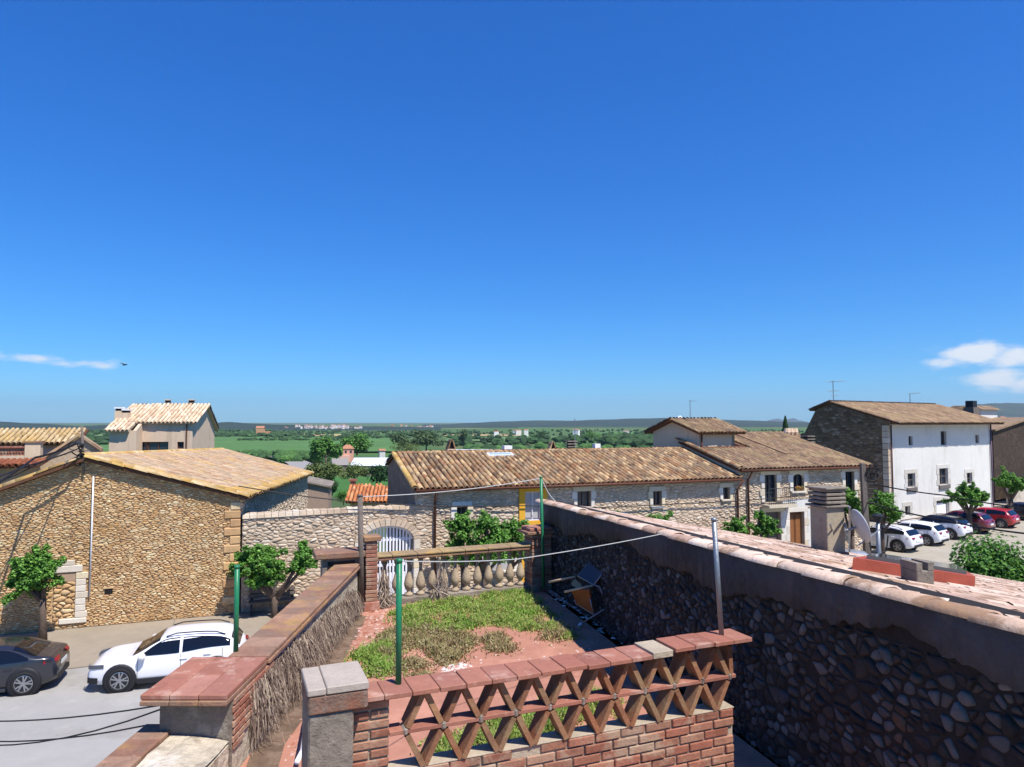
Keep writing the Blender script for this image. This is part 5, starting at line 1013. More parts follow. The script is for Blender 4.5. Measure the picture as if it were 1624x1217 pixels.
KIND = {
    'suv': dict(L=4.3, W=1.78, top=[(0, .60), (.05, .78), (.3, .90), (1.15, 1.03), (1.95, 1.50), (2.4, 1.56), (3.4, 1.53), (3.85, 1.40), (4.12, 1.06), (4.24, .95), (4.3, .7)], belt=[(0, .6), (.3, .88), (1.15, .98), (2.4, 1.0), (3.4, 1.1), (4.1, 1.02), (4.3, .68)], bot=[(0, .30), (.3, .22), (4., .25), (4.3, .38)], ws=(1.18, 1.9), rw=(3.86, 4.1), win=(1.35, 3.85), ax=(.88, 3.48), wr=.345, clad=True, rails=True),
    'sedan': dict(L=4.38, W=1.8, top=[(0, .58), (.05, .72), (.4, .86), (1.35, .98), (2.1, 1.38), (2.6, 1.44), (3.2, 1.40), (3.85, 1.12), (4.15, 1.05), (4.3, 1.0), (4.38, .72)], belt=[(0, .56), (.4, .80), (1.35, .90), (2.6, .93), (3.8, .98), (4.28, .96), (4.38, .7)], bot=[(0, .26), (.3, .19), (4.0, .2), (4.38, .32)], ws=(1.4, 2.08), rw=(3.25, 3.85), win=(1.6, 3.7), ax=(.9, 3.62), wr=.335, clad=False, rails=False),
    'hatch': dict(L=4.05, W=1.74, top=[(0, .60), (.05, .76), (.3, .88), (.95, .99), (1.75, 1.42), (2.2, 1.48), (3.2, 1.45), (3.6, 1.36), (3.9, 1.0), (4.0, .9), (4.05, .66)], belt=[(0, .58), (.3, .82), (.95, .92), (2.2, .95), (3.3, 1.02), (3.9, .97), (4.05, .64)], bot=[(0, .26), (.3, .2), (3.7, .22), (4.05, .34)], ws=(1.0, 1.7), rw=(3.62, 3.88), win=(1.2, 3.6), ax=(.82, 3.3), wr=.32, clad=False, rails=False)}
CS = .88
class CarFr(Fr):
    def p(s, a, b=0.0, c=0.0): return s.o + (s.ex * a + s.ey * b + s.ez * c) * CS
def car(lb, kind, pm, origin, ang, z=0., roofm=None, group='cars parked in the village', rim=None, clad=None, name='car'):
    """origin: ground point under the middle of the nose; ang: heading of the tail (nose -> tail direction)"""
    k = KIND[kind]; L, W = k['L'], k['W']; fr = CarFr(V((origin[0], origin[1], z)), ang); hw = W / 2
    t = thing(name, lb, 'car', fr.p(L / 2, 0, 0), group)
    zk = .935; top = lambda x: zk * lerp_tab(k['top'], x); belt = lambda x: min(zk * lerp_tab(k['belt'], x), top(x) - .015); bot = lambda x: lerp_tab(k['bot'], x)
    def plan(x):
        e = min(x, L - x); return hw * (.74 + .26 * min(1, (e / .55)) ** .5) if e < .55 else hw
    def yz(x, a):                                                    # upper section, a in 0..90 deg
        B, H = belt(x), top(x) - belt(x); zz = B + H * math.sin(a) ** .75; wz = plan(x) * .97 - .30 * max(0, zz - B - .03) * min(1, H / .3); return wz * math.cos(a) ** .32, zz
    xs = [L * i / 46 for i in range(47)]
    low = [(.0, 0), (.86, 0), (.95, .08), (.985, .28), (1.0, .6), (.985, .85), (.97, 1.0)]; ups = [math.pi / 2 * q for q in (.12, .3, .5, .68, .82, .92, 1)]
    half = []
    for x in xs:
        p = plan(x); B, b0 = belt(x), bot(x); half.append([(p * wf, b0 + (B - b0) * zf) for wf, zf in low] + [yz(x, a) for a in ups])
    n = len(half[0]); vs = []; fs = []; mi = []
    for x, hp in zip(xs, half):
        ring = [(y, z_) for y, z_ in hp] + [(-y, z_) for y, z_ in hp[-2:0:-1]]; vs += [fr.p(x, -y, z_) for y, z_ in ring]
    m_ = len(vs) // len(xs)
    for i in range(len(xs) - 1):
        for j in range(m_): fs.append((i * m_ + j, (i + 1) * m_ + j, (i + 1) * m_ + (j + 1) % m_, i * m_ + (j + 1) % m_))
    fs += [tuple(range(m_)), tuple((len(xs) - 1) * m_ + j for j in range(m_))[::-1]]
    bm = MB().add(vs, fs, .5)
    if roofm:
        for q, f in enumerate(bm.f):
            c = sum((vs[i_] for i_ in f), V()) / len(f); 
            if (c - fr.o).z > 1.14 * CS: bm.m[q] = 1
    bm.build('body', [pm, roofm] if roofm else pm, t, True)
    # glass: side windows follow the upper section
    def sidey(x, zz):
        B, H = belt(x), top(x) - belt(x); s = max(0, min(1, (zz - B) / max(H, .01))) ** (1 / .75); a = math.asin(s); return yz(x, a)[0]
    for sd_ in (-1, 1):
        for (xa, xb) in ((k['win'][0], (k['win'][0] + k['win'][1]) * .47), ((k['win'][0] + k['win'][1]) * .485, k['win'][1])):
            mb = MB(); pts = []; cols = [xa + (xb - xa) * i / 10 for i in range(11)]
            for x in cols:
                lo, hi = belt(x) + .045, top(x) - .085
                hi = max(lo + .012, hi); pts.append([fr.p(x, -sd_ * (sidey(x, lo + (hi - lo) * q / 3) + .006), lo + (hi - lo) * q / 3) for q in range(4)])
            vv = [p for c in pts for p in c]; ff = [(i * 4 + j, (i + 1) * 4 + j, (i + 1) * 4 + j + 1, i * 4 + j + 1) for i in range(10) for j in range(3)]
            mb.add(vv, ff if sd_ > 0 else [f[::-1] for f in ff]).build('side_window', m_cglass, t, True)
    for nm, (xa, xb) in (('windscreen', k['ws']), ('rear_window', k['rw'])):
        vv = []; 
        for i in range(7):
            x = xa + (xb - xa) * i / 6; B, H = belt(x), top(x) - belt(x)
            for j in range(13):
                f_ = -.84 + 1.68 * j / 12; a = math.acos(min(1, abs(f_)) ** (1 / .32)) if abs(f_) > 1e-6 else math.pi / 2
                y, zz = yz(x, a); wz = yz(x, a)[0]; vv.append(fr.p(x + (-.012 if nm == 'windscreen' else .012), -(math.copysign(y, f_)) if f_ else 0, zz + .012))
        MB().add(vv, [(i * 13 + j, (i + 1) * 13 + j, (i + 1) * 13 + j + 1, i * 13 + j + 1) for i in range(6) for j in range(12)]).build(nm, m_cglass, t, True)
    # wheels with arches, lamps, mirrors, handles, plates
    wr = k['wr']; cl = k['clad'] if clad is None else clad
    for x in k['ax']:
        for sd_ in (-1, 1):
            ax = fr.ey * -sd_; c = fr.p(x, -sd_ * (hw - .17), wr); am = MB()
            am.lathe(fr.p(x, -sd_ * (plan(x) - .25), wr + .015), [(q_ * CS, w_ * CS) for q_, w_ in ((wr + .10, 0), (wr + .10, .262), (wr + .02, .268))], 22, axis=ax); am.build('wheel_arch', m_trim, t, True)
            wb = MB().lathe(c, [(q_ * CS, w_ * CS) for q_, w_ in ((wr * .55, -.02), (wr * .97, 0), (wr, .04), (wr, .16), (wr * .96, .195), (wr * .72, .2), (wr * .7, .17))], 24, axis=ax).build('wheel', m_tyre, t, True)
            rm = MB(); x1 = ax.orthogonal().normalized(); y1 = ax.cross(x1); cc = c + ax * .185 * CS; wr_ = wr * CS
            for q in range(5):
                a = q * math.tau / 5
                for da in (-.16, .16):
                    d1 = x1 * math.cos(a + da * .5) + y1 * math.sin(a + da * .5); d2 = x1 * math.cos(a + da * 1.4) + y1 * math.sin(a + da * 1.4); sdv = ax.cross(d1).normalized() * .017
                    rm.prism([cc + d1 * .04 - sdv, cc + d1 * .04 + sdv, cc + d2 * wr_ * .68 + sdv, cc + d2 * wr_ * .68 - sdv], ax * .012)
            rm.lathe(cc - ax * .005, [(.055, 0), (.055, .02)], 10, axis=ax)
            rn = 24; rm.lathe(cc - ax * .015, [(wr_ * .7, 0), (wr_ * .72, .02), (wr_ * .66, .024), (wr_ * .65, .0)], rn, axis=ax)
            rm.build('rim', rim or m_rim, wb)
    for sd_ in (-1, 1):
        x = .14; y = plan(x) * .97
        zc_ = belt(.3) - .10; hp = [(.012, plan(.012) * .62), (.03, plan(.03) + .004), (.2, plan(.2) + .012), (.46, plan(.46) + .010)]
        vv = [fr.p(x_, -sd_ * y_, zc_ + z_ + .05 * i_ / 3) for z_ in (-.055, .055) for i_, (x_, y_) in enumerate(hp)]; MB().add(vv, [(i_, i_ + 1, i_ + 5, i_ + 4) for i_ in range(3)]).build('headlight', m_head, t)
        vv = [fr.p(x_, -sd_ * y_, bot(0) + z_) for z_ in (-.02, .15) for (x_, y_) in ((-.008, plan(0) * .5), (-.004, plan(0) * 1.0), (.12, plan(.12) + .012), (.3, plan(.3) + .010))]; MB().add(vv, [(i_, i_ + 1, i_ + 5, i_ + 4) for i_ in range(3)]).build('bumper_trim', m_trim, t)
        xe = L - .02; zt_2 = belt(L - .2) - .12
        MB().hexa([fr.p(L - .30, -sd_ * (plan(L - .3) + .016), zt_2 + .0), fr.p(L + .008, -sd_ * plan(L) * .86, zt_2 - .0), fr.p(L + .008, -sd_ * plan(L) * .6, zt_2 + .0), fr.p(L - .3, -sd_ * plan(L) * .6, zt_2 + .0), fr.p(L - .3, -sd_ * (plan(L - .3) + .012), zt_2 + .08), fr.p(L - .035, -sd_ * plan(L) * .88, zt_2 + .09), fr.p(L - .035, -sd_ * plan(L) * .45, zt_2 + .09), fr.p(L - .3, -sd_ * plan(L) * .5, zt_2 + .08)]).build('tail_light', m_tail, t)
        xm = k['ws'][0] + .28; MB().lathe(fr.p(xm, -sd_ * (hw * .97), belt(xm) + .06), [(.03, 0), (.085, .04), (.09, .14), (.05, .19)], 10, axis=fr.ey * -sd_).build('mirror', pm, t, True)
        for q in (.40, .66):
            xx = k['win'][0] + (k['win'][1] - k['win'][0]) * q + .12; zz = belt(xx) - .14; MB().box(fr, xx, xx + .2, *sorted((-sd_ * (hw - .01), -sd_ * (hw + .022))), zz, zz + .035, bev=.008).build('door_handle', pm, t)
        sm_ = MB(); wn = k['win']
        for xx in (wn[0] - .02, (wn[0] + wn[1]) * .478, wn[1] - .22 if kind != 'sedan' else wn[1] - .1):
            q_ = [(plan(xx) * wf + .003, bot(xx) + (belt(xx) - bot(xx)) * zf) for wf, zf in low[2:]]
            for (ya, za), (yb, zb2) in zip(q_, q_[1:]): sm_.add([fr.p(xx, -sd_ * ya, za), fr.p(xx + .013, -sd_ * ya, za), fr.p(xx + .013, -sd_ * yb, zb2), fr.p(xx, -sd_ * yb, zb2)], [(0, 1, 2, 3)])
        sm_.build('door_seam', m_trim, t)
        if k['rails']:
            MB().tube([fr.p(x_, -sd_ * (yz(x_, math.pi / 2 * .62)[0]), top(x_) + .03 - (.05 if i in (0, 6) else 0)) for i, x_ in enumerate([2.05 + 1.65 * j / 6 for j in range(7)])], .018, 6).build('roof_rail', m_trim, t, True)
        MB().box(fr, k['ax'][0] + wr + .1, k['ax'][1] - wr - .1, *sorted((-sd_ * (hw * .93), -sd_ * (hw * 1.0 + (.006 if cl else -.01)))), bot(2) - .02, bot(2) + (.13 if cl else .07), bev=.01).build('sill_trim', m_trim if cl else pm, t)
    MB().box(fr, L - .03, L + .025, -.5 * W * .62, .5 * W * .62, bot(L) - .05, bot(L) + .10, bev=.02).build('rear_bumper_trim', m_trim, t); MB().box(fr, -.02, .06, -.5 * W * .6, .5 * W * .6, bot(0), bot(0) + .16, bev=.02).build('grille', m_trim, t)
    MB().box(fr, L + .006, L + .022, -.26, .26, .62, .73).build('number_plate', m_plate, t)
    return t
GC = 'parked cars'
# white SUV: front wheel stands at photo (187, 1098); nose to the left along the street
sa = math.atan(.30); fw_ = G(190, 1097); dv = V((math.cos(sa), math.sin(sa), 0)); nv = V((-dv.y, dv.x, 0))
car('white sport utility car with black roof rails parked across the street from the barn', 'suv', p_white, fw_ - dv * .88 * CS + nv * .80 * CS, sa, group=GC)
# dark saloon: rear wheel at photo (40, 1103), tail to the right
rw_ = G(38, 1102); sb = math.atan(.33); dv = V((math.cos(sb), math.sin(sb), 0)); nv = V((-dv.y, dv.x, 0))
car('dark blue grey saloon car cut off by the left edge', 'sedan', p_navy, rw_ - dv * 3.62 * CS + nv * .82 * CS, sb, group=GC)
pa_ = math.atan2(-.80, .60); dv = V((math.cos(pa_), math.sin(pa_), 0)); nv = V((-dv.y, dv.x, 0))
for lb, kd, pm, uv, rf, kw in (
        ('white hatchback nearest the corner house in the car park row', 'suv', p_white, (1424, 876), None, dict(clad=False)),
        ('white sloping-tail hatchback second in the car park row', 'hatch', p_white, (1470, 866), None, {}),
        ('white crossover with black roof third in the car park row', 'suv', p_white, (1507, 856), p_black, {}),
        ('dark red car partly behind the pollarded tree trunk', 'suv', p_dkred, (1545, 847), None, dict(clad=False)),
        ('bright red hatchback at the far end of the car park row', 'hatch', p_red, (1588, 838), None, {}),
        ('dark blue car in the shade at the right edge', 'hatch', p_navy, (1640, 828), None, {})):
    k = KIND[kd]; w_ = G(*uv); car(lb, kd, pm, w_ - dv * k['ax'][1] * CS + nv * (k['W'] / 2 - .05) * CS, pa_, group=GC, roofm=rf, **kw)
sv = D(1434, 888, 30.5); car('silver car half hidden behind the bleached tile roof', 'hatch', p_silver, (sv.x, sv.y, 0), math.atan2(.25, -1), group=GC)
# motor scooter behind the dish
ms = D(1350, 868, 30.); mo = thing('scooter', 'dark scooter parked behind the satellite dish', 'scooter', (ms.x, ms.y, 0)); fm_ = Fr((ms.x, ms.y, 0), .4)
for x in (0, 1.2): MB().lathe(fm_.p(x, -.06, .25), [(.12, 0), (.25, .02), (.25, .1), (.12, .12)], 16, axis=fm_.ey).build('wheel', m_tyre, mo)
MB().prism([fm_.p(-.2, -.16, .3), fm_.p(.55, -.16, .3), fm_.p(.6, -.16, .78), fm_.p(-.25, -.16, .82)], fm_.ey * .32).build('body', p_navy, mo); MB().prism([fm_.p(.95, -.2, .3), fm_.p(1.15, -.2, .35), fm_.p(1.0, -.2, 1.05), fm_.p(.92, -.2, 1.0)], fm_.ey * .4).build('leg_shield', p_navy, mo)
MB().tube([fm_.p(.95, -.35, 1.12), fm_.p(.97, .35, 1.12)], .02, 6).build('handlebar', m_darkmetal, mo); MB().lathe(fm_.p(-.2, 0, .82), [(.1, 0), (.2, .05), (.2, .25), (.1, .32)], 12).build('top_box', p_silver, mo)
# ================================================================== street things
bq = G(432, 977); fb = Fr(bq + FS.ey * .5, SA); be = thing('bench', 'dark wooden bench with plank back behind the two-armed tree', 'bench', fb.o)
for z in (.55, .72): MB().box(fb, -.8, .8, .1, .14, z, z + .12).build('back_plank', m_greywood, be)
for y in (-.3, -.15, .0): MB().box(fb, -.8, .8, y, y + .12, .42, .46).build('seat_plank', m_greywood, be)
for x in (-.7, .7): MB().prism([fb.p(x - .04, -.3, 0), fb.p(x - .04, -.22, .42), fb.p(x - .04, .1, .42), fb.p(x - .04, .16, .86), fb.p(x - .04, .2, .86), fb.p(x - .04, .16, 0)], fb.ex * .08).build('leg', m_darkmetal, be)
# power bracket on the barn gable
s, z0 = FS.sz(134, 752); _, z1 = FS.sz(128, 676); pb = thing('power_mast', 'pale power mast with insulators on the peak of the barn gable', 'utility pole', FS.p(s, -.12, z0))
MB().tube([FS.p(s, -.12, z0), FS.p(s - .1, -.12, z1)], .04, 8).build('mast', m_greywood, pb, True)
for k in range(5):
    z = z0 + .25 + k * .16; MB().lathe(FS.p(s - .1, -.2, z), [(.02, 0), (.05, .03), (.03, .06), (.05, .09), (.02, .12)], 8).build('insulator', m_darkmetal, pb)
    MB().tube([FS.p(s - .25 + k * .02, -.2, z + .05), FS.p(s + .12, -.15, z + .06)], .014, 5).build('crossarm', m_darkmetal, pb)
MB().tube([FS.p(s - .02, -.1, z0 + 1.0), FS.p(s - .12, -.85, z0 + 1.06)], .03, 6).build('bracket_arm', m_darkmetal, pb); MB().tube([FS.p(s - .04, -.1, z0 + .55), FS.p(s - .1, -.7, z0 + 1.03)], .022, 6).build('bracket_stay', m_darkmetal, pb)
MAST = [FS.p(s - .1, -.8, z0 + 1.05), FS.p(s - .06, -.5, z0 + .9), FS.p(s, -.2, z0 + .5)]
lp = [FS.p(s - .28 + math.cos(a) * .17, -.25, z0 + .95 + math.sin(a) * .13) for a in [math.tau * i / 14 for i in range(15)]]; MB().tube(lp, .015, 5).build('cable_loop', m_cable, pb)
# utility pole by the corner house with coil and lamp
uq = D(1375, 850, 33.5); up_ = thing('utility_pole', 'grey concrete utility pole with coiled black cables by the corner house', 'utility pole', (uq.x, uq.y, 0)); zt = D(1371, 735, 33.5).z
MB().hexa([V((uq.x + a * .14, uq.y + b * .14, 0)) for a, b in ((-1, -1), (1, -1), (1, 1), (-1, 1))] + [V((uq.x - .12 + a * .1, uq.y + b * .1, zt)) for a, b in ((-1, -1), (1, -1), (1, 1), (-1, 1))]).build('pole', m_greywood, up_)
rr = random.Random(8)
for k in range(9):
    c = V((uq.x + .35 + rr.uniform(-.15, .3), uq.y - .1, zt - .5 + rr.uniform(-.15, .35))); r_ = rr.uniform(.14, .3); ph = rr.uniform(0, 3)
    MB().tube([c + V((math.cos(a) * r_, .05 * math.sin(a + ph), math.sin(a) * r_)) for a in [math.tau * i / 12 for i in range(13)]], .02, 5).build('cable_coil', m_cable, up_)
for k in range(5): MB().lathe(V((uq.x + .45, uq.y - .1, zt - 1.9 + k * .22)), [(.03, 0), (.09, .04), (.04, .1)], 8).build('insulator', m_darkmetal, up_); MB().tube([V((uq.x, uq.y - .1, zt - 1.86 + k * .22)), V((uq.x + .5, uq.y - .1, zt - 1.86 + k * .22))], .02, 5).build('bracket', m_darkmetal, up_)
lq = D(1394, 885, 27.5); lm = thing('street_lamp', 'grey street lamp post with lantern in front of the white parked cars', 'street lamp', (lq.x, lq.y, 0)); zl_ = D(1394, 829, 27.5).z; zl2 = D(1394, 818, 27.5).z
MB().tube([V((lq.x, lq.y, 0)), V((lq.x, lq.y, zl_))], [.11, .07], 10).build('post', m_metal, lm, True); MB().lathe(V((lq.x, lq.y, zl_)), [(.07, 0), (.1, .02), (.22, zl2 - zl_ - .05), (.24, zl2 - zl_), (.05, zl2 - zl_ + .1)], 8).build('lantern', m_darkmetal, lm)
for sd_ in (-1, 1): MB().tube([V((lq.x, lq.y, zl_ - 1.2)), V((lq.x + sd_ * .3, lq.y, zl_ - 1.1)), V((lq.x + sd_ * .38, lq.y, zl_ - .5))], .03, 6).build('side_arm', m_darkmetal, lm)
# ================================================================== overhead cables
def cable(lb, pts, r=.018, sag=.0, m=None, name='cable', n=10):
    out = []
    for a, b in zip(pts, pts[1:]):
        for i in range(n): t = i / n; out.append(a.lerp(b, t) - V((0, 0, sag * 4 * t * (1 - t))))
    out.append(pts[-1]); tag(MB().tube(out, r, 5).build(name, m or m_cable), lb, 'cable')
FC_ = Fr(FS.p(0, -.16, 0), SA)
def fp_(u, v): s, z = FC_.sz(u, v); return FC_.p(s, 0, z)
cable('black cable running from the barn corner along the long house front to the corner house', [fp_(378, 771), fp_(480, 787), fp_(575, 797), fp_(690, 803), fp_(832, 802), fp_(950, 805), fp_(1080, 799), fp_(1165, 795), fp_(1250, 788), fp_(1310, 780)], .022, .01)
cable('dark cable from the power mast down the barn gable to the left edge', [FS.p(s_, -.1, z_) for s_, z_ in (FS.sz(128, 722), FS.sz(60, 752), FS.sz(-10, 772))], .022, .03)
cable('upper dark cable from the power mast to the left edge', [FS.p(FS.sz(125, 722)[0], -.2, FS.sz(125, 722)[1]), FS.p(*(lambda q: (q[0], -.2, q[1]))(FS.sz(115, 716))), D(40, 740, 20), D(-30, 765, 16)], .022, .02)
cable('thick black cable from the mast bracket sweeping left over the street', [MAST[0], FS.p(s - 1.2, -1.0, z0 + .62), D(-60, 800, 17)], .035, .05); cable('thin black cable from the mast bracket to the left edge', [MAST[1], FS.p(s - .9, -.7, z0 + .55), D(-60, 790, 19.5)], .02, .03)
u1 = V((uq.x, uq.y, zt - .7)); cable('upper black cable from the utility pole across the white building', [u1 + V((.4, 0, -.3)), D(1500, 786, 31), D(1640, 808, 28)], .03, .05)
cable('lower black cable from the utility pole across the parked cars', [V((uq.x, uq.y, D(1375, 797, 33.5).z)), D(1500, 826, 28), D(1640, 848, 24)], .035, .05)
cable('cable between the corner house and the utility pole', [fp_(1310, 780), V((uq.x, uq.y, D(1372, 776, 33.5).z))], .02, .05)
ce = D(262, 1119, 5.9)
for k, (uv0, uv1) in enumerate((((0, 1129), (258, 1118)), ((0, 1149), (258, 1124)), ((0, 1158), (234, 1150)))):
    a = D(*uv0, 7.5); b = D(*uv1, 6.1); a2 = a + (a - b) * .8
    cable(('topmost', 'middle', 'lowest')[k] + ' of three black cables strung over the street from the parapet end', [a2, b], .0075, (.10, .22, .12)[k])
# ================================================================== the terrace
ZT = 3.9
wo_ = V((.92, 11.62, 0)); wd_ = V((.255, -1, 0)).normalized(); NRM = V((-wd_.y, wd_.x, 0))      # right boundary: wd towards the camera, NRM into the neighbour's side
FRW = Fr(wo_ - wd_ * 1.55, ex=wd_); SN = 10.6
baL, baR = G(566, 966, ZT), G(842, 938, ZT); FBa = Fr(baL, math.atan2(baR.y - baL.y, baR.x - baL.x)); BLn = (baR - baL).length; FBa.o.z = 0
fl = MB(); fl.prism([V((-2.45, 3.2, ZT)), V((3.7, 3.2, ZT)), FRW.p(SN, .1, ZT), FRW.p(0, .1, ZT), FBa.p(BLn + .3, .6, ZT), FBa.p(-.2, .4, ZT)], V((0, 0, -.25))); struct(fl.build('terrace_floor', m_floor))
bb = MB(); bb.prism([V((-3.05, 3.4, 3.6)), V((3.6, 3.4, 3.6)), FRW.p(SN, .05, 3.6), FRW.p(-.3, .05, 3.6), FBa.p(BLn + .3, .35, 3.6), FBa.p(-.55, .35, 3.6)], V((0, 0, -3.6))); struct(bb.build('terrace_base', m_plaster))
# ---- left parapet
PX = -2.36; ZP = 4.65; PYn, PYf = 5.98, 11.15
pw = thing('parapet_wall', 'low left parapet wall with worn red tile coping and flaking plaster', 'wall', (PX - .2, 8.5, ZT))
FP = Fr((PX, 0, 0), math.pi / 2)                                     # s runs away from the viewer, ey points left into the wall
dxp = -.09 / 5.3
pm_ = MB(); pm_.hexa([V((PX, PYn, 2)), V((PX + dxp * 5.3, PYf, 2)), V((PX - .40, PYf, 2)), V((PX - .32, PYn, 2)), V((PX, PYn, ZP - .075)), V((PX + dxp * 5.3, PYf, ZP - .075)), V((PX - .40, PYf, ZP - .075)), V((PX - .32, PYn, ZP - .075))]); pm_.build('wall', m_plaster, pw)
ncp = 15; y = 6.80; rr = random.Random(6)
while y < PYf:
    x0 = PX + dxp * (y - PYn); l_ = .29
    f = Fr((x0 + .05, y, ZP - .072), math.pi / 2 + .017); MB().box(f, 0, l_ - .006, 0, .40, 0, .034 + rr.uniform(0, .004), bev=.006).build('coping_tile', m_redworn, pw)
    f2 = Fr((x0 + .035, y, ZP - .036), math.pi / 2 + .017 + rr.uniform(-.01, .01)); MB().box(f2, 0, l_ - .005, 0, .385, .003, .038 + rr.uniform(0, .006), bev=.006).build('coping_tile', m_redworn, pw); y += l_
# the broad cap at the near end: two tile layers on a short pier
FCp = Fr((0, 0, 0), 0.)
for (z0, z1, g, m_) in ((ZP - .085, ZP - .045, .0, m_redworn), (ZP - .042, ZP, .02, m_red)):
    for i in range(3):
        for j in range(2):
            xa = -3.06 + i * .24; ya = 5.83 + g + j * .47; w_ = .24 - .005; fbox('cap_tile', m_, pw, FCp, xa - g * .3, xa + w_ - g * .3, ya, ya + .465, z0, z1, bev=.006)
fbox('cap_pier', m_cement, pw, FCp, -2.96, PX + .004, 5.972, 6.0, 2.4, ZP - .086)
# brick courses on the inner face at the near end
for k in range(7):
    z1 = ZP - .09 - k * .062; off = .12 if k % 2 else 0
    for j in range(4):
        a = PYn + .02 + j * .245 - off; b = a + .233; a = max(a, PYn + .006)
        if b - a < .06 or (k > 3 and j > 3 - (k - 3)): continue
        fbox('brick', m_brick, pw, FP, a, b, -.018 - rr.random() * .006, .06, z1 - .05, z1, bev=.006)
# far end: small capped block and opening
f = Fr(V((PX - .14, PYf + .02, 0)), SA); fbox('end_pier', m_cement, pw, f, -.5, .1, 0, .3, 3.5, ZP + .10); fbox('end_cap', m_redworn, pw, f, -.62, .16, -.08, .38, ZP + .10, ZP + .2, bev=.015)
fbox('end_niche', m_dark, pw, f, -.42, .0, -.012, .02, ZP - .16, ZP + .05)
# ---- the lower wall towards the viewer
lw = thing('low_wall', 'low plastered wall with red tile edge at the bottom left corner', 'wall', (-2.7, 4.8, ZT)); ZL = 4.30
lm_ = MB(); ny, nx = 14, 8; rr = random.Random(12)
vs = []
for j in range(ny + 1):
    for i in range(nx + 1):
        x = -2.86 + (PX - .01 + 2.86) * i / nx; y = 3.4 + (5.96 - 3.4) * j / ny; vs.append(V((x, y, ZL - .02 - .05 * (i / nx) ** 2 + (rr.uniform(-.014, .014) if 0 < j < ny else 0))))
lm_.add(vs, [(j * (nx + 1) + i, j * (nx + 1) + i + 1, (j + 1) * (nx + 1) + i + 1, (j + 1) * (nx + 1) + i) for j in range(ny) for i in range(nx)])
lm_.hexa([V((-2.86, 3.4, 2)), V((PX - .01, 3.4, 2)), V((PX - .01, 5.96, 2)), V((-2.86, 5.96, 2)), V((-2.86, 3.4, ZL - .09)), V((PX - .01, 3.4, ZL - .1)), V((PX - .01, 5.96, ZL - .1)), V((-2.86, 5.96, ZL - .09))])
lm_.build('wall', m_plaster, lw)
y = 3.5
while y < 5.9: fbox('edge_tile', m_redworn, lw, FCp, -3.14, -2.87, y, y + .285, ZL - .03, ZL + .012, bev=.006); y += .29
fbox('outer_wall', m_plaster, lw, FCp, -3.06, -2.862, 3.4, 5.95, 2, ZL - .032)
# ---- dry creeper hanging on the inner face
ck = MB(); rr = random.Random(31)
for c in range(130):                                                 # strands in clumps of their own length and sweep
    yc = 6.42 + 4.6 * (c + rr.random()) / 130; t = (yc - 6.4) / 4.6; zc0 = ZP - .09 - .38 * t * t * rr.uniform(.4, 1.2) - .05 * rr.random(); Lc = rr.uniform(.55, 1.05); bend_c = rr.gauss(0, .12); out_c = rr.uniform(.02, .13)
    for _ in range(rr.randint(14, 30)):
        y = yc + rr.gauss(0, .035); x0 = PX + dxp * (y - PYn); zt = zc0 - .10 * rr.random(); L_ = (zt - ZT) * min(1.04, Lc * rr.uniform(.55, 1.1)); out = max(.01, out_c + rr.gauss(0, .03))
        bend = bend_c + rr.gauss(0, .05); cur = rr.gauss(0, .03); pts = [V((x0 + out * .35, y, zt))]
        for i in range(1, 6):
            k = i / 5; pts.append(V((x0 + out * (.35 + .9 * k) + rr.gauss(0, .009), y + bend * k * L_ + cur * math.sin(k * 5) + rr.gauss(0, .011), zt - L_ * k)))
        r_ = rr.uniform(.0018, .005) * (1.6 if rr.random() < .07 else 1); ck.tube(pts, [r_, r_, r_, r_ * .9, r_ * .7, r_ * .4], 3, cap=False, rnd=rr.random())
tag(ck.build('dry_creeper', m_stick), 'matted dry grey creeper stems hanging inside the left parapet', 'creeper', kind='stuff')
m_soil = mat('brown_soil', srgb('6e5a4a'), var=.3, vscale=6, bump=.8, bscale=25, over=[(srgb('8a7462'), 5, .55, .6)])
rr = random.Random(81); inner = [(402, 1222), (418, 1179), (457, 1130), (486, 1092), (512, 1065), (537, 1041), (552, 1010), (566, 972)]; outer = [(440, 1222), (452, 1180), (482, 1138), (500, 1100), (528, 1068), (550, 1044), (566, 1012), (580, 978)]
qa = [G(u - 14, v, ZT + .004) for u, v in inner]; qb = [G(u + rr.uniform(-4, 4), v, ZT + .004) for u, v in outer]; so_ = MB(); so_.add(qa + qb, [(i, i + 8, i + 9, i + 1) for i in range(7)]); struct(so_.build('soil', m_soil))
# ---- lattice screen
lp0 = G(564, 1118, 5.05); lp1 = G(1189, 1024, 5.05); FL = Fr(lp0, math.atan2(lp1.y - lp0.y, lp1.x - lp0.x)); FL.o.z = 0; LL = (lp1 - lp0).length
ls = thing('lattice_screen', 'clay lattice screen on a brick base with red tile coping', 'screen', FL.p(LL / 2, .12, 4.0)); ZC, RH_ = 5.05, .25; rr = random.Random(77)
FLb = .065; dth = .125
w_ = (LL + .02) / 17.
for k in range(17):
    z = ZC + rr.uniform(-.003, .003) + (.035 if k >= 13 else 0); tilt = rr.uniform(-.004, .004); broken = k == 12
    f = Fr(FL.p(k * w_ - .0, rr.uniform(-.006, .006) - (.02 if k >= 13 else 0), z), math.atan2(FL.ex.y, FL.ex.x) + rr.uniform(-.008, .008))
    MB().box(f, 0.002, w_ - .003, 0, .28, 0, .034 if not broken else .05, bev=.004).build('coping_tile', m_red if not broken else m_mortar, ls)
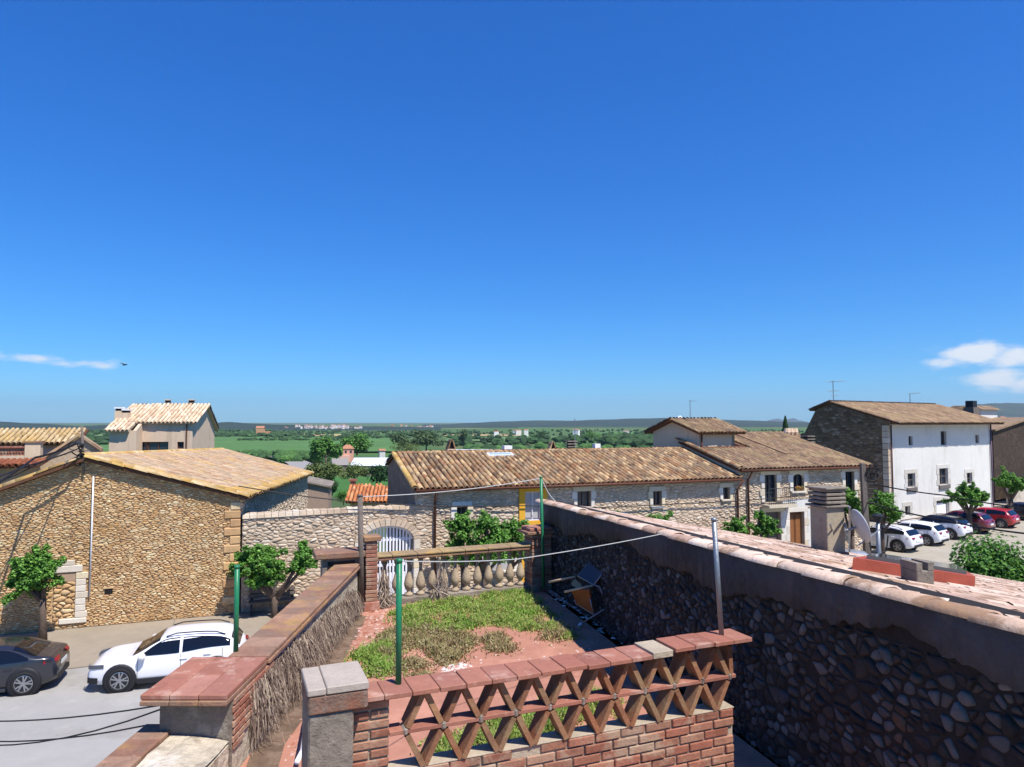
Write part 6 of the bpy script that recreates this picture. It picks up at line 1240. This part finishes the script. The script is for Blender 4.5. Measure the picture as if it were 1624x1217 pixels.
# brick base
zb_ = ZC - 2 * RH_ - .01; hb = .072
FLm = Fr(FL.p(0, FLb + .012, 0), math.atan2(FL.ex.y, FL.ex.x))
MB().box(FLm, -.02, LL - .13, 0, .15, 3.3, zb_ - .004).build('base_core', m_mortar, ls); MB().box(FLm, -.02, .235, 0, .15, zb_ - .004, ZC - .002).build('end_core', m_mortar, ls)
for c in range(13):
    z1 = zb_ - c * hb; x = -.02 + (-.12 if c % 2 else 0)
    while x < LL - .13:
        l_ = .235 * rr.uniform(.94, 1.04); a, b = max(x, -.02), min(x + l_ - .012, LL - .13)
        if b - a > .05 and rr.random() > .03: fbox('brick', m_brick, ls, FL, a, b, FLb - rr.uniform(0, .012), FLb + .11, z1 - hb + .012, z1, bev=.006)
        x += l_
for c in range(8):                                                   # solid brick end beside the pier
    z1 = ZC - .02 - c * .064
    if c % 2 == 0 or c > 5: fbox('brick', m_brick, ls, FL, -.02, .235, FLb - .005, FLb + .12, z1 - .052, z1, bev=.006)
    else: fbox('brick', m_brick, ls, FL, -.02, .10, FLb - .005, FLb + .12, z1 - .05, z1, bev=.006); fbox('brick', m_brick, ls, FL, .112, .235, FLb - .005, FLb + .12, z1 - .05, z1, bev=.006)
# sloping clay pieces: two rows of zigzag, and the flat course between them
ps = .272; sA = .245; nP = int((LL - .13 - sA) / ps)
def piece(a0, z0, a1, z1, th=.038):
    d = V((a1 - a0, z1 - z0)); d.normalize(); n_ = V((-d.y, d.x)) * th / 2; b0, b1 = FLb - .01 + rr.uniform(-.006, .006), FLb + dth + rr.uniform(-.008, .008); e = .004
    q = [(a0 + n_.x, z0 + n_.y), (a0 - n_.x, z0 - n_.y), (a1 - n_.x, z1 - n_.y), (a1 + n_.x, z1 + n_.y)]
    MB().prism([FL.p(x, b0, z) for x, z in q], FL.ey * (b1 - b0)).build('lattice_tile', m_lattice, ls)
zm = ZC - RH_
for k in range(nP + 1):
    n0 = sA + k * ps + .10                                            # node on the middle course
    jz = rr.uniform(-.003, .003)
    for (sx_) in (-1, 1):
        ta = n0 + sx_ * ps * .47
        if ta > LL - .15 and sx_ > 0: ta = LL - .15
        if ta > sA - .02:
            piece(n0 + sx_ * .018, zm + .022, ta, ZC - .006); 
            if not (k == nP and sx_ > 0): piece(n0 + sx_ * .018, zm - .02 - .012, ta, zb_ + .012)
    MB().box(FL, n0 - rr.uniform(.016, .024), n0 + rr.uniform(.016, .024), FLb - .016 + rr.uniform(-.004, .004), FLb + .1, zm - .03 + jz, zm + rr.uniform(.024, .036), bev=.012).build('mortar_joint', m_cement, ls)
    if n0 + ps < LL - .1 or k == nP: MB().box(FL, n0 + .012, min(n0 + ps - .012, LL - .1), FLb - .012, FLb + dth, zm - .016, zm + .014, bev=.004).build('flat_tile', m_red, ls)
MB().box(FL, .236, sA + .09, FLb - .012, FLb + dth, zm - .016, zm + .014, bev=.004).build('flat_tile', m_red, ls)
for k in range(nP + 1): MB().box(FL, sA + k * ps - .02, min(sA + (k + 1) * ps - .024, LL - .12), FLb - .004, FLb + dth + .02, zb_ + .001, zb_ + .012, bev=.003).build('ledge_tile', m_mortar, ls)
# ---- piers at both ends of the screen
pl = thing('pier', 'square grey cement pier with cracked brick top left of the lattice screen', 'pier', FL.p(-.12, .13, ZT)); 
pb_ = MB(); pb_.box(FL, -.305, -.022, -.07, .33, 3.3, 5.05, bev=.012); pb_.build('shaft', m_cement, pl)
pb_ = MB(); pb_.box(FL, -.31, .065, -.085, .335, 5.052, 5.17, bev=.01); pb_.build('head_brickwork', mat('cracked_brick_render', srgb('7a6254'), var=.25, vscale=5, bump=.7, bscale=22, over=[(srgb('8e5c46'), 3, .52, .7), (srgb('8a8076'), 4, .6, .6)]), pl)
fbox('cap_slab', mat('pale_cement_cap', srgb('a89c90'), var=.12, vscale=5, bump=.4, bscale=30, over=[(srgb('b8946c'), 2.2, .62, .5)]), pl, FL, -.315, -.20, -.09, .34, 5.172, 5.215, bev=.006); fbox('cap_slab', MAT['pale_cement_cap'], pl, FL, -.197, .07, -.09, .34, 5.172, 5.22, bev=.006)
tag(MB().tube([G(487, 1150, ZT) + V((0, 0, .1)), G(478, 1225, ZT) + V((.02, -.05, .2)), G(476, 1260, ZT) + V((0, -.1, .3))], .022, 8).build('plastic_pipe', m_pvc, smooth=True), 'white plastic pipe lying beside the grey pier', 'pipe')
# ---- balustrade
ba = thing('balustrade', 'balustrade of bulging cement balusters with lichen covered rail at the far end of the terrace', 'balustrade', FBa.p(BLn / 2, .1, ZT))
fbox('plinth', m_cement, ba, FBa, .0, BLn - .02, .0, .26, ZT - .02, ZT + .10, bev=.01)
m_bal = mat('cement_baluster', srgb('a6947c'), var=.2, vscale=6, bump=.5, bscale=30, over=[(srgb('b0a088'), 5, .6, .5)])
nb = 13; zB0, zB1 = ZT + .10, ZT + .735; hB = zB1 - zB0
prof = [(.070, 0), (.072, .06), (.036, .09), (.031, .13), (.05, .17), (.074, .25), (.078, .31), (.068, .40), (.048, .51), (.029, .62), (.025, .74), (.031, .84), (.05, .89), (.036, .91), (.06, .95), (.062, 1.0)]
bme = MB().lathe((0, 0, 0), [(r * 1.02, h * hB) for r, h in prof], 14).mesh('baluster', m_bal, smooth=True)
for k in range(nb): inst(bme, 'baluster', M.Translation(FBa.p(.47 + (BLn - .62) * k / (nb - 1), .13, zB0)) @ M.Rotation(k * .7, 4, 'Z'), ba)
for k in range(7):
    a, b = .15 + (BLn - .13) * k / 7, .15 + (BLn - .13) * (k + 1) / 7 - .006; fbox('rail_slab', m_redworn, ba, FBa, a, b, -.03, .30, zB1, zB1 + .05, bev=.008); fbox('rail_top', mat('lichen_rail_top', [srgb('a08660'), srgb('94805c'), srgb('aa8c5c')], var=.25, vscale=5, bump=.4, bscale=25, over=[(srgb('8a745c'), 3, .52, .7), (srgb('b48c44'), 2.2, .6, .7)]), ba, FBa, a, b, -.045, .31, zB1 + .053, zB1 + .086, bev=.008)
bp_ = thing('brick_post', 'slim brick post at the left end of the balustrade', 'post', FBa.p(.2, .1, ZT)); fbox('plinth_block', m_red, bp_, FBa, .07, .32, -.23, -.005, ZT, ZT + .14, bev=.01)
MB().box(FBa, .115, .275, -.185, .025, ZT + .14, ZT + 1.08).build('core', m_mortar, bp_)
for k in range(15):
    z = ZT + .145 + k * .063; fbox('brick', m_brick, bp_, FBa, .1 + rr.uniform(-.006, .006), .29 + rr.uniform(-.006, .006), -.2, .04, z, z + .052, bev=.006)
fbox('cap', m_redworn, bp_, FBa, .06, .34, -.23, .08, ZT + 1.09, ZT + 1.17, bev=.012)
bq_ = thing('brick_pier', 'shaded brick pier at the right end of the balustrade', 'pier', FBa.p(BLn + .15, .1, ZT)); MB().box(FBa, BLn - .0, BLn + .36, -.07, .27, ZT, ZT + 1.0).build('core', m_mortar, bq_)
for k in range(16):
    z = ZT + .005 + k * .0625; h2 = .18 if k % 2 else .12
    fbox('brick', m_brick, bq_, FBa, BLn - .012, BLn + h2, -.085, .28, z, z + .052, bev=.006); fbox('brick', m_brick, bq_, FBa, BLn + h2 + .01, BLn + .37, -.085, .28, z, z + .052, bev=.006)
fbox('cap', m_redworn, bq_, FBa, BLn - .12, BLn + .42, -.14, .34, ZT + 1.002, ZT + 1.06, bev=.012); fbox('cap', m_red, bq_, FBa, BLn - .06, BLn + .40, -.10, .30, ZT + 1.062, ZT + 1.12, bev=.012)
ck = MB(); rr = random.Random(32)
for (a0, a1, n_) in ((.34, .52, 80), (1.3, 1.5, 36)):
    for _ in range(n_):
        a = rr.uniform(a0, a1); z1 = zB1 - .1 - rr.random() * .45; z0 = ZT + rr.uniform(0, .1); b = rr.uniform(-.12, .06); pts = [FBa.p(a + rr.gauss(0, .02) * i, b - .02 * i + rr.gauss(0, .015), z1 + (z0 - z1) * i / 4) for i in range(5)]; ck.tube(pts, rr.uniform(.003, .008), 3, cap=False)
tag(ck.build('dry_creeper', m_stick), 'dry dark creeper stems tangled on the left balusters', 'creeper', kind='stuff')
# ---- right boundary: neighbour's stone wall and bleached roof
RT = .0345
def wtop(s): return 5.375 + RT * s
nh = thing('neighbour_house', 'neighbouring house with dark shaded rubble wall and sun-bleached tile roof at right', 'house', FRW.p(4, 2, 0))
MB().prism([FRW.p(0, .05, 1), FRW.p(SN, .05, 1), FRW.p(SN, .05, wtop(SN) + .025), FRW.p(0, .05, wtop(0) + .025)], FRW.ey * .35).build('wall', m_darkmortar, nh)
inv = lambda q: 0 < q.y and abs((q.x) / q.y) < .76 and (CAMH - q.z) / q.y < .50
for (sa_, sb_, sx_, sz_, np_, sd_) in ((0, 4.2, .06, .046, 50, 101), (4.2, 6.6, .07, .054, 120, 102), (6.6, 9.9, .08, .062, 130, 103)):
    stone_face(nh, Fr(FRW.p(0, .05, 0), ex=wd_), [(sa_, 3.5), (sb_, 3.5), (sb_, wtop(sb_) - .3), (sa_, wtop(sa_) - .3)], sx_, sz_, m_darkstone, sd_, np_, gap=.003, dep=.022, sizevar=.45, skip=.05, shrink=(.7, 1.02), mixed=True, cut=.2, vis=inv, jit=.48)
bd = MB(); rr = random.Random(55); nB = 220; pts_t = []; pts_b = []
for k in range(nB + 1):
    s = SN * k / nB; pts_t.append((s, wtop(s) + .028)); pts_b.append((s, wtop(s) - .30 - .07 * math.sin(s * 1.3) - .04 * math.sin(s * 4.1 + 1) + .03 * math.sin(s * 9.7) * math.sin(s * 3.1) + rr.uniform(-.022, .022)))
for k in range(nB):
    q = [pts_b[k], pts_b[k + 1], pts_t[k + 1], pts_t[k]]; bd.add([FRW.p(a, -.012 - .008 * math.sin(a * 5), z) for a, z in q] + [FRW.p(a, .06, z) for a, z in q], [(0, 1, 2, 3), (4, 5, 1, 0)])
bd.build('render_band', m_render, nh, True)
cpN, slp = math.cos(math.atan(.192)), .192
upN = (-NRM + V((0, 0, slp))); upn = upN.normalized(); RW = 12.8
alN = (-wd_ - V((0, 0, RT))).normalized(); peave = FRW.p(SN, .1, wtop(SN) - .05) + NRM * RW - V((0, 0, RW * slp))
rp0 = FRW.p(4, .1, wtop(4)); rn = alN.cross(upn).normalized(); rn = -rn if rn.z < 0 else rn
tile_roof(nh, peave, alN, upn, SN, RW / cpN - .12, m_tile_pink, 300, sp=.235, tl=.37, seed=60, base=m_chan_pink, name='roof_tile', jx=.02, chan_m=m_chan_pink)
rtn = tile_mesh('ridge_tile_mesh_n', m_tile_pink, .46, .105, .092, 10, .02, .56)
k = 0; s = SN - .2
while s > -.1:
    sd_ = -wd_; rot = M((sd_.cross(V((0, 0, 1))), sd_, V((0, 0, 1)))).transposed().to_4x4() @ M.Rotation(-.056, 4, 'X') @ M.Rotation(rr.gauss(0, .02), 4, 'Z')
    inst(rtn, 'ridge_tile', M.Translation(FRW.p(s, .045 + rr.gauss(0, .006), wtop(s) + .034 + rr.uniform(-.006, .006))) @ rot, nh); s -= .385 + rr.uniform(-.012, .02)
MB().box(FRW, 0, .25, .4, RW, 0, 3.0).build('far_wall', m_palemortar, nh)
vgN = MB().prism([FRW.p(0.02, .4, 0), FRW.p(.02, .4, wtop(0) - .12), FRW.p(.02, RW - .2, wtop(0) - .12 - (RW - .6) * slp), FRW.p(.02, RW - .2, 0)], wd_ * .25).build('gable_wall', m_palemortar, nh)
def on_roof(u, v): return hit(u, v, rp0, rn)
# big chimney with stacked slabs
cp = on_roof(1313, 880); FCh = Fr((cp.x, cp.y, 0), math.radians(20)); h0 = cp.z - .2; tz = D(1313, 774, cp.y).z; bz = D(1313, 806, cp.y).z
cb = fbox('chimney', mat('chimney_render', srgb('a0947f'), var=.18, vscale=4, bump=.4, over=[(srgb('6a6058'), 3, .58, .5)]), nh, FCh, 0, .40, 0, .40, h0, bz, bev=.01, label='square rendered chimney topped by stacked cement slabs')
fbox('cap_slab', m_cement, cb, FCh, -.05, .47, -.05, .47, bz, bz + .035, bev=.008)
fbox('flue', m_dark, cb, FCh, .05, .36, .05, .36, bz + .035, tz - .05)
for k in range(4): z = bz + .06 + k * (tz - bz - .07) / 4; fbox('louvre_slab', m_cement, cb, FCh, -.02 + .01 * (k % 2), .43, -.02, .43 - .01 * (k % 2), z, z + .052, bev=.012)
fbox('louvre_slab', m_cement, cb, FCh, -.05, .46, -.05, .46, tz - .035, tz, bev=.01)
fbox('flashing', m_red, cb, FCh, -.04, .44, -.04, .44, cp.z - .16, cp.z + .02)
# satellite dish
dc = D(1359, 836, cp.y - .1); ds = thing('satellite_dish', 'pale satellite dish seen edge-on beside the chimney', 'satellite dish', on_roof(1350, 880))
ax = V((.95, -.02, .30)).normalized(); mb = MB(); mb.lathe(dc, [(r_ * .8, h_ * .8) for r_, h_ in ((.02, 0), (.14, .008), (.26, .03), (.34, .06), (.375, .08), (.37, .09), (.33, .07), (.25, .04), (.02, .012))], 26, axis=ax); mb.build('reflector', mat('dish_paint', srgb('bcc0c2'), rough=.5, var=.06), ds, True)
MB().tube([dc - ax * .02, dc - ax * .16 - V((.05, 0, .02)), FCh.p(.4, .0, dc.z)], .022, 6).build('mount_arm', m_metal, ds); MB().tube([dc + V((.0, -.05, -.3)), dc + ax * .45 + V((0, 0, -.15))], .012, 5).build('feed_arm', m_metal, ds); MB().lathe(dc + ax * .43 + V((0, 0, -.15)), [(.03, 0), (.045, .03), (.03, .1)], 8, axis=ax).build('receiver', m_darkmetal, ds)
MB().tube([on_roof(1337, 880) + V((0, 0, -.05)), D(1316, 832, cp.y - .3)], .014, 6).build('stay', m_metal, ds)
MB().tube([on_roof(1347, 878) + V((0, 0, -.05)), V((dc.x - .14, dc.y - .05, dc.z + .35))], .02, 6).build('mast', m_metal, ds)
# roof window with red flashing and the little vent
s0 = on_roof(1352, 912); s1 = on_roof(1538, 934); s2 = on_roof(1378, 902)
qs = [on_roof(1350, 913), on_roof(1545, 939), on_roof(1522, 913), on_roof(1384, 899)]
def ring(qs, k0, k1, z0, z1, name, m, parent, label=None):
    c = sum(qs, V()) / 4; pr_ = None
    for i in range(4):
        a, b = qs[i], qs[(i + 1) % 4]; ai, bi_ = a + (c - a) * k1, b + (c - b) * k1
        o = MB().hexa([q + rn * z0 for q in (a, b, bi_, ai)] + [q + rn * z1 for q in (a, b, bi_, ai)]).build(name if i == 0 else 'flashing', m, parent if i == 0 else pr_, label=label if i == 0 else None); pr_ = pr_ or o
    return pr_, [q + (c - q) * k1 for q in qs]
rwd, qi = ring(qs, 0, .14, -.02, .17, 'roof_window', mat('red_flashing', srgb('9c4a38'), rough=.7, var=.15, vscale=3), nh, 'roof window with red flashing and dark glass on the bleached roof')
MB().hexa([q + rn * .02 for q in qi] + [q + rn * .21 for q in qi]).build('pane', glassy('roof_glass', srgb('3a4048')), rwd)
vp = on_roof(1457, 934); FV = Fr((vp.x, vp.y, 0), math.radians(10)); zv = D(1457, 890, vp.y).z; wv = 34 / FPX * vp.y
vb = fbox('vent_stack', m_cement, nh, FV, -wv * .45, wv * .45, -.09, .12, vp.z - .1, vp.z + (zv - vp.z) * .72, bev=.008, label='little cement vent stack on the bleached roof')
for x in (-wv * .45, wv * .45 - .06): fbox('upright', m_cement, vb, FV, x, x + .06, -.09, .12, vp.z + (zv - vp.z) * .72, zv)

# ---- posts and lines
def post(lb, ub, vb, ut, vt, z, r, m, name='post', y=None, capm=None):
    b = G(ub, vb, z) if y is None else D(ub, vb, y); tp = D(ut, vt, b.y); t = thing(name, lb, 'post', b); MB().tube([b - V((0, 0, .03)), tp], r, 12).build('tube', m, t, True); d = (tp - b).normalized(); MB().tube([tp - d * .015, tp + d * .012], r * 1.12, 12).build('cap', capm or m, t, True); return tp
g1 = post('green steel post standing on the left parapet in front of the white car', 374, 1034, 376, 899, ZP, .024, m_green)
g2 = post('green steel post behind the lattice screen coping, the nearest one', 632, 1084, 633, 889, 5.085, .021, m_green)
g3 = post('green steel post in the shaded far corner of the terrace', 862, 930, 858, 757, ZT, .026, m_green, y=12.3)
w1 = post('grey weathered post beside the slim brick post', 574, 962, 571, 786, ZT, .042, m_greywood, y=11.15)
s1_ = post('grey galvanised post rising from the right end of the lattice coping', 1145, 1013, 1132, 824, 5.085, .021, m_metal)
MB().tube([D(1140, 960, G(1145, 1013, 5.085).y), D(1140, 958, G(1145, 1013, 5.085).y) + V((-.001, 0, .02))], .025, 10)
cable('pale washing line from the nearest green post to the stone wall', [g2 - V((0, 0, .005)), D(820, 887, 6.8), FRW.p(*(lambda q: (q[0], -.02, q[1]))(FRW.sz(1052, 847)))], .0045, .012, m_rope, 'washing_line')
cable('pale line from the grey weathered post to the far green post', [w1 - V((0, 0, .02)), g3 - V((0, 0, .02))], .008, .06, m_rope, 'washing_line'); cable('short slack line from the far green post to the ridge tiles', [g3, FRW.p(.9, .0, wtop(.5) + .12)], .007, .06, m_rope, 'washing_line')
# ---- overturned chair against the wall
ch = thing('chair', 'overturned metal chair with brown seat and dark back against the stone wall', 'chair', G(925, 985, ZT))
pA, pB, pC, pD = D(916.5, 913.5, 10.75), D(937.5, 889.7, 10.75), D(963, 900, 10.25), D(942, 928, 10.25)
nn = (pB - pA).cross(pD - pA).normalized() * .012; MB().hexa([q - nn for q in (pA, pB, pC, pD)] + [q + nn for q in (pA, pB, pC, pD)]).build('backrest', mat('dark_mesh_fabric', srgb('3a4250'), rough=.8, var=.15, vscale=30), ch)
MB().tube([pA, pB, pC, pD, pA], .013, 6).build('back_frame', m_metal, ch, True)
sA_, sB_, sC_, sD_ = D(907, 935, 10.55), D(935, 935, 10.15), D(942, 972, 10.2), D(915, 957, 10.6); nn = (sB_ - sA_).cross(sD_ - sA_).normalized() * .016
MB().hexa([q - nn for q in (sA_, sB_, sC_, sD_)] + [q + nn for q in (sA_, sB_, sC_, sD_)]).build('seat', mat('brown_seat', srgb('8a4a28'), rough=.5, var=.15), ch)
MB().hexa([D(906, 925, 10.6), D(920, 931, 10.45), D(921, 926, 10.5), D(911, 918.5, 10.65), D(907, 929, 10.55), D(920, 935, 10.4), D(923, 930, 10.45), D(914, 920, 10.6)]).build('seat_edge', mat('pale_seat_edge', srgb('b08858'), rough=.6, var=.1), ch)
for q0_, q1_ in ((D(870.5, 923.3, 10.9), D(912.5, 914.7, 10.75)), (D(895.5, 939, 10.45), D(940, 929, 10.25))): MB().tube([q0_, q1_], .017, 8).build('armrest', mat('beige_armrest', srgb('c0a888'), rough=.5, var=.1), ch, True)
ft = G(918, 994, ZT) + V((0, 0, .015)); MB().tube([pD, D(951, 931, 10.22), D(961.5, 958, 10.2), D(960.5, 965, 10.2), D(940, 978, 10.2), ft], .012, 7).build('leg_tube', m_metal, ch, True); MB().tube([ft.lerp(D(940, 978, 10.2), .22), ft], .02, 8).build('foot_cap', m_whitepaint, ch, True)
MB().tube([D(911, 952, 10.75), D(914.5, 958, 10.65), D(942, 975, 10.2), D(936, 950, 10.15)], .012, 7).build('leg_tube', m_metal, ch, True)
# ---- weeds, rubble and chips on the floor
def inpoly(x, y, P):
    c = False
    for i in range(len(P)):
        (x0, y0), (x1, y1) = P[i], P[i - 1]
        if (y0 > y) != (y1 > y) and x < (x1 - x0) * (y - y0) / (y1 - y0) + x0: c = not c
    return c
def patch(uv): return [(G(u, v, ZT).x, G(u, v, ZT).y) for u, v in uv]
def weeds(name, lb, poly, n, hh, m, seed, keep=1.0, cat='weeds', cl=120):
    rr = random.Random(seed); P = patch(poly); xs = [p[0] for p in P]; ys_ = [p[1] for p in P]; mb = MB(); cs = []
    while len(cs) < cl:
        x, y = rr.uniform(min(xs), max(xs)), rr.uniform(min(ys_), max(ys_))
        if inpoly(x, y, P): cs.append((x, y, rr.uniform(.5, 1.2), rr.random()))
    for _ in range(n):
        cx, cy, k, cr_ = rr.choice(cs); d = abs(rr.gauss(0, .11)); a = rr.uniform(0, math.tau); x, y = cx + math.cos(a) * d, cy + math.sin(a) * d
        h = hh * k * rr.uniform(.4, 1.1) * max(.35, 1 - d * 2.2); lean = V((rr.gauss(0, .4), rr.gauss(0, .4), 1)).normalized(); p = V((x, y, ZT)); s = V((rr.uniform(-1, 1), rr.uniform(-1, 1), 0)).normalized() * rr.uniform(.004, .011)
        m1 = p + lean * h * .55; tip = p + lean * h + V((rr.gauss(0, .3), rr.gauss(0, .3), -.1)) * h * .45
        mb.add([p - s, p + s, m1 + s * .9, m1 - s * .9, tip], [(0, 1, 2, 3), (3, 2, 4)], (cr_ * .6 + rr.random() * .4) % 1)
        if rr.random() < .6: leaf(mb, m1, rr.uniform(.018, .04), (rr.gauss(0, .5), rr.gauss(0, .5), 1), rr)
    return tag(mb.build(name, m), lb, cat, kind='stuff')
weeds('weeds', 'bright green weeds covering the far half of the terrace floor', [(640, 965), (690, 955), (760, 950), (822, 936), (858, 962), (905, 998), (900, 1012), (850, 1003), (790, 992), (720, 1004), (640, 1004), (622, 985)], 21000, .135, m_grass, 201, cl=150)
weeds('weeds', 'green patch of weeds at the left of the terrace near the grey pier', [(572, 1042), (600, 1020), (625, 1030), (615, 1068), (590, 1075)], 4200, .14, m_grass, 202, cl=36)
weeds('dry_weeds', 'dry straw coloured weeds around the nearest green post', [(605, 1010), (640, 995), (700, 1000), (755, 1005), (748, 1040), (715, 1060), (690, 1078), (640, 1085), (600, 1072)], 10000, .125, m_drygrass, 203, cl=75)
weeds('dry_weeds', 'small round dry brown tuft in the middle of the terrace', [(775, 1012), (802, 1010), (808, 1030), (778, 1034)], 1800, .13, m_drygrass, 204, cl=12)
weeds('dry_weeds', 'yellowing weeds at the right end of the green patch near the chair', [(850, 985), (895, 995), (903, 1012), (868, 1016)], 2200, .12, m_drygrass, 205, cl=24)
weeds('weeds', 'green weeds growing in the shade at the foot of the lattice screen', [(680, 1180), (740, 1165), (900, 1120), (960, 1100), (960, 1130), (800, 1190), (690, 1210)], 6000, .2, m_grass, 206, cl=60)
def rubble_bits(name, lb, poly, n, s, m, seed):
    rr = random.Random(seed); P = patch(poly); xs = [p[0] for p in P]; ys_ = [p[1] for p in P]; mb = MB()
    while n:
        x, y = rr.uniform(min(xs), max(xs)), rr.uniform(min(ys_), max(ys_))
        if not inpoly(x, y, P): continue
        n -= 1; k = s * rr.uniform(.4, 1.3); f = Fr((x, y, ZT - .004), rr.uniform(0, 6.28)); z = k * rr.uniform(.25, .6)
        mb.hexa([f.p(-k, -k * .7, 0), f.p(k, -k * .6, 0), f.p(k * .9, k * .7, 0), f.p(-k * .8, k * .6, 0), f.p(-k * .7, -k * .5, z), f.p(k * .7, -k * .4, z * .8), f.p(k * .6, k * .5, z), f.p(-k * .6, k * .4, z * .7)])
    return tag(mb.build(name, m), lb, 'rubble', kind='stuff')
rubble_bits('tile_rubble', 'broken red tile rubble along the left parapet', [(548, 1045), (566, 1000), (590, 968), (640, 962), (625, 985), (600, 1010), (575, 1042)], 420, .028, m_gravel, 211)
rubble_bits('stone_chips', 'white stone chips scattered beside the dry weeds', [(690, 1075), (705, 1055), (742, 1050), (752, 1062), (720, 1080)], 230, .02, m_chips, 212)
rubble_bits('tile_rubble', 'small tile and plaster crumbs on the floor near the grey pier', [(440, 1217), (455, 1150), (480, 1110), (495, 1120), (490, 1217)], 120, .018, m_gravel, 213)
rubble_bits('tile_rubble', 'scattered pale crumbs over the bare red floor', [(750, 1040), (830, 1015), (950, 1010), (1000, 1040), (900, 1070), (760, 1080)], 160, .013, m_chips, 214)
rubble_bits('stone_chips', 'bluish debris in the shade along the foot of the stone wall', [(862, 930), (915, 957), (966, 998), (1040, 1040), (1000, 1040), (940, 992), (880, 952)], 90, .03, m_chips, 215)
# ---- bird in the sky
bd_ = D(198, 579, 38); bi = thing('bird', 'small dark bird gliding in the sky at left', 'bird', bd_)
MB().tube([bd_ + V((-.16, .03, -.02)), bd_ + V((-.05, 0, 0)), bd_ + V((.07, -.02, .01)), bd_ + V((.15, -.03, .025))], [.008, .035, .03, .012], 8).build('body', m_darkmetal, bi, True)
for sd_ in (-1, 1): MB().prism([bd_ + V((.05, 0, .02)), bd_ + V((-.06, 0, .02)), bd_ + V((-.12, sd_ * .3 - .05, .06 + (.03 if sd_ < 0 else 0))), bd_ + V((.0, sd_ * .26, .07))], (0, 0, .008)).build('wing', m_darkmetal, bi)
# ================================================================== haze over the plain
hz = MB(); hz.box(WF, -13000, 13000, -400, 14500, -40, 420)
ho = hz.build('haze', []); hm = bpy.data.materials.new('haze_air'); hm.use_nodes = True; t = hm.node_tree; t.nodes.clear(); o_ = N(t, 'ShaderNodeOutputMaterial'); pv_ = N(t, 'ShaderNodeVolumePrincipled')
pv_.inputs['Color'].default_value = (.70, .85, 1.0, 1); pv_.inputs['Density'].default_value = .000055; pv_.inputs['Anisotropy'].default_value = .2; t.links.new(pv_.outputs[0], o_.inputs['Volume']); ho.data.materials.append(hm); ho['kind'] = 'stuff'
tag(ho, 'thin blue haze over the plain and hills', 'haze', kind='stuff')
